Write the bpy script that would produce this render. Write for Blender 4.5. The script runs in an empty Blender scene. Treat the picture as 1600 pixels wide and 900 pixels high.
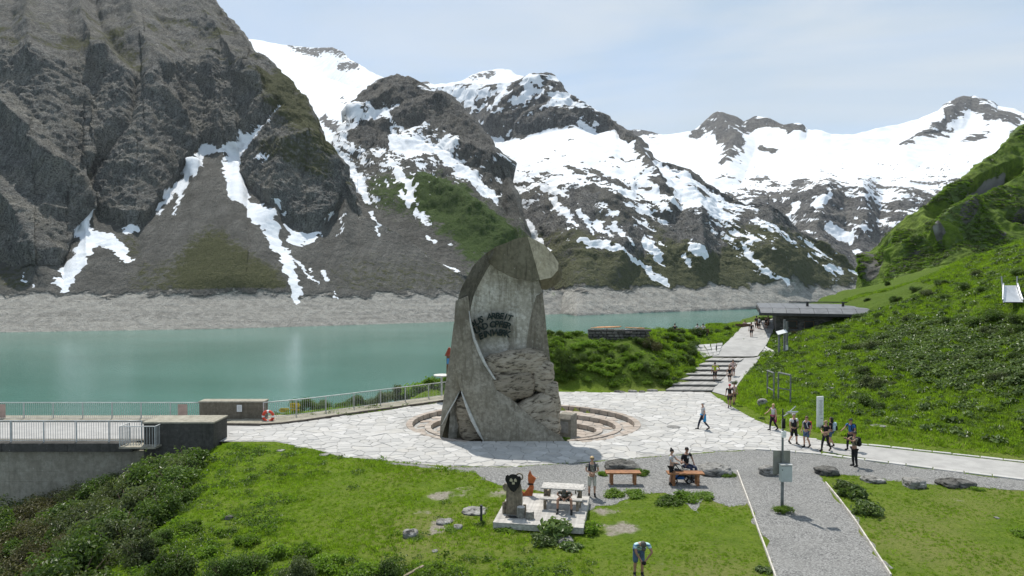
import bpy, bmesh, math, random
import numpy as np
from mathutils import Vector, Matrix, Euler, geometry

SC = bpy.context.scene
COL = SC.collection
random.seed(7)
RNG = np.random.default_rng(11)
R = math.radians

# ------------------------------------------------------------------ camera
CAMZ = 9.8                      # drone height over the plaza, metres
FPX = 1067.0                    # focal length in pixels of a 1600 px wide picture
PITCH = math.atan(20.0 / FPX)
cam_d = bpy.data.cameras.new('camera')
cam_d.sensor_width = 36.0
cam_d.lens = 36.0 * FPX / 1600.0
cam_d.clip_start = 0.1
cam_d.clip_end = 60000.0
cam = bpy.data.objects.new('camera', cam_d)
COL.objects.link(cam)
cam.location = (0, 0, CAMZ)
cam.rotation_euler = (R(90) - PITCH, 0, 0)
SC.camera = cam

# ------------------------------------------------------------------ light
SUN_EL, SUN_AZ = R(60), R(-18)          # azimuth measured from +Y towards +X
sun_dir = Vector((math.sin(SUN_AZ) * math.cos(SUN_EL), math.cos(SUN_AZ) * math.cos(SUN_EL), math.sin(SUN_EL)))
sun_l = bpy.data.lights.new('sun', 'SUN')
sun_l.energy = 3.7
sun_l.angle = R(0.55)
sun_l.color = (1.0, 0.955, 0.88)
sun_o = bpy.data.objects.new('sun', sun_l)
COL.objects.link(sun_o)
sun_o.rotation_euler = sun_dir.to_track_quat('Z', 'Y').to_euler()
sun_o.location = (0, 0, 300)

W = bpy.data.worlds.new('World')
SC.world = W
W.use_nodes = True
wn, wl = W.node_tree.nodes, W.node_tree.links
wn.clear()
w_out = wn.new('ShaderNodeOutputWorld')
w_bg = wn.new('ShaderNodeBackground')
w_sky = wn.new('ShaderNodeTexSky')
w_sky.sky_type = 'NISHITA'
w_sky.sun_disc = False
w_sky.sun_elevation = SUN_EL
w_sky.sun_rotation = SUN_AZ
w_sky.altitude = 2000
w_sky.air_density = 1.0
w_sky.dust_density = 1.2
w_sky.ozone_density = 1.5
w_bg.inputs['Strength'].default_value = 0.15
# thin high cloud: a soft, even veil over the whole sky
w_tc = wn.new('ShaderNodeTexCoord')
w_map = wn.new('ShaderNodeMapping')
w_map.inputs['Scale'].default_value = (1.3, 1.0, 5.0)
w_map.inputs['Location'].default_value = (0.35, 0.2, 0.4)
w_no = wn.new('ShaderNodeTexNoise')
w_no.inputs['Scale'].default_value = 2.2
w_no.inputs['Detail'].default_value = 7
w_no.inputs['Roughness'].default_value = 0.52
w_no.inputs['Distortion'].default_value = 0.6
w_rmp = wn.new('ShaderNodeMapRange')
w_rmp.inputs['From Min'].default_value = 0.40
w_rmp.inputs['From Max'].default_value = 0.72
w_rmp.inputs['To Min'].default_value = 0.74
w_rmp.inputs['To Max'].default_value = 0.95
w_mix = wn.new('ShaderNodeMix')
w_mix.data_type = 'RGBA'
w_mix.inputs['B'].default_value = (2.4, 2.95, 3.5, 1)
wl.new(w_tc.outputs['Generated'], w_map.inputs['Vector'])
wl.new(w_map.outputs['Vector'], w_no.inputs['Vector'])
wl.new(w_no.outputs['Fac'], w_rmp.inputs['Value'])
wl.new(w_rmp.outputs['Result'], w_mix.inputs['Factor'])
wl.new(w_sky.outputs['Color'], w_mix.inputs['A'])
w_n2 = wn.new('ShaderNodeTexNoise')
w_n2.inputs['Scale'].default_value = 1.5
w_n2.inputs['Detail'].default_value = 8
w_n2.inputs['Roughness'].default_value = 0.55
w_n2.inputs['Distortion'].default_value = 1.0
w_m2 = wn.new('ShaderNodeMapping')
w_m2.inputs['Scale'].default_value = (1.0, 1.2, 4.2)
w_m2.inputs['Location'].default_value = (1.7, 0.6, 0.9)
w_r2 = wn.new('ShaderNodeMapRange')
w_r2.inputs['From Min'].default_value = 0.45
w_r2.inputs['From Max'].default_value = 0.75
w_r2.inputs['To Max'].default_value = 0.6
w_x2 = wn.new('ShaderNodeMix')
w_x2.data_type = 'RGBA'
w_x2.inputs['B'].default_value = (3.7, 3.85, 3.95, 1)
wl.new(w_tc.outputs['Generated'], w_m2.inputs['Vector'])
wl.new(w_m2.outputs['Vector'], w_n2.inputs['Vector'])
wl.new(w_n2.outputs['Fac'], w_r2.inputs['Value'])
wl.new(w_r2.outputs['Result'], w_x2.inputs['Factor'])
wl.new(w_mix.outputs['Result'], w_x2.inputs['A'])
wl.new(w_x2.outputs['Result'], w_bg.inputs['Color'])
wl.new(w_bg.outputs['Background'], w_out.inputs['Surface'])

SC.view_settings.view_transform = 'Standard'
SC.view_settings.look = 'None'
SC.view_settings.exposure = 0.5
SC.view_settings.gamma = 1.0
SC.render.engine = 'CYCLES'
SC.cycles.use_denoising = True
SC.cycles.max_bounces = 6
SC.cycles.diffuse_bounces = 3
SC.cycles.transparent_max_bounces = 12
SC.cycles.volume_bounces = 1

# ------------------------------------------------------------------ helpers
def ray(px, py):
    """world ray through a photo pixel, scaled so that its forward (Y) component is 1"""
    a = (np.asarray(px, float) - 800.0) / FPX
    b = (450.0 - np.asarray(py, float)) / FPX
    c, s = math.cos(PITCH), math.sin(PITCH)
    ry = c + b * s
    rz = -s + b * c
    return a / ry, rz / ry

def G(px, py, z=0.0):
    """the point of height z seen at a pixel"""
    rx, rz = ray(px, py)
    d = (z - CAMZ) / rz
    return Vector((float(rx * d), float(d), z))

def AT(px, py, d):
    """the point at forward distance d seen at a pixel"""
    rx, rz = ray(px, py)
    return Vector((float(rx * d), float(d), float(CAMZ + rz * d)))

def PXS(d):
    return d / FPX          # metres per photo pixel at distance d

_perm = np.random.default_rng(3).permutation(256)
_perm = np.concatenate([_perm, _perm, _perm]).astype(np.int64)
_g = np.array([[1,1,0],[-1,1,0],[1,-1,0],[-1,-1,0],[1,0,1],[-1,0,1],[1,0,-1],[-1,0,-1],
               [0,1,1],[0,-1,1],[0,1,-1],[0,-1,-1],[1,1,0],[-1,1,0],[0,-1,1],[0,-1,-1]], float)

def perlin(x, y, z):
    x, y, z = np.broadcast_arrays(np.asarray(x, float), np.asarray(y, float), np.asarray(z, float))
    xi, yi, zi = np.floor(x), np.floor(y), np.floor(z)
    xf, yf, zf = x - xi, y - yi, z - zi
    xi, yi, zi = xi.astype(np.int64) & 255, yi.astype(np.int64) & 255, zi.astype(np.int64) & 255
    u, v, w = (t * t * t * (t * (t * 6 - 15) + 10) for t in (xf, yf, zf))
    def corner(i, j, k):
        h = _perm[_perm[_perm[xi + i] + yi + j] + zi + k] & 15
        g = _g[h]
        return g[..., 0] * (xf - i) + g[..., 1] * (yf - j) + g[..., 2] * (zf - k)
    x00 = corner(0,0,0) * (1-u) + corner(1,0,0) * u
    x10 = corner(0,1,0) * (1-u) + corner(1,1,0) * u
    x01 = corner(0,0,1) * (1-u) + corner(1,0,1) * u
    x11 = corner(0,1,1) * (1-u) + corner(1,1,1) * u
    return (x00 * (1-v) + x10 * v) * (1-w) + (x01 * (1-v) + x11 * v) * w

def fbm(x, y, z, octaves=4, gain=0.5, ridged=False):
    t, a, f, n = 0.0, 1.0, 1.0, 0.0
    for o in range(octaves):
        p = perlin(x * f + 17.3 * o, y * f - 9.1 * o, z * f + 5.7 * o)
        if ridged:
            p = 1.0 - 2.2 * np.abs(p)
        t = t + a * p
        n += a
        a *= gain
        f *= 2.03
    return t / n

def smooth(e0, e1, x):
    t = np.clip((x - e0) / (e1 - e0 + 1e-12), 0, 1)
    return t * t * (3 - 2 * t)

def curve(pts):
    xs = np.array([p[0] for p in pts], float)
    ys = np.array([p[1] for p in pts], float)
    return lambda x: np.interp(x, xs, ys)

def seg_dist(px, py, a, b):
    """distance to a segment and the position along it"""
    vx, vy = b[0] - a[0], b[1] - a[1]
    L = vx * vx + vy * vy + 1e-12
    t = np.clip(((px - a[0]) * vx + (py - a[1]) * vy) / L, 0, 1)
    return np.hypot(px - a[0] - t * vx, py - a[1] - t * vy), t

def poly_inside(x, y, poly):
    ins = np.zeros(np.shape(x), bool)
    n = len(poly)
    for i in range(n):
        x0, y0 = poly[i][0], poly[i][1]
        x1, y1 = poly[(i + 1) % n][0], poly[(i + 1) % n][1]
        if y0 == y1:
            continue
        c = ((y0 > y) != (y1 > y)) & (x < (x1 - x0) * (y - y0) / (y1 - y0) + x0)
        ins ^= c
    return ins

def poly_dist(x, y, poly, closed=True):
    d = np.full(np.shape(x), 1e9)
    n = len(poly)
    for i in range(n if closed else n - 1):
        s, _ = seg_dist(x, y, poly[i], poly[(i + 1) % n])
        d = np.minimum(d, s)
    return d

def poly_sd(x, y, poly):
    """signed distance, positive inside"""
    d = poly_dist(x, y, poly)
    return np.where(poly_inside(x, y, poly), d, -d)

class MB:
    """collects shapes into one mesh"""
    def __init__(s):
        s.v, s.f, s.m = [], [], []
    def add(s, verts, faces, mi=0):
        o = len(s.v)
        s.v.extend([tuple(q) for q in verts])
        for f in faces:
            s.f.append(tuple(i + o for i in f)); s.m.append(mi)
        return s
    def box(s, c, d, rot=None, mi=0, bev=0.0):
        hx, hy, hz = d[0] / 2, d[1] / 2, d[2] / 2
        if bev > 0:
            bm = bmesh.new()
            bmesh.ops.create_cube(bm, size=1)
            bmesh.ops.scale(bm, vec=d, verts=bm.verts)
            bmesh.ops.bevel(bm, geom=bm.edges[:], offset=bev, segments=1, affect='EDGES')
            vs = [v.co.copy() for v in bm.verts]
            bm.verts.index_update()
            fs = [tuple(v.index for v in f.verts) for f in bm.faces]
            bm.free()
        else:
            vs = [Vector((x, y, z)) for x in (-hx, hx) for y in (-hy, hy) for z in (-hz, hz)]
            fs = [(0,1,3,2), (4,6,7,5), (0,4,5,1), (2,3,7,6), (0,2,6,4), (1,5,7,3)]
        M = rot.to_matrix() if isinstance(rot, Euler) else (Euler(rot).to_matrix() if rot is not None else None)
        c = Vector(c)
        vs = [(M @ v if M else v) + c for v in vs]
        return s.add(vs, fs, mi)
    def tube(s, pts, rad, n=8, mi=0, cap=True, sx=1.0):
        pts = [Vector(p) for p in pts]
        if not hasattr(rad, '__len__'):
            rad = [rad] * len(pts)
        rings = []
        up = None
        for i, p in enumerate(pts):
            t = (pts[min(i + 1, len(pts) - 1)] - pts[max(i - 1, 0)]).normalized()
            if up is None:
                up = Vector((0, 0, 1)) if abs(t.z) < 0.9 else Vector((1, 0, 0))
            a = t.cross(up)
            a = a.normalized() if a.length > 1e-6 else t.orthogonal().normalized()
            b = a.cross(t).normalized()
            up = b
            rings.append([p + (a * math.cos(2*math.pi*k/n) * sx + b * math.sin(2*math.pi*k/n)) * rad[i] for k in range(n)])
        vs = [q for r in rings for q in r]
        fs = []
        for i in range(len(rings) - 1):
            for k in range(n):
                k2 = (k + 1) % n
                fs.append((i*n + k, i*n + k2, (i+1)*n + k2, (i+1)*n + k))
        if cap:
            fs.append(tuple(range(n))[::-1])
            fs.append(tuple((len(rings)-1)*n + k for k in range(n)))
        return s.add(vs, fs, mi)
    def prism(s, poly, z0, z1, mi=0, M=None):
        n = len(poly)
        vs = [Vector((p[0], p[1], z0)) for p in poly] + [Vector((p[0], p[1], z1)) for p in poly]
        if M is not None:
            vs = [M @ v for v in vs]
        fs = [(i, (i+1) % n, n + (i+1) % n, n + i) for i in range(n)]
        tris = geometry.tessellate_polygon([[Vector((p[0], p[1], 0)) for p in poly]])
        for t in tris:
            fs.append((n + t[0], n + t[1], n + t[2]))
            fs.append((t[2], t[1], t[0]))
        return s.add(vs, fs, mi)
    def grid(s, P, mi=0, flip=False, wrap=False):
        """P[r][c] points"""
        r, c = len(P), len(P[0])
        vs = [q for row in P for q in row]
        fs = []
        for i in range(r - 1):
            for k in range(c if wrap else c - 1):
                k2 = (k + 1) % c
                q = (i*c + k, i*c + k2, (i+1)*c + k2, (i+1)*c + k)
                fs.append(q[::-1] if flip else q)
        return s.add(vs, fs, mi)
    def mesh(s, name, mat=None, smooth=False, fixn=True):
        me = bpy.data.meshes.new(name)
        me.from_pydata(s.v, [], s.f)
        mats = mat if isinstance(mat, (list, tuple)) else [mat]
        for m in mats:
            if m is not None:
                me.materials.append(m)
        if any(s.m):
            me.polygons.foreach_set('material_index', s.m)
        if fixn:
            bm = bmesh.new(); bm.from_mesh(me)
            bmesh.ops.recalc_face_normals(bm, faces=bm.faces[:])
            bm.to_mesh(me); bm.free()
        if smooth:
            me.polygons.foreach_set('use_smooth', [True] * len(me.polygons))
        me.update()
        return me
    def build(s, name, mat=None, parent=None, smooth=False, fixn=True, loc=None):
        return link(name, s.mesh(name, mat, smooth, fixn), parent, loc)

def link(name, me, parent=None, loc=None, rot=None):
    o = bpy.data.objects.new(name, me)
    COL.objects.link(o)
    if parent is not None:
        o.parent = parent
    if loc is not None:
        o.location = loc
    if rot is not None:
        o.rotation_euler = rot
    return o

def tag(o, label, cat, group=None):
    o['label'] = label
    o['category'] = cat
    if group:
        o['group'] = group
    return o

def thing(name, label, cat, loc=(0, 0, 0), rotz=0.0, group=None):
    o = bpy.data.objects.new(name, None)
    o.empty_display_size = 0.2
    COL.objects.link(o)
    o.location = loc
    o.rotation_euler = (0, 0, rotz)
    return tag(o, label, cat, group)

def kind(o, k):
    o['kind'] = k
    return o

def copy_tree(o, parent=None):
    c = o.copy()
    COL.objects.link(c)
    if parent is not None:
        c.parent = parent
    for ch in list(o.children):
        copy_tree(ch, c)
    return c

# ---- materials
def new_mat(name):
    m = bpy.data.materials.new(name)
    m.use_nodes = True
    nt = m.node_tree
    b = nt.nodes['Principled BSDF']
    return m, nt, b

class NT:
    """small node-graph writer"""
    def __init__(s, nt):
        s.nt = nt
    def n(s, t, **kw):
        nd = s.nt.nodes.new(t)
        for k, v in kw.items():
            setattr(nd, k, v)
        return nd
    def l(s, a, b):
        s.nt.links.new(a, b)
    def noise(s, scale, detail=4, rough=0.55, vec=None, dist=0.0):
        nd = s.n('ShaderNodeTexNoise')
        nd.inputs['Scale'].default_value = scale
        nd.inputs['Detail'].default_value = detail
        nd.inputs['Roughness'].default_value = rough
        nd.inputs['Distortion'].default_value = dist
        if vec is not None:
            s.l(vec, nd.inputs['Vector'])
        return nd.outputs['Fac']
    def rng(s, v, a, b, c=0.0, d=1.0, smooth=True):
        nd = s.n('ShaderNodeMapRange')
        nd.interpolation_type = 'SMOOTHSTEP' if smooth else 'LINEAR'
        s.l(v, nd.inputs['Value'])
        for k, x in zip(('From Min', 'From Max', 'To Min', 'To Max'), (a, b, c, d)):
            nd.inputs[k].default_value = x
        return nd.outputs['Result']
    def math(s, op, a, b=None):
        nd = s.n('ShaderNodeMath', operation=op)
        for i, x in enumerate((a, b)):
            if x is None:
                continue
            if isinstance(x, (int, float)):
                nd.inputs[i].default_value = x
            else:
                s.l(x, nd.inputs[i])
        return nd.outputs[0]
    def mix(s, f, a, b, blend='MIX'):
        nd = s.n('ShaderNodeMix', data_type='RGBA', blend_type=blend)
        for key, x in (('Factor', f), ('A', a), ('B', b)):
            if isinstance(x, (int, float)):
                nd.inputs[key].default_value = x
            elif isinstance(x, tuple):
                nd.inputs[key].default_value = (*x[:3], 1)
            else:
                s.l(x, nd.inputs[key])
        return nd.outputs['Result']
    def mapping(s, vec, scale=(1, 1, 1), rot=(0, 0, 0)):
        nd = s.n('ShaderNodeMapping')
        nd.inputs['Scale'].default_value = scale
        nd.inputs['Rotation'].default_value = rot
        s.l(vec, nd.inputs['Vector'])
        return nd.outputs['Vector']
    def bump(s, h, strength=0.3, dist=0.05, b=None):
        nd = s.n('ShaderNodeBump')
        nd.inputs['Strength'].default_value = strength
        nd.inputs['Distance'].default_value = dist
        s.l(h, nd.inputs['Height'])
        if b is not None:
            s.l(nd.outputs['Normal'], b.inputs['Normal'])
        return nd.outputs['Normal']
    def pos(s):
        return s.n('ShaderNodeNewGeometry').outputs['Position']
    def obj(s):
        return s.n('ShaderNodeTexCoord').outputs['Object']
    def rand(s):
        return s.n('ShaderNodeObjectInfo').outputs['Random']
    def attr(s, name):
        return s.n('ShaderNodeAttribute', attribute_name=name)

def simple(name, col, rough=0.7, var=0.25, scale=6.0, metal=0.0, bump=0.0, bscale=30.0, rnd=0.0, spec=0.3):
    """a surface of one colour with uneven tone, wear and fine relief"""
    m, nt, b = new_mat(name)
    q = NT(nt)
    v = q.obj()
    f = q.noise(scale, 5, 0.6, v)
    dark = tuple(c * (1 - var) for c in col)
    light = tuple(min(1, c * (1 + var)) for c in col)
    c = q.mix(q.rng(f, 0.3, 0.7), dark, light)
    if rnd > 0:
        k = q.rng(q.rand(), 0, 1, 1 - rnd, 1 + rnd, False)
        cc = q.n('ShaderNodeCombineColor')
        for i in range(3):
            q.l(k, cc.inputs[i])
        c = q.mix(1.0, c, cc.outputs[0], 'MULTIPLY')
    q.l(c, b.inputs['Base Color'])
    b.inputs['Roughness'].default_value = rough
    b.inputs['Metallic'].default_value = metal
    b.inputs['Specular IOR Level'].default_value = spec
    if bump > 0:
        q.bump(q.noise(bscale, 5, 0.65, v), bump, 0.03, b)
    return m
# ================================================================== mountains
LAKE_Z = -32.0

def paint(px, py, strokes, soft=0.35):
    """mask (0..1) of brush strokes; each stroke is a polyline of (x, y, half width)"""
    m = np.zeros(px.shape)
    for st in strokes:
        if len(st) == 1:
            st = [st[0], (st[0][0] + 0.1, st[0][1], st[0][2])]
        for a, b in zip(st[:-1], st[1:]):
            d, t = seg_dist(px, py, a, b)
            w = a[2] + (b[2] - a[2]) * t
            m = np.maximum(m, 1 - smooth(w * (1 - soft), w * (1 + soft) + 0.3, d))
    return m

def sheet(name, px0, px1, step, y0, d0, lines, relief, back=(400, 250), row=1.9):
    """terrain from the shore upwards: each line is (height in view, slope of the ground leading up to it)"""
    px = np.arange(px0, px1 + 0.1, step)
    n = len(px)
    Yl = [y0(px)]
    rx, rz = ray(px, Yl[0])
    D = [d0(px)]
    Z = [CAMZ + rz * D[0]]
    for (yl, sl) in lines:
        y = yl(px)
        y = np.minimum(y, Yl[-1] - 0.6)
        s = sl(px) if callable(sl) else np.full(n, sl)
        _, rz = ray(px, y)
        s = np.maximum(s, rz + 0.08)
        d = (CAMZ - Z[-1] + s * D[-1]) / (s - rz)
        d = np.clip(d, D[-1] + 2, 9000)
        k = 9
        dp = np.pad(d, k, mode='edge')
        d = np.convolve(dp, np.ones(2*k+1) / (2*k+1), 'valid')
        d = np.maximum(d, D[-1] + 1)
        Yl.append(y); D.append(d); Z.append(CAMZ + rz * d)
    rowsP = []
    for i in range(len(lines)):
        m = max(4, int(np.max(Yl[i] - Yl[i+1]) / row))
        for t in (np.arange(m) / m):
            rowsP.append(((1-t) * D[i] + t * D[i+1], (1-t) * Z[i] + t * Z[i+1]))
    rowsP.append((D[-1], Z[-1]))
    ntop = len(rowsP)
    for t in (0.25, 1.0):
        rowsP.append((D[-1] + back[0] * t, Z[-1] - back[1] * t))
    Yw = np.array([r[0] for r in rowsP]); Zw = np.array([r[1] for r in rowsP])
    # column direction stays that of the pixel column
    Xw = ((px - 800.0) / FPX)[None, :] * Yw * 1.0
    PX = np.repeat(px[None, :], len(rowsP), 0)
    PY = 430.0 - (Zw - CAMZ) / Yw * FPX
    P = np.stack([Xw, Yw, Zw], -1)
    du = np.gradient(P, axis=1); dv = np.gradient(P, axis=0)
    N = np.cross(du, dv)
    N /= np.linalg.norm(N, axis=-1, keepdims=True) + 1e-9
    disp = relief(PX, PY, Xw, Yw, Zw)
    disp[0] *= 0
    P = P + N * disp[..., None]
    return P, PX, PY

def sheet_mesh(name, P, attrs, mat):
    r, c = P.shape[:2]
    me = bpy.data.meshes.new(name)
    idx = np.arange(r * c).reshape(r, c)
    q = np.stack([idx[:-1, :-1], idx[:-1, 1:], idx[1:, 1:], idx[1:, :-1]], -1).reshape(-1, 4)
    me.vertices.add(r * c)
    me.vertices.foreach_set('co', P.reshape(-1).astype(np.float32))
    me.loops.add(len(q) * 4)
    me.loops.foreach_set('vertex_index', q.reshape(-1).astype(np.int32))
    me.polygons.add(len(q))
    me.polygons.foreach_set('loop_start', (np.arange(len(q)) * 4).astype(np.int32))
    me.update(calc_edges=True)
    a = me.color_attributes.new('cover', 'FLOAT_COLOR', 'POINT')
    buf = np.ones((r * c, 4), np.float32)
    for i, k in enumerate(attrs):
        buf[:, i] = k.reshape(-1)
    a.data.foreach_set('color', buf.reshape(-1))
    me.materials.append(mat)
    o = link(name, me)
    return kind(o, 'structure')

def mountain_mat(name, unit, rock_a, rock_b, scree_a, scree_b, grass_a, grass_b, bump=0.6, strata=(0.25, 0.5)):
    """cover.r = snow, cover.g = grass, cover.b = solid rock (else scree), cover.a = pale washed shore gravel"""
    m, nt, b = new_mat(name)
    q = NT(nt)
    p = q.pos()
    at = q.attr('cover')
    sp = q.n('ShaderNodeSeparateColor')
    q.l(at.outputs['Color'], sp.inputs[0])
    sn, gr, rk = sp.outputs
    sh = at.outputs['Alpha']
    n_big = q.noise(0.35 / unit, 5, 0.6, p)
    n_mid = q.noise(1.6 / unit, 6, 0.65, p)
    n_fin = q.noise(6.0 / unit, 5, 0.7, p)
    st = q.mapping(p, (1.9, 0.6, 0.55), (strata[0], strata[1], 0.2))
    n_str = q.noise(1.1 / unit, 6, 0.68, st, 0.6)
    rock = q.mix(q.rng(n_str, 0.34, 0.66), rock_a, rock_b)
    rock = q.mix(q.rng(n_big, 0.42, 0.66, 0, 0.55), rock, tuple(c * f for c, f in zip(rock_b, (1.16, 1.10, 0.98))))
    rock = q.mix(q.rng(n_fin, 0.30, 0.58, 0, 1.0), tuple(c * 0.28 for c in rock_a), rock)
    rock = q.mix(q.rng(q.noise(3.0 / unit, 4, 0.6, q.mapping(p, (1.6, 0.7, 0.5), (0.3, -0.5, 0.2))), 0.56, 0.68, 0, 0.55), rock, tuple(c * 1.45 for c in rock_b))
    n_run = q.noise(1.0, 5, 0.6, q.mapping(p, (1.6 / unit, 0.16 / unit, 0.16 / unit)))
    scree = q.mix(q.rng(n_fin, 0.3, 0.7), scree_a, scree_b)
    scree = q.mix(q.rng(n_run, 0.4, 0.68, 0, 0.55), scree, tuple(c * 1.25 for c in scree_b))
    n_gra = q.noise(14.0 / unit, 3, 0.7, p)
    scree = q.mix(q.rng(n_gra, 0.34, 0.46, 0.85, 0), scree, tuple(c * 0.25 for c in scree_a))
    scree = q.mix(q.rng(n_gra, 0.60, 0.70, 0, 0.6), scree, tuple(c * 1.6 for c in scree_b))
    scree = q.mix(q.rng(n_big, 0.4, 0.65, 0, 0.6), scree, tuple(c * 0.75 for c in scree_a))
    base = q.mix(q.rng(q.math('ADD', rk, q.math('MULTIPLY', q.math('SUBTRACT', n_mid, 0.5), 0.8)), 0.4, 0.6), scree, rock)
    shore = q.mix(q.rng(n_mid, 0.3, 0.7), (0.215, 0.207, 0.188), (0.36, 0.35, 0.32))
    shore = q.mix(q.rng(q.noise(11.0 / unit, 3, 0.7, p), 0.34, 0.46, 0.85, 0), shore, (0.075, 0.072, 0.066))
    shore = q.mix(q.rng(q.noise(0.42, 4, 0.7, q.mapping(p, (0.02, 0.02, 1.0))), 0.42, 0.62, 0, 0.38), shore, (0.40, 0.385, 0.345))
    base = q.mix(q.rng(q.math('ADD', sh, q.math('MULTIPLY', q.math('SUBTRACT', n_mid, 0.5), 0.5)), 0.35, 0.65), base, shore)
    grass = q.mix(q.rng(n_fin, 0.3, 0.7), grass_a, grass_b)
    g_f = q.rng(q.math('ADD', gr, q.math('MULTIPLY', q.math('SUBTRACT', q.math('ADD', q.math('MULTIPLY', n_mid, .6), q.math('MULTIPLY', n_fin, .4)), 0.5), 1.7)), 0.36, 0.66)
    base = q.mix(g_f, base, grass)
    n_sn = q.noise(2.6 / unit, 6, 0.68, q.mapping(p, (0.8, 0.8, 1.6), (0.2, 0.35, 0)))
    s_f = q.rng(q.math('ADD', q.math('ADD', sn, q.math('MULTIPLY', q.math('SUBTRACT', n_fin, 0.5), 0.5)), q.math('MULTIPLY', q.math('SUBTRACT', n_sn, 0.5), 1.1)), 0.45, 0.55)
    snow = q.mix(q.rng(n_big, 0.35, 0.7), (0.70, 0.735, 0.78), (0.82, 0.835, 0.85))
    snow = q.mix(q.rng(q.noise(0.8 / unit, 6, 0.7, q.mapping(p, (0.5, 0.5, 1.8), (0.1, 0.4, 0))), 0.5, 0.72, 0, 0.6), snow, (0.56, 0.585, 0.62))
    base = q.mix(s_f, base, snow)
    q.l(base, b.inputs['Base Color'])
    b.inputs['Roughness'].default_value = 0.9
    b.inputs['Specular IOR Level'].default_value = 0.1
    h = q.math('ADD', q.math('ADD', q.math('MULTIPLY', n_str, 1.0), q.math('MULTIPLY', n_mid, 0.9)), q.math('MULTIPLY', n_fin, 0.6))
    h = q.math('MULTIPLY', h, q.math('SUBTRACT', 1.0, q.math('MULTIPLY', s_f, 0.93)))
    h = q.math('MULTIPLY', h, q.math('SUBTRACT', 1.0, q.math('MULTIPLY', sh, 0.75)))
    q.bump(h, min(1.0, bump * 1.2), unit * 0.9, b)
    return m

def warp(PX, PY, X, Y, Z, s, a):
    """pixel coordinates shaken by noise so that painted edges run ragged"""
    w1 = fbm(X / s, Y / s, Z / s, 4, 0.6); w2 = fbm(X / s + 40, Y / s - 13, Z / s + 7, 4, 0.6)
    return PX + a * w1 * 2, PY + a * w2 * 2

# ---------------------------------------------------------------- left rock massif with its scree cones
shore_y = curve([(-250, 530), (0, 522), (350, 516), (520, 511), (700, 505), (900, 495), (1170, 483), (1330, 478), (1500, 477)])
def shore_d(px):
    _, rz = ray(px, shore_y(px))
    return (LAKE_Z - 1.0 - CAMZ) / rz
veg_y = curve([(-250, 460), (0, 457), (300, 458), (520, 461), (700, 458), (900, 451), (1100, 448), (1330, 445), (1450, 480)])

base1 = curve([(-250, 400), (-60, 400), (0, 410), (60, 428), (100, 412), (120, 365), (135, 338), (175, 345), (215, 366), (240, 335), (270, 292), (305, 242), (345, 238), (372, 246),
               (385, 290), (440, 342), (480, 364), (510, 357), (540, 305), (560, 340), (620, 366), (700, 424), (760, 452), (800, 456)])
ctop1 = curve([(-250, 70), (0, 80), (60, 98), (110, 105), (165, 95), (195, 112), (225, 124), (250, 112), (275, 104), (300, 92), (330, 100), (400, 128), (440, 178), (480, 225), (515, 250), (545, 290), (560, 338), (620, 364), (700, 423), (800, 455)])
top1 = curve([(-250, -140), (100, -130), (220, -90), (290, -45), (333, -2), (352, 24), (379, 52), (393, 79), (422, 98), (441, 117), (460, 141), (477, 153), (488, 179), (493, 198), (503, 212),
              (522, 238), (538, 268), (546, 292), (565, 338), (620, 363), (700, 421), (760, 449), (800, 454)])
RIDGES1 = [  # (polyline, width px, height m): spurs of the face; negative = gullies
    ([(20, 178), (48, 215), (75, 262), (110, 305), (130, 335)], 26, 16),
    ([(220, 128), (205, 190), (170, 240), (128, 292)], 16, -15),
    ([(228, 124), (255, 165), (285, 215), (300, 262)], 24, 13),
    ([(130, 160), (150, 215), (120, 290)], 22, 9),
    ([(435, 170), (398, 208), (369, 240)], 14, -12),
    ([(60, 105), (50, 40), (60, -40)], 26, 12),
    ([(165, 98), (130, 40), (115, -30)], 24, 14),
    ([(225, 122), (185, 80), (160, 40), (150, -20)], 16, -8),
    ([(250, 110), (215, 50), (200, -30)], 22, 12),
    ([(300, 92), (260, 40), (240, -40)], 20, -8),
    ([(398, 128), (340, 60), (300, 10)], 24, 13),
    ([(480, 225), (455, 240), (440, 300), (430, 345)], 30, 14),
    ([(330, 100), (345, 160), (350, 235)], 26, 9),
    ([(0, 300), (40, 345), (60, 420)], 30, 12),
]
def relief1(PX, PY, X, Y, Z):
    cliff = np.clip(smooth(0, 22, base1(PX) - PY), 0, 1)
    upper = smooth(0, 30, ctop1(PX) - PY)
    d = fbm(X / 70, Y / 70, Z / 130, 5, 0.55, True) * 8 * cliff
    d += fbm(X / 22 + Z / 60, Y / 22, Z / 30 - X / 50, 4, 0.62, True) * 3.6 * cliff * (1 - 0.5 * upper)
    d += fbm(X / 7 + Z / 16, Y / 7, Z / 8 - X / 14, 3, 0.65, True) * 1.9 * cliff * (1 - 0.45 * upper)
    d += fbm(X / 26, Y / 90, Z / 90, 3, 0.5) * 2.6 * (1 - cliff) * smooth(455, 420, PY)
    d += fbm(X / 7, Y / 7, Z / 7, 3, 0.6) * (0.3 + 0.6 * smooth(470, 445, PY))
    for pl, w, h in RIDGES1:
        dm = np.full(PX.shape, 1e9)
        wx = PX + 7 * fbm(X / 60, Y / 60, Z / 60, 3)
        for a, b in zip(pl[:-1], pl[1:]):
            s, _ = seg_dist(wx, PY, a, b)
            dm = np.minimum(dm, s)
        d += h * np.clip(1 - dm / w, 0, 1) ** 1.2
    # the cones bulge outwards under their gullies
    d += 9 * np.clip(1 - np.abs(PX - 345 - (PY - 240) * 0.10) / (40 + (PY - 240) * 0.45).clip(20), 0, 1) * smooth(235, 300, PY) * smooth(470, 440, PY)
    return d
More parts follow.
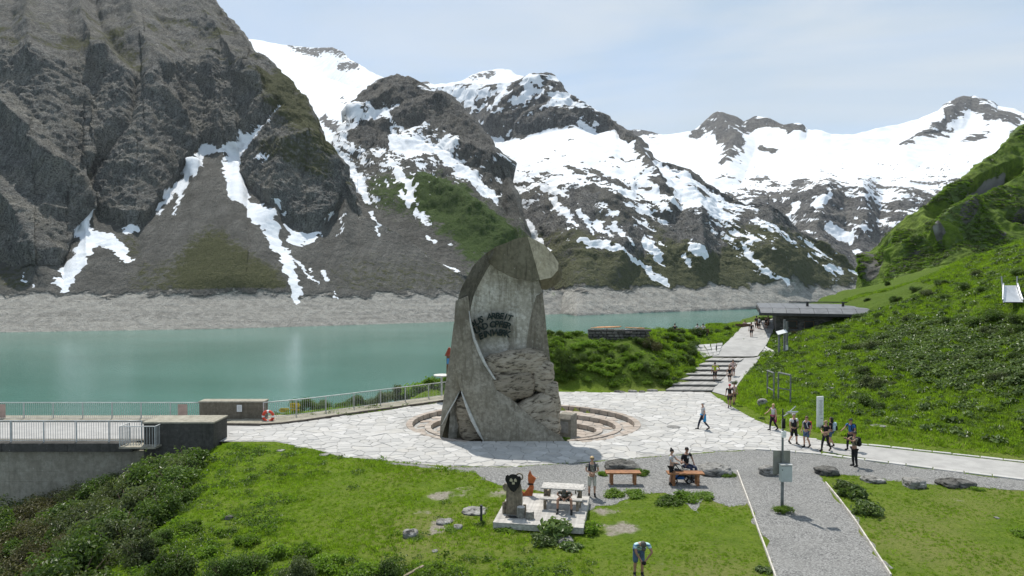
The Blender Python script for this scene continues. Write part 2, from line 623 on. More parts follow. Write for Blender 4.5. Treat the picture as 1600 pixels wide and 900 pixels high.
P, PX, PY = sheet('left_mountain', -200, 800, 1.7, shore_y, shore_d,
                  [(veg_y, 0.62), (base1, 0.66), (ctop1, 1.2), (top1, 0.8)], relief1, back=(300, 60))
X, Y, Z = P[..., 0], P[..., 1], P[..., 2]
wx, wy = warp(PX, PY, X, Y, Z, 14, 9)
SNOW1 = [
    [(437, 168, 1.5), (420, 190, 3.5), (400, 208, 7), (385, 225, 12), (372, 240, 14), (362, 265, 13), (369, 303, 12), (393, 332, 13), (420, 358, 12), (438, 390, 10), (452, 425, 9), (462, 455, 9), (465, 472, 4)],
    [(372, 238, 8), (345, 240, 5), (318, 238, 7), (311, 262, 6), (288, 284, 6), (262, 304, 5), (246, 338, 2)],
    [(300, 275, 5), (283, 297, 4), (274, 334, 1.5)],
    [(405, 260, 2), (425, 250, 2)],
    [(450, 356, 4), (462, 372, 9), (480, 374, 7), (498, 366, 3)], [(441, 326, 3), (445, 338, 3)], [(508, 344, 2), (520, 332, 3)],
    [(430, 380, 5), (470, 418, 2), (500, 445, 2)], [(486, 418, 4)], [(505, 428, 5), (513, 438, 3)], [(524, 462, 3)],
    [(135, 342, 8), (128, 360, 13), (140, 372, 16), (165, 372, 9), (186, 386, 8), (200, 408, 5)],
    [(140, 375, 14), (128, 400, 13), (112, 425, 12), (98, 446, 9), (84, 440, 6)], [(195, 362, 4), (213, 360, 4)], [(206, 402, 3)], [(36, 434, 3)], [(52, 447, 2)],
    [(536, 340, 1.5), (533, 366, 2)], [(585, 338, 2), (592, 370, 2)],
    [(640, 470, 0.1)],
]
snow = paint(wx, wy, SNOW1)
cl = smooth(-3, 7, base1(wx) - wy)
up = smooth(-4, 10, ctop1(wx) - wy)
rock = cl * (1 - 0.45 * up)
gn = fbm(X / 45, Y / 45, Z / 45, 4)
grass = 0.60 * up * smooth(-0.1, 0.5, gn + 0.2) * smooth(-40, 60, PY)
grass += 0.5 * paint(PX, PY, [[(330, 400, 40), (350, 450, 70)]], 0.95) * smooth(460, 452, PY)
grass += 0.50 * paint(PX, PY, [[(20, 440, 40)], [(230, 440, 40), (330, 445, 60), (420, 448, 30)], [(200, 385, 30)]], 0.8) * smooth(460, 452, PY)
grass += 0.55 * paint(PX, PY, [[(430, 150, 30), (480, 220, 26), (500, 270, 22), (430, 240, 25)]], 0.8)
grass += 0.45 * paint(PX, PY, [[(560, 440, 60), (720, 450, 60)]], 0.8) * smooth(460, 450, PY)
shore = smooth(-2, 6, wy - veg_y(PX) + 1)
M_LEFT = mountain_mat('left_mountain_rock', 9.0, (0.142, 0.143, 0.136), (0.30, 0.298, 0.28), (0.135, 0.133, 0.122), (0.225, 0.222, 0.205),
                      (0.075, 0.082, 0.036), (0.125, 0.13, 0.065), 0.85)
sheet_mesh('rocky_mountain', P, [snow, grass, rock, shore], M_LEFT)

# ---------------------------------------------------------------- ridge in the middle with the dark knobs and the green spur
top2 = curve([(360, 250), (440, 252), (480, 244), (520, 236), (545, 192), (555, 163), (575, 143), (600, 128), (622, 119), (640, 128), (655, 141), (672, 150), (690, 151), (715, 168), (740, 195), (765, 222), (783, 255), (800, 300), (815, 360), (832, 420), (860, 456), (980, 470)])
l2_2 = curve([(360, 340), (540, 345), (600, 345), (660, 350), (720, 388), (780, 420), (815, 436), (850, 462), (980, 476)])
l2_3 = curve([(360, 256), (500, 262), (560, 255), (600, 215), (640, 210), (700, 245), (740, 275), (780, 330), (812, 385), (832, 440), (860, 460), (980, 473)])
RIDGES2 = [([(660, 300), (720, 330), (790, 385)], 22, 16), ([(555, 180), (600, 160), (655, 142)], 18, 12), ([(600, 200), (690, 165)], 18, 10), ([(720, 240), (780, 258)], 22, 14), ([(540, 330), (600, 420), (700, 450)], 40, 12)]
def relief2(PX, PY, X, Y, Z):
    amt = smooth(l2_2(PX), l2_2(PX) - 30, PY)
    d = fbm(X / 90, Y / 90, Z / 120, 6, 0.55, True) * 10 * (0.15 + 0.85 * amt)
    d += fbm(X / 26, Y / 26, Z / 30, 4, 0.62, True) * 4.0 * (0.2 + 0.8 * amt)
    d += fbm(X / 9, Y / 9, Z / 9, 3, 0.6, True) * 1.7 * (0.35 + 0.65 * amt)
    for pl, w, h in RIDGES2:
        dm = poly_dist(PX, PY, pl, False)
        d += h * np.clip(1 - dm / w, 0, 1)
    return d
P, PX, PY = sheet('m2', 380, 900, 1.7, shore_y, lambda p: shore_d(p) + np.interp(p, [360, 560, 760, 980], [70, 70, 25, 60]),
                  [(curve([(360, 460), (700, 458), (800, 456), (850, 466), (980, 480)]), 0.62), (l2_2, 0.62), (l2_3, 0.55), (top2, 0.85)], relief2, back=(260, 160))
X, Y, Z = P[..., 0], P[..., 1], P[..., 2]
wx, wy = warp(PX, PY, X, Y, Z, 22, 10)
KNOBS = [[(575, 160, 20), (625, 145, 26), (650, 148, 12)], [(625, 190, 14), (670, 175, 26), (715, 185, 28), (735, 205, 22)], [(745, 232, 26), (765, 245, 18)], [(560, 218, 16), (590, 212, 18)], [(600, 230, 8)]]
knob = paint(wx, wy, KNOBS)
pn = 0.5 * fbm(X / 60, Y / 60, Z / 95, 5, 0.6) + 0.5 * fbm(X / 22 + Z / 40, Y / 40, Z / 18 + X / 60, 5, 0.6) + 0.7 * fbm(X / 9 + Z / 16, Y / 18, Z / 6 + X / 24, 4, 0.65)
dens = curve([(110, 0.85), (200, 0.62), (280, 0.42), (340, 0.18), (380, 0.05), (430, 0.0)])(PY)
snow = smooth(-0.03, 0.07, pn * 0.8 + dens - 0.5)
SNOW2 = [[(500, 235, 14), (530, 262, 14), (552, 285, 15), (575, 318, 8)], [(480, 215, 8), (510, 240, 8)], [(545, 210, 10), (590, 195, 9), (640, 165, 8), (690, 152, 5)],
         [(600, 225, 10), (640, 235, 14), (680, 240, 10)], [(690, 238, 12), (730, 235, 9), (745, 205, 5)], [(690, 250, 10), (740, 290, 8), (775, 320, 8)], [(610, 265, 8), (640, 300, 6), (645, 320, 9)], [(655, 340, 9), (670, 348, 4)], [(560, 150, 3), (590, 140, 2)],
         [(640, 160, 6), (665, 155, 5)], [(705, 385, 3)], [(533, 345, 2), (536, 362, 2)], [(583, 342, 3), (592, 368, 2.5)], [(625, 315, 4), (640, 330, 3)], [(665, 372, 3), (680, 380, 3)], [(705, 430, 2.5), (718, 437, 2)]]
snow = np.maximum(snow, paint(wx, wy, SNOW2))
spur = paint(wx, wy, [[(690, 300, 22), (720, 335, 28), (765, 372, 26), (800, 400, 26)], [(680, 330, 20), (740, 375, 26)]], 0.95)
snow *= (1 - 0.93 * knob) * (1 - 0.85 * spur) * (1 - smooth(375, 400, PY))
snow = np.maximum(snow, paint(wx, wy, [[(530, 340, 2), (536, 365, 1.5)], [(586, 340, 3), (592, 368, 2)], [(560, 300, 7), (575, 322, 5)], [(690, 425, 2), (712, 434, 3)]]))
grass = 0.55 * spur + 0.42 * paint(PX, PY, [[(600, 300, 30), (660, 310, 30)], [(760, 420, 50), (850, 430, 50)], [(640, 440, 60)]], 0.8) + 0.25 * (1 - knob) * smooth(240, 330, PY) * smooth(400, 340, PY)
rock = np.maximum(knob, smooth(0.0, 0.25, fbm(X / 40, Y / 40, Z / 40, 4)) * smooth(350, 310, PY) * 0.8)
rock *= 1 - 0.6 * spur
shore = smooth(-2, 6, wy - veg_y(PX) + 1)
M_MID = mountain_mat('middle_ridge_rock', 12.0, (0.10, 0.10, 0.098), (0.215, 0.213, 0.203), (0.125, 0.123, 0.112), (0.21, 0.206, 0.19),
                     (0.05, 0.09, 0.02), (0.09, 0.14, 0.036), 0.8)
sheet_mesh('knobbly_ridge', P, [snow, grass, rock, shore], M_MID)

# ---------------------------------------------------------------- long snow-patched ridge running down to the head of the lake
top3 = curve([(560, 165), (620, 150), (650, 141), (690, 137), (720, 132), (760, 134), (800, 131), (830, 124), (845, 118), (855, 118), (866, 127), (885, 142), (900, 155), (920, 168), (940, 182), (960, 195), (975, 206), (985, 222), (1003, 238), (1020, 253),
              (1040, 262), (1060, 275), (1085, 290), (1110, 301), (1140, 316), (1165, 329), (1190, 336), (1210, 345), (1230, 358), (1250, 371), (1280, 388), (1310, 408), (1345, 434), (1380, 455), (1450, 478)])
f3 = curve([(560, 175), (650, 178), (690, 198), (740, 214), (800, 222), (860, 206), (920, 200), (960, 208), (985, 230), (1020, 262), (1060, 284), (1110, 310), (1210, 352), (1345, 437), (1450, 479)])
b3 = curve([(560, 260), (700, 250), (780, 262), (850, 282), (900, 300), (960, 312), (1000, 322), (1060, 345), (1110, 355), (1200, 378), (1345, 439), (1450, 480)])
c3 = curve([(560, 330), (760, 345), (850, 362), (950, 385), (1050, 405), (1150, 408), (1250, 420), (1345, 442), (1450, 481)])
veg3 = curve([(560, 440), (900, 452), (1100, 448), (1330, 446), (1345, 446), (1450, 482)])
sy3 = curve([(560, 470), (800, 480), (900, 495), (1170, 483), (1260, 474), (1345, 471), (1450, 484)])
sd3 = curve([(560, 1500), (800, 860), (900, 700), (1170, 835), (1330, 980), (1450, 1050)])
RIDGES3 = [([(985, 222), (1000, 262), (1020, 300), (1040, 335)], 20, 22), ([(838, 140), (800, 170), (770, 210)], 22, 20), ([(880, 150), (900, 180), (930, 205)], 20, -14), ([(1060, 290), (1085, 340), (1090, 400)], 34, 18), ([(950, 330), (975, 380), (960, 420)], 34, 12), ([(1190, 345), (1200, 400), (1230, 430)], 34, 14)]
def relief3(PX, PY, X, Y, Z):
    amt = 0.35 + 0.65 * smooth(445, 400, PY)
    sb = smooth(250, 300, PY) + smooth(2, 16, f3(PX) - PY)
    d = fbm(X / 110, Y / 110, Z / 160, 6, 0.56, True) * 13 * amt * smooth(452, 435, PY) * (0.3 + 0.7 * sb)
    d += fbm(X / 30, Y / 30, Z / 30, 5, 0.62, True) * 5.5 * amt * (0.25 + 0.75 * sb)
    d += fbm(X / 60, Y / 60, Z / 60, 5, 0.6, True) * 9 * smooth(6, 26, f3(PX) - PY) * smooth(2, 14, PY - top3(PX))
    for pl, w, h in RIDGES3:
        d += h * np.clip(1 - poly_dist(PX, PY, pl, False) / w, 0, 1)
    return d
P, PX, PY = sheet('m3', 620, 1450, 1.7, sy3, sd3, [(veg3, 0.5), (c3, 0.58), (b3, 0.52), (f3, 0.42), (top3, 1.05)], relief3, back=(400, 250))
X, Y, Z = P[..., 0], P[..., 1], P[..., 2]
wx, wy = warp(PX, PY, X, Y, Z, 34, 10)
face = smooth(-3, 8, f3(wx) - wy) * smooth(985, 960, PX)
pn = 0.5 * fbm(X / 75, Y / 110, Z / 60, 6, 0.62) + 0.5 * fbm(X / 30 - Z / 60, Y / 60, Z / 20 + X / 90, 5, 0.6) + 0.35 * fbm(X / 11 - Z / 20, Y / 22, Z / 7 + X / 30, 4, 0.65) + 0.75 * fbm((0.55 * X + Z) / 13, Y / 70, (X - 0.5 * Z) / 60, 4, 0.62)
fn = fbm(X / 55 + Z / 60, Y / 90, Z / 45 - X / 90, 5, 0.6)
rel = (PY - f3(PX)) / 95.0
dens = curve([(0, 0.95), (0.35, 0.86), (0.7, 0.66), (1.1, 0.5), (1.5, 0.38), (2.0, 0.22), (2.4, 0.05), (2.8, -0.15)])(rel + 0.35 * smooth(985, 1080, PX) + 0.9 * smooth(1080, 1300, PX))
snow = smooth(-0.03, 0.06, pn * 0.85 + dens - 0.52)
fd = curve([(118, 0.22), (135, 0.42), (150, 0.54), (175, 0.46), (200, 0.3), (225, 0.15)])(PY) + 0.1 * smooth(800, 740, PX)
snow = snow * (1 - face) + face * smooth(-0.03, 0.07, fn * 0.9 + fd - 0.47)
rib = paint(wx, wy, [[(975, 207, 8), (990, 228, 9), (1000, 262, 7), (1020, 300, 6), (1040, 325, 9)], [(1000, 238, 4), (1060, 275, 6), (1110, 302, 5), (1165, 329, 6), (1210, 347, 8), (1290, 396, 8)]])
darks = paint(wx, wy, [[(1060, 365, 24), (1095, 385, 26)], [(910, 320, 20)], [(985, 385, 24)], [(1185, 355, 16), (1225, 375, 20)], [(800, 330, 18)], [(1160, 350, 12)], [(840, 340, 20)]], 0.6)
STR3 = [[(800, 340, 4), (830, 360, 7), (860, 400, 5)], [(905, 385, 3), (960, 405, 3), (1010, 432, 3), (1045, 447, 2)], [(870, 320, 8), (890, 345, 6), (900, 365, 3)], [(950, 365, 6), (985, 400, 3)], [(1000, 385, 6), (1040, 425, 2)], [(1075, 405, 5), (1088, 415, 4)], [(1155, 395, 3), (1180, 425, 2), (1235, 455, 2)], [(1180, 368, 5), (1230, 392, 3)], [(1165, 392, 5)], [(1255, 408, 4), (1275, 415, 3)], [(1290, 420, 4), (1310, 428, 4)], [(1330, 430, 4), (1345, 440, 3)], [(920, 398, 4)], [(1065, 412, 2), (1072, 425, 2)], [(905, 335, 3), (925, 370, 3)], [(930, 355, 4), (950, 385, 3)]]
snow = snow * (1 - 0.9 * rib) * (1 - 0.7 * darks) * (1 - 0.55 * smooth(395, 425, PY))
snow = np.maximum(snow, paint(wx, wy, STR3)) * (1 - smooth(448, 454, PY) * 0.6)
rock = np.clip(face + rib * 0.5 + darks + smooth(0.02, 0.2, fbm(X / 50, Y / 50, Z / 50, 4)) * smooth(420, 380, PY), 0, 1)
grass = (0.36 * smooth(330, 400, PY) * (1 - 0.75 * darks) + 0.3 * smooth(280, 340, PY)) * (1 - face) * (1 - 0.7 * rock)
grass += 0.45 * paint(PX, PY, [[(1060, 425, 26), (1090, 435, 20)], [(1200, 380, 20), (1260, 400, 26)], [(1150, 425, 40)]], 0.8)
shore = smooth(-2, 5, wy - veg3(PX) + 1)
grass *= 1 - shore
snow *= 1 - 0.8 * shore * (1 - paint(wx, wy, [[(1180, 425, 2), (1235, 455, 2.5), (1255, 470, 2)]]))
M_LONG = mountain_mat('long_ridge_rock', 16.0, (0.115, 0.117, 0.12), (0.24, 0.24, 0.235), (0.13, 0.127, 0.115), (0.215, 0.21, 0.19),
                      (0.10, 0.108, 0.056), (0.155, 0.16, 0.09), 0.8)
sheet_mesh('snow_patched_ridge', P, [snow, grass, rock, shore], M_LONG)

# ---------------------------------------------------------------- far glacier range
top4 = curve([(330, 72), (390, 62), (405, 63), (440, 70), (490, 75), (520, 74), (535, 80), (548, 94), (562, 101), (580, 113), (600, 122), (625, 132), (655, 131), (668, 128), (680, 133), (700, 131), (722, 127), (735, 119), (750, 113), (770, 110), (785, 108), (797, 110), (805, 117), (830, 122), (860, 128), (900, 165), (950, 196), (978, 207), (992, 204),
              (1015, 207), (1035, 212), (1060, 209), (1080, 207), (1092, 199), (1110, 194), (1128, 189), (1145, 187), (1160, 191), (1178, 190), (1195, 192), (1205, 197), (1222, 202), (1246, 203), (1258, 207), (1270, 205), (1282, 206), (1296, 212), (1330, 211), (1400, 196), (1445, 184), (1471, 176), (1480, 166), (1498, 160), (1512, 162), (1530, 160), (1543, 163), (1552, 169), (1580, 171), (1600, 180), (1700, 196), (1850, 215)])
y4 = curve([(330, 330), (480, 310), (560, 250), (700, 230), (1000, 300), (1150, 400), (1200, 445), (1850, 445)])
d4 = curve([(330, 2300), (560, 2400), (760, 3800), (1000, 2900), (1200, 1750), (1850, 1700)])
m4 = curve([(330, 200), (480, 215), (560, 172), (700, 160), (850, 170), (960, 240), (1050, 262), (1120, 290), (1200, 330), (1300, 302), (1400, 292), (1500, 262), (1600, 240), (1850, 230)])
h4 = curve([(330, 110), (480, 112), (560, 140), (700, 145), (850, 150), (960, 220), (1050, 235), (1120, 245), (1200, 250), (1300, 250), (1400, 235), (1500, 205), (1600, 205), (1850, 222)])
RIDGES4 = [([(1120, 192), (1150, 230), (1135, 270)], 30, 60), ([(1180, 192), (1245, 205)], 20, 30), ([(1500, 160), (1450, 215), (1410, 245)], 30, 40), ([(1520, 165), (1570, 200)], 24, 30), ([(1290, 310), (1270, 380), (1290, 430)], 40, 40), ([(1340, 300), (1350, 370)], 30, 30), ([(1220, 330), (1225, 380)], 26, -25), ([(1380, 300), (1365, 380)], 26, -25)]
def relief4(PX, PY, X, Y, Z):
    low = smooth(290, 330, PY) * smooth(1000, 1100, PX)
    d = fbm(X / 260, Y / 260, Z / 260, 6, 0.5, True) * (12 + 26 * low)
    d += fbm(X / 50, Y / 50, Z / 50, 4, 0.6, True) * (2 + 7 * low)
    for pl, w, h in RIDGES4:
        d += h * np.clip(1 - poly_dist(PX, PY, pl, False) / w, 0, 1)
    return d
P, PX, PY = sheet('m4', 330, 1850, 2.0, y4, d4, [(m4, 0.5), (h4, 0.36), (top4, 0.5)], relief4, back=(900, 500))
X, Y, Z = P[..., 0], P[..., 1], P[..., 2]
wx, wy = warp(PX, PY, X, Y, Z, 90, 8)
ROCK4 = [[(1085, 212, 7), (1110, 202, 12), (1140, 200, 16), (1160, 205, 14)], [(1165, 198, 9), (1200, 200, 7), (1250, 208, 6)], [(1130, 222, 13), (1150, 235, 13), (1140, 258, 11), (1130, 272, 6)], [(1190, 236, 4), (1205, 238, 4)],
         [(1480, 170, 6), (1500, 168, 9), (1530, 172, 9), (1545, 185, 8)], [(1500, 180, 4), (1450, 215, 6), (1410, 240, 6)], [(1545, 185, 12), (1580, 195, 8)], [(1430, 225, 5), (1480, 212, 4)], [(1210, 288, 5)], [(980, 210, 6), (1000, 209, 7), (1030, 211, 4)],
         [(1240, 290, 6), (1260, 284, 4)], [(1500, 225, 3), (1540, 212, 3)], [(1560, 182, 5), (1600, 190, 5)], [(1470, 190, 5), (1500, 172, 6)],
         [(480, 82, 5), (520, 80, 5), (540, 88, 4)], [(455, 75, 3), (500, 90, 3)], [(535, 108, 6), (560, 104, 5)], [(655, 133, 3), (668, 131, 3)], [(760, 120, 4), (775, 117, 3)], [(740, 124, 3), (755, 120, 3)], [(790, 112, 2.5)], [(510, 190, 6), (535, 205, 8)], [(540, 160, 3)], [(480, 230, 10), (520, 245, 10)]]
rk = paint(wx, wy, ROCK4, 0.5)
sn1 = 0.55 * fbm(X / 150 + Z / 200, Y / 300, Z / 100, 6, 0.62) + 0.5 * fbm(X / 55 - Z / 120, Y / 120, Z / 36 + X / 160, 5, 0.6) + 0.7 * fbm(X / 24 - Z / 40, Y / 50, Z / 14 + X / 70, 4, 0.65)
sn2 = fbm(X / 60, Y / 100, Z / 60, 4, 0.6)
lowd = curve([(230, 0.95), (265, 0.78), (295, 0.58), (330, 0.42), (380, 0.30), (440, 0.2)])(PY + 20 * smooth(1500, 1600, PX)) + 1.0 * smooth(1130, 1050, PX)
snow = smooth(-0.04, 0.07, sn1 * 0.75 + sn2 * 0.25 + lowd - 0.5)
snow = np.minimum(snow, 1 - rk * smooth(-0.28, 0.02, sn2 + 0.10))
snow = np.maximum(snow, paint(wx, wy, [[(1240, 330, 6), (1225, 365, 5)], [(1340, 400, 8), (1345, 425, 5)], [(1290, 375, 5), (1330, 385, 4)], [(1270, 345, 8), (1290, 335, 6)]]))
rock = np.clip(rk + smooth(280, 330, PY) * smooth(1050, 1120, PX), 0, 1)
grass = np.zeros_like(PX)
M_FAR = mountain_mat('far_range_rock', 45.0, (0.10, 0.10, 0.105), (0.20, 0.197, 0.19), (0.17, 0.165, 0.158), (0.25, 0.24, 0.225), (0.05, 0.07, 0.03), (0.08, 0.1, 0.04), 0.6)
sheet_mesh('glacier_range', P, [snow, grass, rock, grass * 0], M_FAR)

# ---------------------------------------------------------------- steep green hillside on the right
top5 = curve([(1310, 476), (1336, 462), (1343, 440), (1352, 422), (1356, 405), (1366, 392), (1385, 375), (1400, 358), (1430, 338), (1450, 322), (1480, 298), (1500, 282), (1530, 258), (1560, 230), (1600, 196), (1640, 165), (1700, 120), (1800, 45), (1900, -20)])
m5 = curve([(1310, 480), (1345, 464), (1400, 440), (1450, 425), (1500, 410), (1600, 385), (1900, 330)])
RIDGES5 = [([(1360, 408), (1370, 420), (1364, 432)], 12, 2.5), ([(1460, 335), (1520, 300), (1590, 262)], 16, -5), ([(1400, 400), (1440, 385), (1470, 382)], 14, 2), ([(1580, 340), (1600, 345)], 12, -4), ([(1510, 335), (1480, 375)], 20, 4)]
def relief5(PX, PY, X, Y, Z):
    d = fbm(X / 22, Y / 22, Z / 22, 5, 0.55, True) * 1.5 + fbm(X / 5, Y / 5, Z / 5, 4, 0.6) * 1.2
    for pl, w, h in RIDGES5:
        d += h * np.clip(1 - poly_dist(PX + 5 * fbm(X / 10, Y / 10, Z / 10, 2), PY, pl, False) / w, 0, 1)
    return d
y5 = curve([(1310, 500), (1400, 500), (1900, 480)])
d5 = curve([(1310, 150), (1345, 140), (1400, 115), (1500, 100), (1900, 90)])
P, PX, PY = sheet('m5', 1310, 1900, 1.6, y5, d5, [(m5, 0.3), (top5, curve([(1310, 0.9), (1340, 1.1), (1400, 0.8), (1600, 0.75), (1900, 0.85)]))], relief5, back=(60, 10), row=1.5)
X, Y, Z = P[..., 0], P[..., 1], P[..., 2]
wx, wy = warp(PX, PY, X, Y, Z, 12, 4)
rock = paint(wx, wy, [[(1578, 268, 7), (1545, 285, 9), (1515, 308, 10), (1500, 325, 8)], [(1360, 405, 6), (1375, 412, 12), (1368, 432, 10)], [(1405, 422, 8), (1440, 398, 6)], [(1510, 345, 6), (1505, 360, 5)], [(1595, 338, 10), (1600, 350, 8)], [(1560, 372, 5)], [(1475, 385, 5), (1480, 378, 6)]], 0.5)
pale = paint(wx, wy, [[(1578, 268, 7), (1545, 285, 9), (1515, 308, 9)], [(1500, 345, 4)], [(1440, 365, 5)], [(1475, 378, 5)]], 0.5)
shrub = smooth(0.0, 0.14, fbm(X / 9, Y / 9, Z / 9, 5, 0.6) - 0.02 + 0.2 * (paint(PX, PY, [[(1430, 400, 30), (1500, 370, 40), (1580, 340, 40)], [(1450, 350, 20), (1520, 310, 14)]], 0.7)))
M_GREEN, nt, b = new_mat('hillside_turf')
q = NT(nt); p = q.pos()
sp = q.n('ShaderNodeSeparateColor'); q.l(q.attr('cover').outputs['Color'], sp.inputs[0])
nf = q.noise(0.55, 6, 0.7, p); nm = q.noise(0.12, 5, 0.6, p); nb = q.noise(0.03, 4, 0.6, p)
c = q.mix(q.rng(nm, 0.35, 0.65), (0.12, 0.19, 0.022), (0.18, 0.25, 0.038))
c = q.mix(q.rng(nf, 0.3, 0.7, 0, 0.7), (0.055, 0.085, 0.02), c)
c = q.mix(q.rng(nb, 0.5, 0.75, 0, 0.5), c, (0.17, 0.20, 0.05))
shr = q.mix(q.rng(nf, 0.3, 0.7), (0.065, 0.098, 0.03), (0.115, 0.16, 0.058))
c = q.mix(q.rng(q.math('ADD', sp.outputs[1], q.math('MULTIPLY', q.math('SUBTRACT', nf, 0.5), 0.7)), 0.4, 0.62), c, shr)
rc = q.mix(q.rng(nf, 0.3, 0.7), (0.055, 0.053, 0.05), (0.14, 0.135, 0.125))
rc = q.mix(sp.outputs[0], rc, (0.25, 0.245, 0.235))
c = q.mix(q.rng(q.math('ADD', sp.outputs[2], q.math('MULTIPLY', q.math('SUBTRACT', nf, 0.5), 0.8)), 0.42, 0.6), c, rc)
q.l(c, b.inputs['Base Color'])
b.inputs['Roughness'].default_value = 0.9; b.inputs['Specular IOR Level'].default_value = 0.1
q.bump(q.math('ADD', nf, q.math('MULTIPLY', q.noise(2.0, 4, 0.7, p), 0.4)), 0.5, 1.0, b)
sheet_mesh('grassy_hillside', P, [pale, shrub, rock, rock * 0], M_GREEN)
HILL5 = (P.copy(), PX.copy(), PY.copy(), shrub.copy())

# ---------------------------------------------------------------- lake
M_WATER, nt, b = new_mat('turquoise_lake_water')
q = NT(nt); p = q.pos()
n1 = q.noise(0.008, 4, 0.6, q.mapping(p, (1, 2.2, 1)))
c = q.mix(q.rng(n1, 0.35, 0.65), (0.054, 0.150, 0.120), (0.072, 0.182, 0.150))
q.l(c, b.inputs['Base Color'])
b.inputs['Roughness'].default_value = 0.14
b.inputs['IOR'].default_value = 1.33
b.inputs['Specular IOR Level'].default_value = 0.5
w1 = q.noise(0.45, 3, 0.6, q.mapping(p, (1, 1.6, 1)))
w2 = q.noise(1.7, 3, 0.6, q.mapping(p, (1, 1.4, 1)))
q.bump(q.math('ADD', w1, q.math('MULTIPLY', w2, 0.4)), 0.22, 0.5, b)
mb = MB()
xs = np.linspace(-900, 1100, 41); ys = np.linspace(47, 1250, 41)
mb.grid([[(x, y, LAKE_Z) for x in xs] for y in ys])
kind(mb.build('lake', M_WATER), 'structure')
# ================================================================== ground near the camera
def pt(px, py, z=0.0):
    v = G(px, py, z); return (v.x, v.y)

def tps_fit(P):
    P = np.array(P, float)
    n = len(P)
    d = np.hypot(P[:, None, 0] - P[None, :, 0], P[:, None, 1] - P[None, :, 1])
    K = np.where(d > 0, d * d * np.log(d + 1e-12), 0) + np.eye(n) * 0.5
    Q = np.column_stack([np.ones(n), P[:, :2]])
    A = np.block([[K, Q], [Q.T, np.zeros((3, 3))]])
    w = np.linalg.solve(A, np.concatenate([P[:, 2], np.zeros(3)]))
    def f(x, y):
        o = w[n] + w[n+1] * x + w[n+2] * y
        for i in range(n):
            r = np.hypot(x - P[i, 0], y - P[i, 1])
            o = o + w[i] * np.where(r > 0, r * r * np.log(r + 1e-12), 0)
        return o
    return f

def c3(px, py, d):
    v = AT(px, py, d); return (v.x, v.y, v.z)

# heights seen in the photo: foot of the hill, its shoulder, the mound, the terrace by the hut
CTRL = []
for px, py in [(1125, 624), (1150, 640), (1180, 654), (1215, 668), (1250, 680), (1300, 690), (1345, 694), (1400, 699), (1500, 710), (1600, 721), (1720, 733), (1900, 750)]:
    CTRL.append((*pt(px, py), 0.0))
CTRL += [c3(1200, 628, 50), c3(1225, 553, 66), c3(1240, 531, 72), c3(1350, 560, 57), c3(1450, 520, 59), c3(1600, 520, 50), c3(1600, 600, 42.5), c3(1450, 620, 46),
         c3(1290, 493, 77), c3(1340, 474, 78), c3(1400, 454, 78), c3(1450, 434, 77), c3(1500, 414, 75), c3(1600, 390, 70), c3(1578, 474, 55), c3(1750, 450, 46), c3(1750, 345, 66), c3(1900, 420, 48), c3(1900, 300, 66),
         c3(1500, 640, 43), c3(1300, 640, 45.5), c3(1300, 590, 53), c3(1350, 665, 42.5)]
CTRL += [(34, 90, 4.0), (44, 92, 6.0), (56, 92, 9.0), (75, 92, 14.0), (95, 80, 20), (34, 110, 2.5), (50, 115, 5), (70, 115, 10), (95, 110, 17)]
# stairs and ramp up to the terrace
CTRL += [c3(1040, 609, 57.6), c3(1105, 560, 66.2), c3(1168, 559, 66.4), c3(1100, 590, 61.5), c3(1160, 585, 60.5), c3(1100, 530, 72), c3(1150, 515, 80), c3(1205, 515, 80), c3(1205, 540, 70), c3(1170, 504, 90), c3(1200, 504, 92)]
# mound on the left of the stairs
CTRL += [c3(860, 611, 57.6), c3(900, 613, 57.2), c3(960, 613, 57.3), c3(880, 545, 62.5), c3(865, 528, 65), c3(940, 529, 66), c3(1005, 530, 66), c3(1040, 560, 63), c3(930, 575, 60), c3(1000, 575, 60), c3(1060, 530, 69), c3(1080, 525, 73)]
CTRL += [(-40, 20, 0), (-20, 30, 0), (0, 20, 0), (20, 20, 0), (30, 25, 0), (0, 35, 0), (0, 45, 0), (0, 52, 0), (10, 50, 0), (10, 40, 0), (20, 33, 0), (-15, 42, 0), (-10, 48, 0), (45, 20, 0), (60, 25, 0.5), (0, 5, 0), (-6, 54, 0)]
TPS = tps_fit(CTRL)

PLAZA_LIMIT = [pt(300, 657), pt(411, 662), pt(540, 647), pt(690, 627)] + [(-3.0, 57.0), (4.0, 57.4)] + [pt(870, 611), pt(960, 613), pt(1040, 610)] + [pt(1110, 612), pt(1125, 624), pt(1180, 654), pt(1215, 668), pt(1250, 680), pt(1300, 690), pt(1345, 694), pt(1400, 699), pt(1500, 710), pt(1600, 721), pt(1720, 733), (60, 32), (60, 3), (-14, 3), pt(195, 880), pt(215, 850), pt(290, 790), pt(320, 740), pt(300, 690)]
BANK = [(-13.0, 2.0), (-13.2, 16.0), (-13.4, 22.0), (-13.5, 26.0), (-13.9, 30.0), (-15.2, 34.0), (-16.6, 38.5), (-17.0, 40.0), (-17.0, 140)]
SHORE = [(-200, 47.2), (-16.5, 47.3), (-11.0, 50.8), (-8, 53.0), (-6, 58.5), (-1, 63.5), (3, 66.0), (9, 68.5), (14, 70.0), (18.5, 76.0), (23, 82), (27, 92), (33, 106), (60, 122), (140, 130)]

def side_of(x, y, line):
    """distance to an open polyline, positive on its left-hand side"""
    d = np.full(np.shape(x), 1e9); sg = np.ones(np.shape(x))
    for a, b in zip(line[:-1], line[1:]):
        s, _ = seg_dist(x, y, a, b)
        cr = (b[0]-a[0]) * (y - a[1]) - (b[1]-a[1]) * (x - a[0])
        better = s < d
        d = np.where(better, s, d); sg = np.where(better, np.sign(cr), sg)
    return d * sg

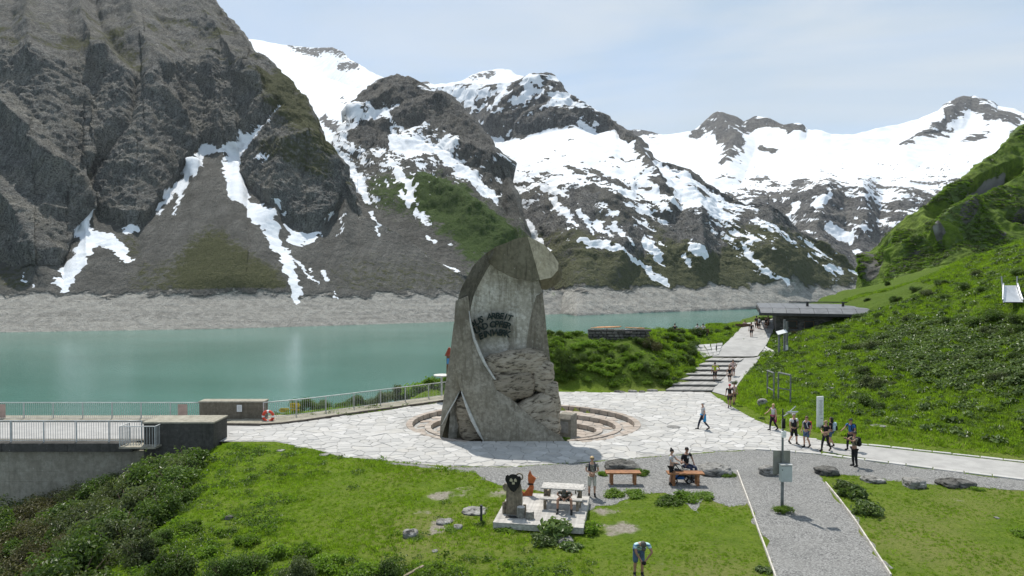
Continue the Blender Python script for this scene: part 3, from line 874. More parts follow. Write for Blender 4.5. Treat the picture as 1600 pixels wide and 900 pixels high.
def ground_z(x, y, rough=True):
    x = np.asarray(x, float); y = np.asarray(y, float)
    z = TPS(x, y)
    sd = poly_sd(x, y, PLAZA_LIMIT)
    k = smooth(0.0, 2.2, -sd)
    z = np.maximum(z, -0.05) * k
    if rough:
        bump = fbm(x / 3.1, y / 3.1, 0 * x, 4, 0.55) * 0.55 + fbm(x / 9, y / 9, 0 * x + 3, 2) * 0.6
        z = z + bump * smooth(1.0, 7.0, -sd) * smooth(0.4, 2.0, z)
    # bank falling away below the dam on the left
    b = side_of(x, y, BANK)
    bb = np.maximum(b + 0.3, 0)
    sl_ = 0.36 + 0.22 * smooth(33, 20, y)
    drop = -sl_ * bb - 0.5 * np.minimum(bb, 3)**2 / 12
    if rough:
        drop = drop + smooth(0.5, 4, bb) * fbm(x / 4, y / 4, 0 * x + 8, 3) * 0.9
    z = np.where(b > -0.3, np.maximum(drop, -30), z)
    # lower right corner of the meadow sinks towards the viewer
    f = np.maximum(21.5 - y, 0) * smooth(2.0, -4.0, x)
    z = z - 0.30 * f
    # lake bank
    s = side_of(x, y, SHORE)
    ss = np.maximum(s - 0.3, 0)
    z = np.where((s > 0.3), np.maximum(np.minimum(z, z * np.exp(-ss / 6)) - 0.66 * ss, -38), z)
    return z

gx = np.concatenate([np.arange(-130, -30, 2.5), np.arange(-30, 60, 0.45), np.arange(60, 150, 3.0)])
gy = np.concatenate([np.arange(-6, 14, 1.5), np.arange(14, 96, 0.45), np.arange(96, 160, 2.5)])
GX, GY = np.meshgrid(gx, gy)
GZ = ground_z(GX, GY)

# cut the sunken ring out of the ground: the pit is a thing of stone of its own
PIT_C = (0.75, 45.4); PIT_R = (7.75, 6.0)
pit_e = np.hypot((GX - PIT_C[0]) / (PIT_R[0] - 0.15), (GY - PIT_C[1]) / (PIT_R[1] - 0.15))
GZ = np.where((pit_e < 1) & (GY > 39.9), -0.9, GZ)

# where the ground is bare, shrubby, meadow: painted from the photo
D_ = np.maximum(GY, 1)
gpx = 800 + FPX * GX / D_
gpy = 430 - (GZ - CAMZ) / D_ * FPX
BARE = [(pt(690, 770) + (1.0,)), ]
bare = np.zeros(GX.shape)
def spot(px, py, r, s=1.0, z=0.0):
    x, y = pt(px, py, z)
    d = np.hypot(GX - x, (GY - y))
    return s * (1 - smooth(r * 0.3, r * 1.3, d))
for px, py, r, s in [(690, 775, .9, .7), (705, 772, 1.2, .5), (745, 798, .7, .8), (690, 815, .6, .9), (680, 830, .5, .9), (665, 800, .6, .5), (975, 825, .9, .8), (960, 832, .6, .7), (985, 790, .9, .4), (945, 800, .7, .7), (1060, 825, .6, .35), (780, 770, .8, .6),
                     (1250, 700, .8, .6), (1030, 880, .4, .5), (1480, 780, 1.0, .3), (1450, 840, .9, .25), (1300, 850, .8, .3), (935, 820, .5, .6), (1000, 800, .6, .3), (1190, 600, .5, .4), (1270, 660, .6, .5), (640, 760, 1.5, .25), (1130, 850, .9, .2), (740, 770, 2.2, .35), (850, 742, 1.5, .35)]:
    bare = np.maximum(bare, spot(px, py, r, s))
hill = smooth(0.15, 1.2, GZ) 
dry = smooth(-0.2, 0.4, fbm(GX / 6, GY / 6, GX * 0, 4)) * (1 - hill) * smooth(-9, -3, GX)
P = np.stack([GX, GY, GZ], -1)
M_TURF, nt, b = new_mat('meadow_turf')
q = NT(nt); p = q.pos()
sp = q.n('ShaderNodeSeparateColor'); q.l(q.attr('cover').outputs['Color'], sp.inputs[0])
nf = q.noise(7.0, 6, 0.7, p); nm = q.noise(1.3, 5, 0.6, p); nb = q.noise(0.25, 4, 0.6, p)
c = q.mix(q.rng(nm, 0.32, 0.68), (0.10, 0.16, 0.018), (0.15, 0.21, 0.026))
c = q.mix(q.rng(nf, 0.25, 0.7, 0.35, 1.0), (0.06, 0.10, 0.014), c)
c = q.mix(q.rng(nb, 0.45, 0.7, 0, 0.4), c, (0.165, 0.19, 0.045))
c = q.mix(q.math('MULTIPLY', sp.outputs[1], q.rng(nf, 0.2, 0.7, 0.2, 0.75)), c, (0.20, 0.19, 0.075))
hl = q.mix(q.rng(nf, 0.3, 0.7), (0.045, 0.075, 0.015), (0.085, 0.13, 0.024))
c = q.mix(q.math('MULTIPLY', sp.outputs[2], 0.75), c, hl)
soil = q.mix(q.rng(nf, 0.3, 0.7), (0.20, 0.175, 0.135), (0.36, 0.335, 0.28))
c = q.mix(q.rng(q.math('ADD', sp.outputs[0], q.math('MULTIPLY', q.math('SUBTRACT', nm, 0.5), 1.1)), 0.35, 0.68), c, soil)
q.l(c, b.inputs['Base Color'])
b.inputs['Roughness'].default_value = 0.95; b.inputs['Specular IOR Level'].default_value = 0.05
q.bump(q.math('ADD', nf, q.math('MULTIPLY', q.noise(26.0, 3, 0.7, p), 0.5)), 0.9, 0.12, b)
GROUND = sheet_mesh('ground', P, [bare, dry, np.clip(hill, 0, 1), hill * 0], M_TURF)

def gz(x, y):
    return float(ground_z(np.array([x]), np.array([y]))[0])

def on_ground(px, py, guess=40.0):
    """where the view ray through a pixel meets the ground"""
    rx, rz = ray(px, py)
    d = np.arange(14, 120, 0.05)
    z = CAMZ + rz * d
    h = ground_z(rx * d, d)
    k = np.argmax(z <= h)
    return Vector((float(rx * d[k]), float(d[k]), float(h[k])))

def flat_sheet(name, poly, z, mat, k='structure'):
    mb = MB()
    tris = geometry.tessellate_polygon([[Vector((x, y, 0)) for x, y in poly]])
    mb.add([(x, y, z) for x, y in poly], [tuple(t) for t in tris])
    o = mb.build(name, mat, fixn=False)
    me = o.data
    bm = bmesh.new(); bm.from_mesh(me)
    for f in bm.faces:
        f.normal_update()
        if f.normal.z < 0: f.normal_flip()
    bm.to_mesh(me); bm.free()
    return kind(o, k)

def ragged(poly, amp=0.15, step=0.35, seed=0, closed=True):
    """a polygon outline made uneven"""
    out = []
    n = len(poly)
    for i in range(n if closed else n - 1):
        a, b = poly[i], poly[(i+1) % n]
        L = math.hypot(b[0]-a[0], b[1]-a[1]); m = max(1, int(L / step))
        for j in range(m):
            t = j / m
            x, y = a[0] + (b[0]-a[0]) * t, a[1] + (b[1]-a[1]) * t
            out.append((x + amp * float(perlin(x * 1.3 + seed, y * 1.3, 0.5)) * 2 + amp * .6 * float(perlin(x * 4 + seed, y * 4, 1.5)), y + amp * float(perlin(x * 1.3 + seed, y * 1.3, 7.5)) * 2 + amp * .6 * float(perlin(x * 4, y * 4 + seed, 3.5))))
    return out

# ---------------------------------------------------------------- gravel
M_GRAVEL, nt, b = new_mat('grey_gravel')
q = NT(nt); p = q.pos()
vo = q.n('ShaderNodeTexVoronoi'); vo.inputs['Scale'].default_value = 22; q.l(p, vo.inputs['Vector'])
sepc = q.n('ShaderNodeSeparateColor'); q.l(vo.outputs['Color'], sepc.inputs[0])
c = q.mix(sepc.outputs[0], (0.10, 0.10, 0.098), (0.335, 0.332, 0.32))
c = q.mix(q.rng(q.noise(0.6, 5, 0.6, p), 0.35, 0.7, 0, 0.45), c, (0.26, 0.257, 0.243))
c = q.mix(q.rng(q.noise(0.22, 4, 0.6, p), 0.5, 0.7, 0, 0.4), c, (0.15, 0.15, 0.145))
q.l(c, b.inputs['Base Color']); b.inputs['Roughness'].default_value = 0.95; b.inputs['Specular IOR Level'].default_value = 0.1
q.bump(q.math('ADD', sepc.outputs[1], q.noise(9, 4, 0.7, p)), 0.9, 0.04, b)
grav = [pt(600, 722), pt(700, 730), pt(800, 730), pt(900, 724), pt(1000, 716), pt(1130, 706), pt(1210, 703), pt(1345, 719), pt(1480, 737), pt(1600, 751), pt(1800, 776),
        pt(1800, 794), pt(1600, 768), pt(1540, 762), pt(1470, 758), pt(1390, 750), pt(1330, 742), pt(1283, 742), pt(1290, 756), pt(1330, 806), pt(1392, 900), (13.4, 16), (8.9, 16)]
grav += [pt(1212, 905), pt(1198, 868), pt(1185, 830), pt(1172, 795), pt(1166, 786), pt(1140, 792), pt(1118, 784), pt(1100, 776), pt(1090, 800), pt(1040, 770), pt(1000, 770), pt(965, 786), pt(930, 792), pt(915, 800), pt(900, 778), pt(840, 768), pt(795, 762), pt(760, 752), pt(740, 737), pt(690, 733), pt(620, 727)]
flat_sheet('gravel_path', ragged(grav, 0.16, 0.3, 3), 0.008, M_GRAVEL)

# ---------------------------------------------------------------- concrete road to the right, ramp and upper path
M_ROAD, nt, b = new_mat('pale_concrete_road')
q = NT(nt); p = q.pos()
c = q.mix(q.rng(q.noise(1.2, 5, 0.6, p), 0.35, 0.65), (0.30, 0.293, 0.28), (0.37, 0.362, 0.345))
c = q.mix(q.rng(q.noise(0.35, 5, 0.65, p, 1.0), 0.5, 0.72, 0, 0.5), c, (0.25, 0.243, 0.232))
c = q.mix(q.rng(q.noise(40, 3, 0.7, p), 0.3, 0.5, 0.4, 0), c, (0.27, 0.265, 0.255))
q.l(c, b.inputs['Base Color']); b.inputs['Roughness'].default_value = 0.85
q.bump(q.noise(30, 4, 0.7, p), 0.4, 0.02, b)
road = [pt(1290, 692), pt(1345, 696), pt(1400, 702), pt(1500, 713), pt(1600, 724), pt(1800, 744), pt(1800, 772), pt(1600, 748), pt(1480, 733), pt(1345, 715), pt(1285, 706)]
flat_sheet('road', road, 0.014, M_ROAD)
# road along the dam crest up to the paving
flat_sheet('dam_road', [(-120, 40.7), (-17.3, 40.7), (-16.0, 40.0), (-15.2, 41.5), (-13.2, 44.0), (-12.0, 46.5), (-17, 45.3), (-120, 45.3)], 0.010, M_ROAD)

def draped(name, left, right, n, mat, lift=0.02, k='structure', m=6):
    """a strip between two polylines given as (x, y, z), evenly resampled"""
    def res(line):
        L = [0]
        for a, b in zip(line[:-1], line[1:]):
            L.append(L[-1] + math.dist(a, b))
        t = np.linspace(0, L[-1], n)
        return np.stack([np.interp(t, L, [p[i] for p in line]) for i in range(3)], -1)
    A, B = res(left), res(right)
    rows = [[tuple(A[i] * (1 - j / m) + B[i] * (j / m) + np.array([0, 0, lift])) for j in range(m + 1)] for i in range(n)]
    for r in rows:
        for j, v in enumerate(r):
            r[j] = (v[0], v[1], max(v[2], gz(v[0], v[1]) + 0.05))
    mb = MB(); mb.grid(rows)
    # skirt so the strip has a thickness
    mb.grid([[r[0] for r in rows], [(r[0][0], r[0][1], r[0][2] - 0.5) for r in rows]])
    mb.grid([[r[-1] for r in rows], [(r[-1][0], r[-1][1], r[-1][2] - 0.5) for r in rows]])
    return kind(mb.build(name, mat), k)
M_PATH = M_ROAD
draped('upper_path', [c3(1113, 558.5, 66.4), c3(1130, 541, 69.8), c3(1148, 525, 76.3), c3(1161, 513, 84.5), c3(1174, 505, 93)], [c3(1184, 558.5, 66.3), c3(1196, 542, 69.5), c3(1205, 526, 75.6), c3(1212, 513, 84), c3(1217, 505, 92)], 40, M_ROAD, 0.10, m=10)
draped('ramp', [c3(1110, 613, 57.3), c3(1124, 600, 58.9), c3(1145, 578, 62.5), c3(1162, 561, 66.1)], [c3(1143, 623, 54.1), c3(1153, 605, 57.6), c3(1169, 584, 61.4), c3(1188, 560, 66.1)], 16, M_ROAD, 0.11)
# ================================================================== flagstones, steps, pit
STONE_COLS = [(0.42, 0.412, 0.395), (0.47, 0.46, 0.44), (0.375, 0.37, 0.358), (0.445, 0.43, 0.40), (0.53, 0.52, 0.505)]
def tone_mat(name, cols, scale=2.5, var=0.3, rough=0.85, lichen=None, bump=0.5):
    """stone whose tone differs from piece to piece (attribute 'tone' or the object's own random number)"""
    m, nt, b = new_mat(name)
    q = NT(nt); p = q.pos()
    t = q.math('FRACT', q.math('ADD', q.attr('tone').outputs['Fac'], q.math('MULTIPLY', q.rand(), 3.7)))
    rmp = q.n('ShaderNodeValToRGB')
    q.l(t, rmp.inputs['Fac'])
    el = rmp.color_ramp.elements
    while len(el) < len(cols):
        el.new(0.5)
    for i, c in enumerate(cols):
        el[i].position = i / (len(cols) - 1); el[i].color = (*c, 1)
    n1 = q.noise(scale, 6, 0.65, p); n2 = q.noise(scale * 6, 5, 0.7, p)
    c = q.mix(q.rng(n1, 0.3, 0.7, 0, var * 1.6), rmp.outputs['Color'], tuple(x * 0.62 for x in cols[0]))
    c = q.mix(q.rng(n2, 0.25, 0.5, var, 0), c, tuple(x * 0.5 for x in cols[0]))
    if lichen:
        c = q.mix(q.rng(q.noise(scale * 1.7, 5, 0.6, p), 0.58, 0.72, 0, 0.7), c, lichen)
    q.l(c, b.inputs['Base Color']); b.inputs['Roughness'].default_value = rough; b.inputs['Specular IOR Level'].default_value = 0.2
    q.bump(q.math('ADD', n1, n2), bump, 0.03, b)
    return m
M_FLAG = tone_mat('pale_flagstone', STONE_COLS, 1.2, 0.24)
M_PINK = tone_mat('reddish_flagstone', [(0.36, 0.30, 0.25), (0.43, 0.37, 0.32), (0.33, 0.29, 0.25), (0.47, 0.42, 0.37)], 1.5, 0.35)
M_JOINT = simple('mortar_and_grit_bed', (0.32, 0.312, 0.295), 0.95, 0.3, 3.0, bump=0.4)

def voronoi(sites, bound, inside, nb=18, order=None):
    """cells of the sites (each clipped by its neighbours)"""
    S = np.array(sites)
    cells = []
    for i, s in enumerate(S):
        if not inside[i]:
            cells.append(None); continue
        d = np.hypot(*(S - s).T)
        near = np.argsort(d)[1:nb]
        poly = [np.array(s) + np.array(v) * bound for v in ((-1,-1), (1,-1), (1,1), (-1,1))]
        for j in near:
            mid = (S[j] + s) / 2; nrm = S[j] - s
            out = []
            for k in range(len(poly)):
                a, b2 = poly[k], poly[(k+1) % len(poly)]
                da, db = np.dot(a - mid, nrm), np.dot(b2 - mid, nrm)
                if da <= 0: out.append(a)
                if da * db < 0: out.append(a + (b2 - a) * (da / (da - db)))
            poly = out
            if len(poly) < 3: break
        cells.append(poly if len(poly) >= 3 else None)
    return cells

def inset(poly, g):
    c = sum(poly) / len(poly)
    r = np.mean([np.linalg.norm(p - c) for p in poly])
    k = max(0.5, 1 - g / r)
    return [c + (p - c) * k for p in poly], c

def stone_slab(poly, z0, z1, bev=0.03):
    """verts and faces of a slab with a bevelled, slightly tilted top"""
    n = len(poly); c = sum(poly) / n
    tx, ty = RNG.normal(0, 0.006, 2)
    lo = [(p[0], p[1], z0) for p in poly]
    mid = [(p[0], p[1], z1 - bev * 0.6) for p in poly]
    top = []
    for p in poly:
        v = c + (p - c) * (1 - bev / max(0.08, np.linalg.norm(p - c)))
        top.append((v[0], v[1], z1 + tx * (v[0] - c[0]) + ty * (v[1] - c[1])))
    vs = lo + mid + top
    fs = []
    for i in range(n):
        j = (i + 1) % n
        fs += [(i, j, n + j, n + i), (n + i, n + j, 2*n + j, 2*n + i)]
    fs.append(tuple(2*n + k for k in range(n)))
    return vs, fs

def lay_stones(parent, cells, name, mat, zf, thick, limit=300, keyf=None, gap=0.010):
    """the largest stones as parts of their own, the rest joined"""
    items = []
    for poly in cells:
        if poly is None: continue
        ins, c = inset([np.array(p) for p in poly], gap + float(RNG.uniform(0, 0.02)))
        items.append((keyf(c) if keyf else 0, ins, c))
    items.sort(key=lambda t: -t[0])
    rest = MB(); tones = []
    for i, (_, ins, c) in enumerate(items):
        z = zf(c[0], c[1]) + float(RNG.uniform(-0.008, 0.012))
        tone = float(RNG.uniform(0, 1))
        vs, fs = stone_slab(ins, z - thick, z)
        if i < limit:
            mb = MB(); mb.add(vs, fs)
            o = mb.build(name, mat, parent, fixn=False)
        else:
            k0 = len(rest.v); rest.add(vs, fs)
            tones += [tone] * len(vs)
    if rest.v:
        o = rest.build(name + '_field', mat, parent, fixn=False)
        a = o.data.attributes.new('tone', 'FLOAT', 'POINT'); a.data.foreach_set('value', tones)
        kind(o, 'stuff')

plaza = [pt(338, 690), pt(430, 690), pt(490, 702), pt(530, 713), pt(620, 722), pt(700, 729), pt(800, 729), pt(900, 723), pt(1000, 715), pt(1130, 705), pt(1210, 702), pt(1280, 707),
         pt(1300, 692), pt(1250, 681), pt(1215, 669), pt(1180, 656), pt(1125, 625), pt(1110, 613), pt(1040, 611), pt(960, 614), pt(870, 612), (4.0, 57.3), (-3.0, 56.6), pt(690, 629), pt(540, 650), pt(460, 659), pt(380, 668)]
PLZ = plaza
_hole = [(PIT_C[0] + PIT_R[0] * 1.0 * math.cos(a), PIT_C[1] + PIT_R[1] * 1.02 * math.sin(a)) for a in np.linspace(math.asin((39.8 - PIT_C[1]) / (PIT_R[1] * 1.02)), math.pi - math.asin((39.8 - PIT_C[1]) / (PIT_R[1] * 1.02)), 70)]
_tri = geometry.tessellate_polygon([[Vector((x, y, 0)) for x, y in plaza], [Vector((x, y, 0)) for x, y in _hole]])
mb = MB(); mb.add([(x, y, 0.006) for x, y in plaza + _hole], [tuple(t) if t else t for t in _tri])
pv = kind(mb.build('plaza', M_JOINT), 'structure')
def in_pit(x, y, k=1.0):
    return (np.hypot((x - PIT_C[0]) / (PIT_R[0] * k), (y - PIT_C[1]) / (PIT_R[1] * k)) < 1) & (y > 40.0)
sites = []
stp = 0.66
for j, y in enumerate(np.arange(33.0, 60.0, stp * 0.82)):
    for x in np.arange(-19.0, 25.0, stp):
        sites.append((x + (0.5 * stp if j % 2 else 0) + RNG.uniform(-.38, .38) * stp, y + RNG.uniform(-.34, .34) * stp))
S = np.array(sites)
sd = poly_sd(S[:, 0], S[:, 1], plaza)
ok = (sd > 0.12) & ~in_pit(S[:, 0], S[:, 1], 1.03)
# merge neighbours now and then, for large and small stones: drop some sites
keep = (RNG.random(len(S)) > 0.22) | ~ok
S = S[keep]; ok = ok[keep]
cells = voronoi(S, 1.6, ok)
# clip cells that overrun the edge or the pit by pulling their corners in
def pull(poly):
    if poly is None: return None
    out = []
    for p in poly:
        p = np.array(p)
        for _ in range(6):
            if in_pit(np.array([p[0]]), np.array([p[1]]), 1.0)[0]:
                v = p - np.array(PIT_C)
                e = math.hypot(v[0] / PIT_R[0], v[1] / PIT_R[1]); p = np.array(PIT_C) + v / e * 1.002
            break
        out.append(p)
    return out
cells = [pull(c) for c in cells]
lay_stones(pv, cells, 'flagstone', M_FLAG, lambda x, y: 0.035, 0.06, 300, lambda c: -c[1])

# ---------------------------------------------------------------- sunken stone ring round the monument
pit = thing('sunken_seating_ring', 'oval sunken ring of reddish stone steps round the concrete monument', 'steps', (PIT_C[0], PIT_C[1], 0))
RISE = 0.27
radii = [(7.35, 6.0), (6.15, 4.35), (4.9, 2.75)]
YF = 40.0 - PIT_C[1]
def ell(r, a):
    return np.array([r[0] * math.cos(a), r[1] * math.sin(a)])
def arc_pts(r, n):
    """angles of the ellipse that lie behind the straight front edge"""
    a0 = math.asin(max(-1, YF / r[1])) if abs(YF / r[1]) < 1 else -math.pi / 2
    return np.linspace(a0, math.pi - a0, n)
M_RISER = tone_mat('damp_and_shade_riser_stone', [(0.06, 0.054, 0.045), (0.10, 0.09, 0.075), (0.05, 0.046, 0.04)], 2.0, 0.4, lichen=(0.05, 0.055, 0.025))  # near-black tone: damp, plus the shade of the risers put into colour
for i, r in enumerate(radii):
    zt = -RISE * i
    # curb stones along the rim of the step, set 2 mm proud of the tread
    n = 44 - 8 * i
    A = arc_pts(r, n + 1)
    for k in range(n):
        a0, a1 = A[k] + 0.004, A[k+1] - 0.004
        ro = (r[0] + 0.42, r[1] + 0.36); ri = r
        poly = [ell(ri, a0), ell(ro, a0), ell(ro, a1), ell(ri, a1)]
        cen = sum(poly) / 4
        jit = RNG.uniform(-0.02, 0.02)
        poly = [p + (cen - p) * 0.02 for p in poly]
        vs, fs = stone_slab(poly, zt - RISE, zt + 0.045 + jit * 0.4, 0.025)
        mb = MB(); mb.add(vs, fs)
        mb.build('rim_stone', M_PINK, pit, fixn=False)
    # riser wall under the rim
    A = arc_pts(r, 60)
    mb = MB()
    rr = (r[0] + 0.06, r[1] + 0.05)
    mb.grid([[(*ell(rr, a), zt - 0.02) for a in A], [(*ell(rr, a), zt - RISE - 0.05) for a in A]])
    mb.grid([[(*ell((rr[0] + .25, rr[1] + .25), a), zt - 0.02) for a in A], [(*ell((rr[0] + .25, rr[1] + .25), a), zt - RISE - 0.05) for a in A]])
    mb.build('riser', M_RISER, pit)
    # tread below
    A = arc_pts(r, 60)
    mb = MB()
    if i < 2:
        q2 = (radii[i+1][0] + .05, radii[i+1][1] + .04); A2 = arc_pts(q2, 60)
        mb.grid([[(*ell(r, a), zt - RISE - 0.03) for a in A], [(*ell(q2, a), zt - RISE - 0.03) for a in A2]])
    else:
        pts = [(*ell(r, a), zt - RISE - 0.03) for a in A]
        mb.add(pts, [tuple(range(len(pts)))])
    mb.build('bed', M_JOINT, pit)
    # stones of the tread
    rn = radii[i + 1] if i < 2 else (0.0, 0.0)
    st = []
    for y in np.arange(-r[1], r[1] + .1, 0.62):
        for x in np.arange(-r[0], r[0] + .1, 0.72):
            st.append((x + RNG.uniform(-.26, .26), y + RNG.uniform(-.22, .22)))
    S = np.array(st)
    e1 = np.hypot(S[:, 0] / r[0], S[:, 1] / r[1])
    e0 = np.hypot(S[:, 0] / (rn[0] + .42), S[:, 1] / (rn[1] + .36)) if i < 2 else np.full(len(S), 9)
    ok = (e1 < 0.97) & (e0 > 1.02) & (S[:, 1] > YF + 0.1) & ~((np.abs(S[:, 0]) < 2.4) & (np.abs(S[:, 1] + 1.8) < 2.0))
    cl = voronoi(S, 1.0, ok)
    out = []
    for c in cl:
        if c is None: out.append(None); continue
        cc = []
        for p in c:
            p = np.array(p)
            e = math.hypot(p[0] / r[0], p[1] / r[1])
            if e > 1: p = p / e
            if i < 2:
                e = math.hypot(p[0] / (rn[0] + .44), p[1] / (rn[1] + .38))
                if e < 1: p = p / e
            p[1] = max(p[1], YF + 0.02)
            cc.append(p)
        out.append(cc)
    lay_stones(pit, out, 'paving_stone', M_PINK, lambda x, y, z=zt - RISE: z + 0.01, 0.05, 90, lambda c: -c[1])
# straight front kerb
n = 18
for k in range(n):
    x0 = -7.6 + 15.2 * k / n; x1 = -7.6 + 15.2 * (k + 1) / n
    if abs((x0 + x1) / 2) > 5.2: continue
    mb = MB()
    vs, fs = stone_slab([np.array(v) for v in ((x0 + .02, YF - .35), (x1 - .02, YF - .35), (x1 - .02, YF), (x0 + .02, YF))], -0.75, 0.035)
    mb.add(vs, fs); mb.build('rim_stone', M_FLAG, pit, fixn=False)

# ---------------------------------------------------------------- kerb stones along the road
def kerb_row(name, label, line, w, h, mat, step=1.1):
    t = thing(name, label, 'kerb', (0, 0, 0))
    L = [0]
    for a, b in zip(line[:-1], line[1:]):
        L.append(L[-1] + math.dist(a, b))
    s = 0.0
    f = lambda u: np.array([np.interp(u, L, [p[0] for p in line]), np.interp(u, L, [p[1] for p in line])])
    while s < L[-1]:
        l = step * RNG.uniform(0.7, 1.35)
        a, b = f(s + 0.02), f(min(s + l, L[-1]) - 0.02)
        d = b - a
        if np.linalg.norm(d) > 0.15:
            nrm = np.array([-d[1], d[0]]) / np.linalg.norm(d) * w / 2 * RNG.uniform(0.85, 1.15)
            vs, fs = stone_slab([a - nrm, b - nrm, b + nrm, a + nrm], -0.1, h + RNG.uniform(-.01, .015), 0.03)
            mb = MB(); mb.add(vs, fs); mb.build('kerb_stone', mat, t, fixn=False)
        s += l
    return t
M_KERB = tone_mat('light_kerb_stone', [(0.42, 0.41, 0.39), (0.50, 0.49, 0.47), (0.45, 0.44, 0.42)], 2.0, 0.25)
kerb_row('kerb', 'row of pale kerb stones between the concrete road and the gravel', [pt(1180, 702), pt(1280, 709), pt(1345, 718), pt(1480, 735), pt(1600, 750), pt(1800, 775)], 0.34, 0.05, M_KERB)
kerb_row('kerb', 'row of pale kerb stones between the concrete road and the foot of the grassy hill', [pt(1330, 693), pt(1400, 700), pt(1500, 711), pt(1600, 722), pt(1800, 742)], 0.30, 0.05, M_KERB)

# thin edging boards of the gravel path
M_EDGE = simple('pale_edging_board', (0.48, 0.45, 0.40), 0.8, 0.25, 4.0, bump=0.3)
def edging(label, line):
    mb = MB()
    for a, b in zip(line[:-1], line[1:]):
        a, b = Vector((*a, 0)), Vector((*b, 0))
        d = b - a
        mb.box((a + b) / 2 + Vector((0, 0, 0.03)), (d.length - 0.004, 0.05, 0.16), (0, 0, math.atan2(d.y, d.x)))
    o = mb.build('path_edging', M_EDGE)
    tag(o, label, 'edging')
edging('pale edging strip between the lawn and the left side of the gravel path', [pt(1152, 738), pt(1160, 760), pt(1172, 792), pt(1185, 830), pt(1199, 868), pt(1212, 905)])
edging('pale edging strip between the gravel path and the meadow on its right', [pt(1290, 756), pt(1312, 783), pt(1335, 814), pt(1358, 849), pt(1392, 902)])

# ---------------------------------------------------------------- stairs
stair = thing('broad_stairs', 'broad flight of seven low stone steps leading up beside the grassy mound', 'stairs', (0, 0, 0))
M_TREAD = tone_mat('worn_step_stone', [(0.33, 0.32, 0.30), (0.40, 0.39, 0.37), (0.30, 0.29, 0.275)], 1.6, 0.3)
NS = 7
rows = []
for i in range(NS + 1):
    t = i / NS
    l = Vector(c3(1040 + (1112 - 1040) * t, 611 - 52 * t, 57.3 + 9.0 * t)); r = Vector(c3(1112 + (1164 - 1112) * t, 614 - 55 * t, 57.1 + 9.0 * t))
    rows.append((l, r))
z0 = 0.0
HT = rows[-1][0].z
for i in range(NS):
    l0, r0 = rows[i]; l1, r1 = rows[i + 1]
    zt = HT * (i + 0.75) / NS                 # front of the tread
    zb = HT * (i + 1.0) / NS                # its back, a little higher
    zprev = HT * i / NS
    mcount = 8
    for k in range(mcount):
        a, b2 = k / mcount + 0.003, (k + 1) / mcount - 0.003
        f0, f1 = l0.lerp(r0, a), l0.lerp(r0, b2)
        g0, g1 = l1.lerp(r1, a), l1.lerp(r1, b2)
        o = 0.06
        fr0, fr1 = f0.copy(), f1.copy()
        jz = RNG.uniform(-0.012, 0.012)
        vs = [(f0.x, f0.y - o, zt + jz), (f1.x, f1.y - o, zt + jz), (g1.x, g1.y, zb + jz), (g0.x, g0.y, zb + jz),
              (f0.x, f0.y - o, zt - 0.09), (f1.x, f1.y - o, zt - 0.09), (g1.x, g1.y, zb - 0.09), (g0.x, g0.y, zb - 0.09)]
        fs = [(0, 1, 2, 3), (4, 7, 6, 5), (0, 4, 5, 1), (1, 5, 6, 2), (2, 6, 7, 3), (3, 7, 4, 0)]
        mb = MB(); mb.add(vs, fs); mb.build('step_stone', M_TREAD, stair, fixn=False)
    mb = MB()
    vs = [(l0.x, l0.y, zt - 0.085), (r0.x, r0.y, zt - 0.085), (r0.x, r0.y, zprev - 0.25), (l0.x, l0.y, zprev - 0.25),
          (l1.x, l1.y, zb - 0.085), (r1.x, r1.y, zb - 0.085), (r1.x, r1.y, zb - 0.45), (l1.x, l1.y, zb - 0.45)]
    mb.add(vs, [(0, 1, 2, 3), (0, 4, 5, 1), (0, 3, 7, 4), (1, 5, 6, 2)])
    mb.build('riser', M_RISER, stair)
# rough paving on both sides of the upper end of the stairs
def rough_paving(label, poly, n, z):
    pass
up_l = [c3(1078, 541, 68.5), c3(1130, 537, 70.5), c3(1124, 556, 66.8), c3(1100, 560, 66.3)]
up_r = [c3(1186, 562, 65.8), c3(1196, 542, 69.3), c3(1213, 552, 66.5), c3(1206, 560, 65.2)]
for lab, quad in (('rough light paving stones left of the top of the broad stairs', up_l), ('rough light paving stones on the right of the upper path', up_r)):
    t = thing('stone_apron', lab, 'paving', (0, 0, 0))
    q0 = [np.array(v) for v in quad]
    for i in range(5):
        for j in range(4):
            u0, u1, v0, v1 = i / 5 + .015, (i + 1) / 5 - .015, j / 4 + .02, (j + 1) / 4 - .02
            B = lambda u, v: (q0[0] * (1-u) + q0[1] * u) * (1-v) + (q0[3] * (1-u) + q0[2] * u) * v
            pl = [B(u0, v0), B(u1, v0), B(u1, v1), B(u0, v1)]
            pl = [p + np.array([*RNG.uniform(-.06, .06, 2), 0]) for p in pl]
            zz = RNG.uniform(0.10, 0.14)
            vs = [tuple(p + np.array([0, 0, zz])) for p in pl] + [tuple(p + np.array([0, 0, -.4])) for p in pl]
            mb = MB(); mb.add(vs, [(0, 1, 2, 3), (0, 4, 5, 1), (1, 5, 6, 2), (2, 6, 7, 3), (3, 7, 4, 0)])
            mb.build('paving_stone', M_FLAG, t)
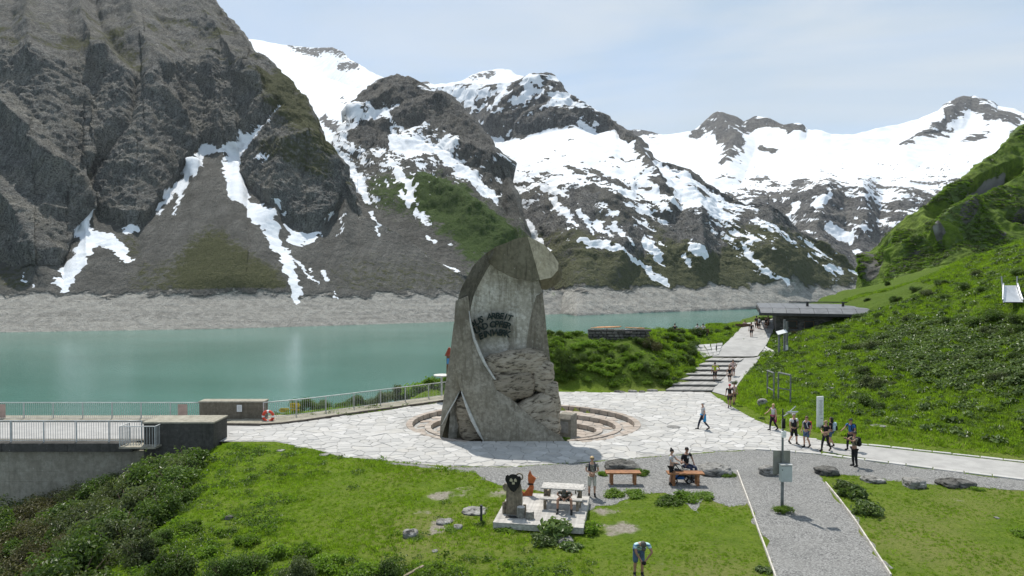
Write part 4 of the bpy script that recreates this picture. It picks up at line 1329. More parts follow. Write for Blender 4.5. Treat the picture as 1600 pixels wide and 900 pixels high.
# ================================================================== the monument
def concrete(name, base, pale, dark, streak=0.8, pale_amt=0.6, dark_amt=0.8, bump=0.5, board=0.0):
    m, nt, b = new_mat(name)
    q = NT(nt); p = q.obj()
    n1 = q.noise(0.8, 6, 0.62, p); n2 = q.noise(4.5, 6, 0.7, p); n3 = q.noise(26, 4, 0.7, p)
    sv = q.noise(1.0, 6, 0.66, q.mapping(p, (2.6, 2.6, 0.28)), 0.5)
    c = q.mix(q.rng(n2, 0.3, 0.7), tuple(x * 0.8 for x in base), tuple(x * 1.15 for x in base))
    c = q.mix(q.rng(q.math('ADD', q.math('MULTIPLY', n1, 0.5), q.math('MULTIPLY', n2, 0.5)), 0.46, 0.62, 0, pale_amt), c, pale)
    c = q.mix(q.rng(sv, 0.48, 0.66, 0, dark_amt * streak), c, dark)
    c = q.mix(q.rng(q.noise(0.45, 5, 0.6, p), 0.52, 0.7, 0, dark_amt), c, tuple(x * 1.2 for x in dark))
    c = q.mix(q.rng(n3, 0.2, 0.42, 0.6, 0), c, tuple(x * 0.7 for x in dark))
    spk = q.noise(9, 2, 0.5, p)
    c = q.mix(q.rng(spk, 0.73, 0.77, 0, 0.7), c, (0.5, 0.5, 0.47))
    if board > 0:
        wv = q.n('ShaderNodeTexWave', wave_type='BANDS', bands_direction='Z'); wv.inputs['Scale'].default_value = board
        wv.inputs['Distortion'].default_value = 0.3
        q.l(p, wv.inputs['Vector'])
        c = q.mix(q.rng(wv.outputs['Fac'], 0.0, 0.08, 0.55, 0), c, dark)
    q.l(c, b.inputs['Base Color']); b.inputs['Roughness'].default_value = 0.9; b.inputs['Specular IOR Level'].default_value = 0.15
    q.bump(q.math('ADD', n2, q.math('MULTIPLY', n3, 0.7)), bump, 0.05, b)
    return m
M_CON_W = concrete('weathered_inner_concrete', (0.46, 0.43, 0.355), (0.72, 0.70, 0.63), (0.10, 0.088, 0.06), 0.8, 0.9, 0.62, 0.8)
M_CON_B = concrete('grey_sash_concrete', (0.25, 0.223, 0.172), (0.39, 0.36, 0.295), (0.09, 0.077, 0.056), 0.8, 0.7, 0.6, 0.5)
M_CON_H = concrete('olive_stain_and_shade_concrete', (0.15, 0.136, 0.092), (0.22, 0.20, 0.14), (0.045, 0.04, 0.028), 0.8, 0.4, 0.8, 0.4)  # olive-stained hood tone, also used as painted shade on the inner leg

MON = thing('concrete_monument', 'tall twisted concrete monument with a hood, boulders and dark lettering in the sunken stone ring', 'monument', (0, 42.0, 0))
MO = Vector((0, 42.0, 0))
def mp(px, py, d):
    return AT(px, py, d) - MO

def refine(mesh_obj_bm, cuts, amp, scale, seed=0.0):
    pass

def solid_grid(name, front, thick, mat, cuts=3, amp=0.03, scale=0.9, shrink=0.0, smooth_it=True, bevel=0.04):
    """rows of (px, py, d) -> a curved slab with thickness, subdivided and roughened"""
    r, c = len(front), len(front[0])
    F = np.array(front, float)
    def up(A, k, ax):
        n = A.shape[ax]
        t = np.linspace(0, n - 1, (n - 1) * k + 1)
        i = np.clip(t.astype(int), 0, n - 2); f = t - i
        def tk(ii): return np.take(A, np.clip(ii, 0, n - 1), ax)
        sh = [1, 1, 1]; sh[ax] = len(t); f = f.reshape(sh)
        p0, p1, p2, p3 = tk(i - 1), tk(i), tk(i + 1), tk(i + 2)
        return 0.5 * ((2 * p1) + (p2 - p0) * f + (2*p0 - 5*p1 + 4*p2 - p3) * f**2 + (3*p1 - p0 - 3*p2 + p3) * f**3)
    F = up(up(F, cuts, 0), cuts, 1)
    rx, rz = ray(F[..., 0], F[..., 1])
    P = np.stack([rx * F[..., 2], F[..., 2], CAMZ + rz * F[..., 2]], -1) - np.array(MO)
    n = fbm(P[..., 0] / scale, P[..., 1] / scale, P[..., 2] / scale, 4, 0.55)
    P[..., 1] += n * amp * 2
    P[..., 0] += fbm(P[..., 0] / scale + 9, P[..., 1] / scale, P[..., 2] / scale, 3) * amp * 0.6
    B = P.copy(); B[..., 1] += thick
    if shrink:
        cx = P[..., 0].mean(1, keepdims=True)
        B[..., 0] = cx + (B[..., 0] - cx) * (1 - shrink)
    mb = MB()
    R_, C_ = P.shape[:2]
    mb.grid([[tuple(v) for v in row] for row in P])
    mb.grid([[tuple(v) for v in row] for row in B])
    for e in ((P[0], B[0]), (P[-1], B[-1]), (P[:, 0], B[:, 0]), (P[:, -1], B[:, -1])):
        mb.grid([[tuple(v) for v in e[0]], [tuple(v) for v in e[1]]])
    me = mb.mesh(name, mat, False)
    bm = bmesh.new(); bm.from_mesh(me)
    bmesh.ops.remove_doubles(bm, verts=bm.verts[:], dist=0.004)
    bmesh.ops.recalc_face_normals(bm, faces=bm.faces[:])
    for f in bm.faces: f.smooth = smooth_it
    for e in bm.edges:
        if len(e.link_faces) == 2 and e.calc_face_angle(0) > 0.7: e.smooth = False
    bm.to_mesh(me); bm.free()
    return link(name, me, MON)

WALL_ROWS = [
    [(700, 693, 41.6), (735, 693, 42.3), (790, 693, 42.6), (845, 693, 42.4), (876, 691, 41.9)],
    [(706, 600, 41.5), (740, 600, 42.4), (790, 600, 42.7), (818, 600, 42.5), (863, 600, 41.9)],
    [(708, 550, 41.4), (735, 550, 42.5), (785, 550, 42.8), (820, 550, 42.6), (858, 550, 41.9)],
    [(710, 520, 41.3), (735, 520, 42.5), (785, 520, 42.85), (823, 520, 42.6), (854, 520, 41.95)],
    [(714, 480, 41.25), (738, 480, 42.6), (785, 480, 42.9), (830, 480, 42.65), (850, 480, 42.1)],
    [(719, 455, 41.35), (746, 455, 42.6), (790, 455, 42.9), (838, 455, 42.6), (847, 455, 42.3)],
    [(729, 435, 41.5), (756, 435, 42.6), (795, 435, 42.85), (836, 435, 42.6), (846, 435, 42.4)],
    [(741, 414, 41.75), (768, 414, 42.5), (800, 414, 42.7), (836, 414, 42.5), (850, 414, 42.4)],
    [(759, 396, 42.0), (782, 398, 42.4), (808, 398, 42.5), (832, 398, 42.5), (852, 398, 42.45)],
    [(778, 384.5, 42.2), (795, 384, 42.4), (815, 382, 42.5), (830, 382, 42.5), (845, 384, 42.45)],
]
_WF = np.array(WALL_ROWS)
def wall_d(px, py):
    ys = _WF[:, 2, 1][::-1]
    cols = [np.interp(py, ys, _WF[::-1, j, 2]) for j in range(5)]
    xs = [np.interp(py, ys, _WF[::-1, j, 0]) for j in range(5)]
    return float(np.interp(px, xs, cols))
wall = solid_grid('back_wall', WALL_ROWS, 1.7, M_CON_W, 5, 0.05, 1.1, 0.0)

# dark shoulder: the rim between the outline on the left and the hollow with the lettering
rows = []
for r in WALL_ROWS[3:]:
    a, b2 = np.array(r[0], float), np.array(r[1], float)
    rows.append([tuple(a + (b2 - a) * t + np.array([0, 0, -.06 + .05 * t])) for t in (0, .45, .9)])
M_CON_S = concrete('shade_toned_shoulder_concrete', (0.15, 0.14, 0.115), (0.26, 0.25, 0.21), (0.05, 0.046, 0.036), 0.9, 0.4, 0.75, 0.5)  # darker than the wall: shade of the inner side put into colour
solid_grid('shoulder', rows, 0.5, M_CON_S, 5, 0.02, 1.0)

# hood: faceted cap leaning forward over the lettering
H = {}
def hv(k, px, py, d): H[k] = (px, py, d)
for k, v in dict(A=(824.5, 369.5, 41.7), S1=(808, 373, 41.9), S2=(793, 378, 42.0), S3=(774, 386, 42.05), S4=(759, 397, 41.95), S5=(752, 406, 42.2), B=(765, 412, 42.3), b1=(778, 422, 42.15), b2=(801, 433.6, 41.8), b3=(823.5, 438.3, 41.4), C=(844, 437.6, 41.1),
                 c1=(861, 433.8, 41.3), D2=(871.5, 422, 41.6), D=(872.6, 411, 41.8), D3=(863, 396, 41.9), D4=(850, 381.5, 41.8),
                 r1=(847, 452, 41.9), r2=(855, 452.8, 42.0), r3=(869, 445, 42.1), r4=(877, 435.5, 42.2), r5=(879, 426, 42.25), r6=(876, 413, 42.3)).items():
    hv(k, *v)
loop = ['B', 'b1', 'b2', 'b3', 'C', 'r1', 'r2', 'r3', 'r4', 'r5', 'r6', 'D3', 'D4', 'A', 'S1', 'S2', 'S3', 'S4', 'S5']
names = list(H)
vs = [mp(*H[k]) for k in names]
ix = {k: i for i, k in enumerate(names)}
fr = [('A', 'S1', 'S2', 'b2', 'b3', 'C'), ('S2', 'S3', 'S4', 'S5', 'B', 'b1', 'b2'), ('A', 'C', 'c1', 'D2', 'D', 'D3', 'D4'), ('C', 'r1', 'r2', 'c1'), ('c1', 'r2', 'r3', 'D2'), ('D2', 'r3', 'r4', 'r5', 'D'), ('D', 'r5', 'r6', 'D3')]
fs = [tuple(ix[k] for k in f) for f in fr]
nb0 = len(vs)
cen = sum((mp(*H[k]) for k in loop), Vector()) / len(loop)
for k in loop:
    v = mp(*H[k])
    vs.append(Vector((cen.x + (v.x - cen.x) * 0.93, max(v.y + 1.3, 1.6), cen.z + (v.z - cen.z) * 0.86 - 0.15)))
n = len(loop)
for i in range(n):
    j = (i + 1) % n
    fs.append((ix[loop[i]], ix[loop[j]], nb0 + j, nb0 + i))
fs.append(tuple(range(nb0, nb0 + n)))
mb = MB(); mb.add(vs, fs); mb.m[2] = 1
M_CON_L = concrete('sunlit_hood_end_concrete', (0.42, 0.37, 0.26), (0.54, 0.48, 0.36), (0.10, 0.085, 0.055), 0.95, 0.5, 0.5, 0.4)  # lighter than the rest of the hood: sunlight on this facet put into colour
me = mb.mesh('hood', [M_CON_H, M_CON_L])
bm = bmesh.new(); bm.from_mesh(me)
bmesh.ops.triangulate(bm, faces=[f for f in bm.faces if len(f.verts) > 4])
bmesh.ops.subdivide_edges(bm, edges=bm.edges[:], cuts=4, use_grid_fill=True)
bmesh.ops.recalc_face_normals(bm, faces=bm.faces[:])
for v in bm.verts:
    w = fbm(np.array([v.co.x / .7]), np.array([v.co.y / .7]), np.array([v.co.z / .7]), 3)[0]
    v.co += v.normal * float(w) * 0.07
bm.to_mesh(me); bm.free()
hood = link('hood', me, MON)

# the sash that sweeps from the left shoulder down to the right foot
SL = [(712, 470, 41.22), (710, 500, 41.05), (710, 540, 40.95), (713, 575, 40.8), (720, 612, 40.62), (735, 650, 40.45), (748, 676, 40.36), (757, 692, 40.3)]
SR = [(731, 462, 41.75), (734.5, 492, 41.5), (742, 532, 41.3), (757, 568, 41.1), (780, 603, 40.9), (812, 636, 40.68), (850, 666, 40.48), (886, 690, 40.36)]
rows = []
for a, b2 in zip(SL, SR):
    row = []
    for t in (0, 0.25, 0.5, 0.75, 1.0):
        bul = 0.30 * 4 * t * (1 - t) * (0.35 + 0.65 * (a[1] - 470) / 220)
        row.append((a[0] + (b2[0] - a[0]) * t, a[1] + (b2[1] - a[1]) * t, a[2] + (b2[2] - a[2]) * t - bul))
    rows.append(row)
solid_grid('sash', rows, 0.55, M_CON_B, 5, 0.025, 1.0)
# left leg
rows = []
LO = [(709, 505, 41.5), (703.5, 550, 41.3), (697.5, 590, 41.15), (692, 630, 41.0), (688, 663, 40.9), (687.5, 684, 40.9)]
LI = [(714, 508, 41.3), (715, 552, 41.1), (719, 590, 41.0), (718.5, 612, 40.98), (704, 640, 40.95), (690, 684, 40.9)]
for a, b2 in zip(LO, LI):
    rows.append([tuple(np.array(a) + (np.array(b2) - np.array(a)) * t) for t in (0, .5, 1)])
solid_grid('leg', rows, 1.5, M_CON_B, 4, 0.02, 1.0)
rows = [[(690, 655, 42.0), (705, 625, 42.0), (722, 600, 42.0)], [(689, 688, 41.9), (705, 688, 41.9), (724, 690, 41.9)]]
solid_grid('inner_leg', rows, 0.9, M_CON_H, 4, 0.02, 1.0)  # dark concrete stands in for the shadow of the recess under the leg

# pale tubes along sash and leg edges: light caught there, put into colour
M_LIP = concrete('pale_edge_highlight_concrete', (0.50, 0.49, 0.45), (0.62, 0.61, 0.57), (0.28, 0.27, 0.24), 0.4, 0.5, 0.3, 0.4)
def lip(pts, w0, w1):
    mb = MB(); n = len(pts)
    mb.tube([mp(px, py, d) for px, py, d in pts], [w0 + (w1 - w0) * math.sin(math.pi * i / (n - 1)) for i in range(n)], 8)
    mb.build('edge_highlight', M_LIP, MON, True)
lip([(733, 486, 41.5), (735, 505, 41.40), (741, 530, 41.26), (749, 550, 41.15), (758, 569, 41.04), (770, 588, 40.95), (784, 607, 40.84)], .03, .10)
lip([(721, 612, 40.55), (729, 634, 40.48), (738, 656, 40.38), (748, 676, 40.30), (756, 690, 40.26)], .03, .11)
lip([(718, 612, 40.93), (711, 626, 40.9), (700, 645, 40.87), (690, 664, 40.84)], .02, .05)
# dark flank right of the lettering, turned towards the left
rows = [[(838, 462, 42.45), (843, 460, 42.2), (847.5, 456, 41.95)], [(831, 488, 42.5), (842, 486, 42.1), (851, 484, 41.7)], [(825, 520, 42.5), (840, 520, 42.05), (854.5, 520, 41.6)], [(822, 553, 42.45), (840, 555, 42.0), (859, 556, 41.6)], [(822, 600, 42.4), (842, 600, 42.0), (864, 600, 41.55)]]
solid_grid('right_flank', rows, 0.8, M_CON_B, 4, 0.02, 1.0)  # darker concrete than the wall puts the turned flank's shade into colour

# boulders built into the foot
def strata_rock(name, c, dims, rot, mat, seed, parent, sub=4, amp=0.12, band=0.10, tilt=(0.25, 0.1), square=0.92):
    bm = bmesh.new()
    bmesh.ops.create_icosphere(bm, subdivisions=sub, radius=1.0)
    V = np.array([v.co[:] for v in bm.verts])
    # towards a rounded block
    Q = np.sign(V) * np.abs(V) ** square
    Q /= np.max(np.abs(Q), axis=1, keepdims=True) ** 0.35
    P = Q * (np.array(dims) / 2)
    s = 1.0 / max(dims)
    n = fbm(P[:, 0] * s * 2 + seed, P[:, 1] * s * 2, P[:, 2] * s * 2, 5, 0.55)
    lay = P[:, 2] + P[:, 0] * tilt[0] + P[:, 1] * tilt[1]
    l2 = lay + 0.25 * max(dims) * 0.3 * fbm(P[:, 0] * s * 1.5, P[:, 1] * s * 1.5, P[:, 2] * s * 1.5 + seed, 3)
    bn = fbm(l2 * 0 + seed, l2 * 0, l2 / (band * max(dims)), 3, 0.6)
    cr = fbm(P[:, 0] * s * 5 + seed, P[:, 1] * s * 5, P[:, 2] * s * 9, 4, 0.6, True)
    disp = n * amp * 1.6 + bn * amp * 0.9 + (cr - 0.4) * amp * 0.5
    L = np.linalg.norm(P, axis=1, keepdims=True)
    P = P + P / L * disp[:, None] * max(dims) * 0.5
    for v, q_ in zip(bm.verts, P): v.co = q_
    me = bpy.data.meshes.new(name); bm.to_mesh(me); bm.free()
    me.polygons.foreach_set('use_smooth', [True] * len(me.polygons))
    me.materials.append(mat)
    return link(name, me, parent, c, rot)

def rock_mat(name, a, b_, dark, tilt=0.3, scale=3.0, lichen=None):
    m, nt, b = new_mat(name)
    q = NT(nt); p = q.obj()
    v = q.mapping(p, (0.8, 0.8, 2.6), (0.1, -tilt, 0))
    n1 = q.noise(scale, 6, 0.68, v, 0.5); n2 = q.noise(scale * 5, 5, 0.7, p)
    c = q.mix(q.rng(n1, 0.32, 0.66), a, b_)
    c = q.mix(q.rng(n1, 0.38, 0.46, 0.85, 0), c, dark)
    c = q.mix(q.rng(n2, 0.22, 0.42, 0.6, 0), c, dark)
    if lichen:
        c = q.mix(q.rng(q.noise(scale * .6, 5, 0.6, p), 0.52, 0.66, 0, .8), c, lichen)
    q.l(c, b.inputs['Base Color']); b.inputs['Roughness'].default_value = 0.9; b.inputs['Specular IOR Level'].default_value = 0.15
    q.bump(q.math('ADD', n1, q.math('MULTIPLY', n2, 0.5)), 1.0, 0.14, b)
    return m
M_GNEISS = rock_mat('banded_brown_gneiss', (0.20, 0.168, 0.122), (0.36, 0.31, 0.24), (0.05, 0.043, 0.034), 0.3, 2.2)
M_GNEISS2 = rock_mat('grey_brown_gneiss', (0.28, 0.24, 0.178), (0.48, 0.42, 0.335), (0.06, 0.05, 0.04), 0.3, 2.2)
def mrock(px, py, d, w, h, dep, rot, seed, mat, **k):
    s = PXS(d)
    strata_rock('boulder', mp(px, py, d), (w * s, dep, h * s), rot, mat, seed, MON, **k)
mrock(806, 566, 41.95, 104, 40, 1.7, (0.05, -0.10, 0.0), 1.3, M_GNEISS2, amp=0.13, band=0.05)
mrock(800, 603, 41.55, 76, 46, 1.6, (0.0, -0.14, 0.1), 4.1, M_GNEISS, amp=0.12, band=0.06)
mrock(848, 588, 41.75, 36, 50, 1.2, (0.0, 0.10, 0.0), 5.6, M_GNEISS2, amp=0.12, band=0.08)
mrock(836, 640, 41.45, 72, 44, 1.5, (0.0, -0.30, 0.0), 7.7, M_GNEISS2, amp=0.13, band=0.06)
mrock(847, 668, 41.35, 56, 46, 1.3, (0.0, -0.2, 0.0), 17.7, M_GNEISS2, amp=0.13, band=0.07)
mrock(863, 640, 41.5, 24, 92, 1.0, (0.0, -0.05, 0.0), 9.2, M_GNEISS2, amp=0.12, band=0.09)
mrock(736, 655, 41.35, 44, 84, 1.4, (0.0, -0.12, 0.0), 13.5, M_GNEISS, amp=0.10, band=0.09)
mrock(850, 676, 41.2, 42, 34, 1.2, (0.0, 0.3, 0.0), 15.5, M_GNEISS2, amp=0.12)

# lettering, each letter a sub-part
M_LET = simple('dark_green_bronze', (0.018, 0.03, 0.026), 0.6, 0.4, 6.0, 0.3)
ins = bpy.data.objects.new('inscription', None); COL.objects.link(ins); ins.parent = MON
ins['label'] = 'dark green raised letters reading AUS ARBEIT UND OPFER EIN WERK in three arcs'
_font = {}
def glyph(ch, size, depth, mat, name='letter'):
    key = (ch, size, depth, mat.name)
    if key not in _font:
        cu = bpy.data.curves.new('glyph', 'FONT')
        cu.body = ch; cu.size = size; cu.extrude = depth; cu.align_x = 'CENTER'; cu.align_y = 'CENTER'
        cu.offset = size * 0.03; cu.shear = 0.15; cu.resolution_u = 3
        tmp = bpy.data.objects.new('glyph', cu); COL.objects.link(tmp)
        bpy.context.view_layer.update()
        me = bpy.data.meshes.new_from_object(tmp.evaluated_get(bpy.context.evaluated_depsgraph_get()))
        bpy.data.objects.remove(tmp); bpy.data.curves.remove(cu)
        me.materials.clear(); me.materials.append(mat)
        me.name = name
        _font[key] = me
    return _font[key]
def arc_text(txt, x0, x1, apex_y, rad, size):
    n = len(txt)
    for i, ch in enumerate(txt):
        if ch == ' ': continue
        px = x0 + (x1 - x0) * (i + 0.5) / n
        dx = px - 777
        py = apex_y + rad - math.sqrt(rad * rad - dx * dx)
        ang = math.asin(dx / rad)
        d = wall_d(px, py) - 0.24
        o = link('letter', glyph(ch, size, 0.10, M_LET), ins, mp(px, py, d), (R(90), ang * 0.85, 0))
arc_text('AUS ARBEIT', 736, 799, 494, 58, 0.54)
arc_text('UND OPFER', 742, 797, 507, 58, 0.54)
arc_text('EIN WERK', 748, 795, 520, 58, 0.54)

# low stone block with a plaque beside the monument
ped = thing('plaque_block', 'low grey stone block with a metal plaque at the right foot of the monument', 'plinth', AT(886, 664, 43.6) * 1.0, R(-28))
ped.location.z = -0.62
mb = MB()
w, dd, h = 0.95, 1.05, 1.55
prof = [(-dd / 2, 0), (dd / 2, 0), (dd / 2, h), (-dd / 2 + 0.25, h - 0.0), (-dd / 2, h - 0.28)]
vs = [(-w / 2, y, z) for y, z in prof] + [(w / 2, y, z) for y, z in prof]
n = len(prof)
mb.add(vs, [tuple(range(n)), tuple(range(n, 2 * n))] + [(i, (i + 1) % n, n + (i + 1) % n, n + i) for i in range(n)])
M_BLOCK = concrete('grey_block_stone', (0.24, 0.225, 0.19), (0.36, 0.35, 0.31), (0.10, 0.09, 0.07), 0.5, 0.5, 0.4, 0.5)
me = mb.mesh('block', M_BLOCK)
bm = bmesh.new(); bm.from_mesh(me); bmesh.ops.bevel(bm, geom=bm.edges[:], offset=0.03, segments=2, affect='EDGES'); bm.to_mesh(me); bm.free()
link('block', me, ped)
M_PLQ = simple('dull_metal_plaque', (0.33, 0.33, 0.32), 0.5, 0.2, 5.0, 0.4)
mb = MB(); mb.box((0, -dd / 2 - 0.012, 0.78), (0.62, 0.03, 0.72), bev=0.006)
mb.build('plaque', M_PLQ, ped)
# ================================================================== dam, walls and railings
M_DAMC = concrete('board_marked_concrete', (0.30, 0.28, 0.225), (0.39, 0.37, 0.31), (0.14, 0.128, 0.10), 0.7, 0.5, 0.5, 0.5)
M_DAMD = concrete('blackened_concrete', (0.075, 0.072, 0.066), (0.13, 0.125, 0.115), (0.035, 0.034, 0.03), 0.7, 0.4, 0.7, 0.4)
M_GALV = simple('galvanised_steel', (0.46, 0.47, 0.46), 0.5, 0.15, 3.0, 0.35)
M_DARKM = simple('dark_painted_steel', (0.05, 0.052, 0.055), 0.5, 0.2, 4.0, 0.2)
dam = thing('concrete_dam', 'concrete dam crest with a pale face and dark overhanging edge above the shrubs', 'dam', (-20, 40, 0))
mb = MB()
for k in range(26):                                    # lifts of the face, each with a recessed joint
    zt = -0.55 - k * 0.62
    mb.box((-50, 0.9 + 0.012 * (k % 3), zt - 0.30), (100 - 0.1, 1.6, 0.612))
mb.box((-50, 1.15, -17), (99, 1.5, 33))
mb.build('face', M_DAMC, dam)
mb = MB()
for k in range(26):
    mb.box((-2.1 - k * 3.8 - 1.9, 0.02, -0.24), (3.78, 0.9, 0.5), bev=0.015)
mb.build('cornice', M_DAMD, dam)
mb = MB(); mb.box((-50, 3.6, -0.32), (106, 6.2, 0.6)); mb.build('crest_slab', M_DAMC, dam)
mb = MB()
mb.tube([(-12.6, -0.12, -2.0), (-12.6, -0.12, -3.4)], 0.05, 8); mb.tube([(-12.9, -0.15, -3.4), (-11.6, -0.15, -3.4)], 0.06, 8)
mb.build('drain_pipe', M_GALV, dam)

def railing(name, label, pts, h=1.12, post_gap=2.0, bal=0.14, group=None, kick=0.10, fill=None):
    t = thing(name, label, 'railing', (0, 0, 0), 0, group)
    L = [0]
    for a, b in zip(pts[:-1], pts[1:]): L.append(L[-1] + math.dist(a, b))
    f = lambda s: Vector([np.interp(s, L, [p[i] for p in pts]) for i in range(3)])
    mb = MB(); mb.box((0, 0, h / 2), (0.07, 0.05, h)); post = mb.mesh('post', M_GALV)
    mb = MB(); mb.box((0, 0, (kick + h) / 2), (0.018, 0.018, h - kick - 0.04)); bm_ = mb.mesh('baluster', M_GALV)
    n = max(1, round(L[-1] / post_gap))
    for i in range(n + 1):
        p = f(L[-1] * i / n); q_ = f(min(L[-1], L[-1] * i / n + .1)) - f(max(0, L[-1] * i / n - .1))
        link('post', post, t, p, (0, 0, math.atan2(q_.y, q_.x)))
    cnt = round(L[-1] / bal)
    for i in range(1, cnt):
        s = L[-1] * i / cnt
        if abs((s / (L[-1] / n)) - round(s / (L[-1] / n))) < 0.03: continue
        link('baluster', bm_, t, f(s))
    m = max(2, n * 2)
    up = Vector((0, 0, 1))
    mb = MB(); mb.tube([f(L[-1] * i / m) + up * h for i in range(m + 1)], 0.032, 8); mb.build('handrail', M_GALV, t, True)
    mb = MB(); mb.tube([f(L[-1] * i / m) + up * kick for i in range(m + 1)], 0.02, 6); mb.build('bottom_rail', M_GALV, t, True)
    if fill:
        for s in fill:
            p = f(s); mb = MB(); mb.box((0, 0, h * 0.52), (0.62, 0.02, h * 0.8)); link('infill_panel', mb.mesh('infill_panel', fill_mat), t, p + Vector((0, -0.05, 0)))
    return t
fill_mat = simple('salmon_panel', (0.42, 0.30, 0.25), 0.7, 0.15, 3.0)
railing('railing', 'grey steel railing along the near edge of the dam crest', [(-37.0, 39.85, 0.02), (-21.7, 39.85, 0.02)], 1.25)
railing('railing', 'grey steel railing with two salmon panels along the lake side of the dam crest', [(-41, 46.1, 0.02), (-21.15, 46.1, 0.02)], 1.15, fill=[6.4, 18.7])
kl = [Vector((*pt(412, 658), 0)), Vector((*pt(470, 652), 0)), Vector((*pt(560, 640), 0)), Vector((*pt(640, 629), 0)), Vector((*pt(705, 620), 0))]
railing('railing', 'grey steel railing curving from the dark wall block to the monument above the lake bank', [tuple(v + Vector((0, 0, 0.13))) for v in kl], 1.12)
# raised footway under the railings
mb = MB()
inn = [pt(338, 664), pt(412, 665), pt(440, 663), pt(480, 658), pt(560, 646), pt(640, 635), pt(705, 626)]
out_ = [(-17.0, 46.9), (-16.0, 47.2), (kl[0].x + 1.5, kl[0].y + 1.5), (kl[1].x + .1, kl[1].y + .75), (kl[2].x, kl[2].y + .6), (kl[3].x, kl[3].y + .6), (kl[4].x, kl[4].y + .6)]
mb.grid([[(*p, 0.12) for p in inn], [(*p, 0.12) for p in out_]])
mb.grid([[(*p, 0.12) for p in inn], [(*p, -0.05) for p in inn]])
mb.grid([[(*p, 0.12) for p in out_], [(*p, -0.9) for p in out_]])
kind(mb.build('footway', M_DAMC), 'structure')
mb = MB(); mb.box((-69, 46.2, -0.1), (104, 1.7, 0.42)); kind(mb.build('dam_footway', M_DAMC), 'structure')
M_KDARK = simple('dark_kerb', (0.11, 0.095, 0.08), 0.9, 0.3, 3.0, bump=0.3)  # dark brown stone, darker than the paving
t = thing('kerb', 'thin dark kerb line between the paving and the footway under the curved railing', 'kerb')
for a, b in zip(inn[:-1], inn[1:]):
    a, b = Vector((*a, 0.03)), Vector((*b, 0.03)); d = b - a
    m_ = max(1, int(d.length / 1.2))
    for i in range(m_):
        c = a.lerp(b, (i + .5) / m_) + Vector((0.03, -0.075, 0.04)); mb = MB(); mb.box((0, 0, 0), (d.length / m_ - 0.02, 0.13, 0.17), bev=0.012)
        link('kerb_stone', mb.mesh('kerb_stone', M_KDARK), t, c, (0, 0, math.atan2(d.y, d.x)))
# parapet blocks at the end of the dam
M_DAMB = concrete('brown_grey_concrete', (0.17, 0.148, 0.112), (0.25, 0.225, 0.18), (0.08, 0.07, 0.053), 0.7, 0.4, 0.6, 0.4)
def block(name, label, x0, x1, y0, y1, z0, z1, capz=0.10, mat=None):
    t = thing(name, label, 'wall', ((x0 + x1) / 2, y0, z0))
    mb = MB(); mb.box((0, (y1 - y0) / 2, (z1 - z0 - capz) / 2), (x1 - x0, y1 - y0, z1 - z0 - capz), bev=0.02); mb.build('block', mat or M_DAMD, t)
    mb = MB(); mb.box((0, (y1 - y0) / 2, z1 - z0 - capz / 2 + .002), (x1 - x0 + 0.08, y1 - y0 + 0.08, capz), bev=0.015); mb.build('cap', M_DAMC, t)
    return t
block('parapet_block', 'black stained concrete block ending the dam above the shrubs', -21.3, -17.25, 39.3, 41.2, -3.2, 1.32)
t = block('parapet_block', 'dark concrete wall block with a white notice beside the red lifebuoy', -21.1, -16.75, 45.9, 46.75, -0.2, 1.3, 0.10, M_DAMB)
M_WHITE = simple('white_notice', (0.78, 0.78, 0.76), 0.5, 0.06, 4.0)
mb = MB(); mb.box((0, 0, 0), (0.34, 0.012, 0.46)); o = mb.build('notice', M_WHITE); tag(o, 'white paper notice fixed to the dark concrete wall block', 'notice'); o.location = AT(374, 638, 45.85)
M_GREYTXT = simple('grey_print', (0.3, 0.3, 0.3), 0.6, 0.1, 4)
for k in range(5):
    mb = MB(); mb.box((0, -0.008, 0.15 - k * 0.07), (0.24 - 0.03 * (k % 2), 0.004, 0.02)); mb.build('text_line', M_GREYTXT, o)
# cage of railing hanging out over the dam face
t = thing('service_balcony', 'small steel balcony with bars jutting out from the dam near the black block', 'balcony', (-21.3, 38.75, 0.0))
mb = MB(); mb.box((0, 0.4, -0.02), (2.1, 1.05, 0.10)); mb.build('floor', M_DAMC, t)
mb = MB(); mb.box((0, 0, 0.6), (0.05, 0.05, 1.2)); pm = mb.mesh('post', M_GALV)
mb = MB(); mb.box((0, 0, 0.62), (0.022, 0.022, 1.05)); bm_ = mb.mesh('bar', M_GALV)
cor = [(-1.0, 0.9), (-1.0, -0.08), (1.0, -0.08), (1.0, 0.9)]
for c in cor: link('post', pm, t, (*c, 0))
for a, b in zip(cor[:-1], cor[1:]):
    a, b = Vector((*a, 0)), Vector((*b, 0)); m_ = int((b - a).length / 0.15)
    for i in range(1, m_): link('bar', bm_, t, a.lerp(b, i / m_))
    mb = MB(); mb.tube([a + Vector((0, 0, 1.2)), b + Vector((0, 0, 1.2))], 0.03, 8); mb.build('handrail', M_GALV, t)
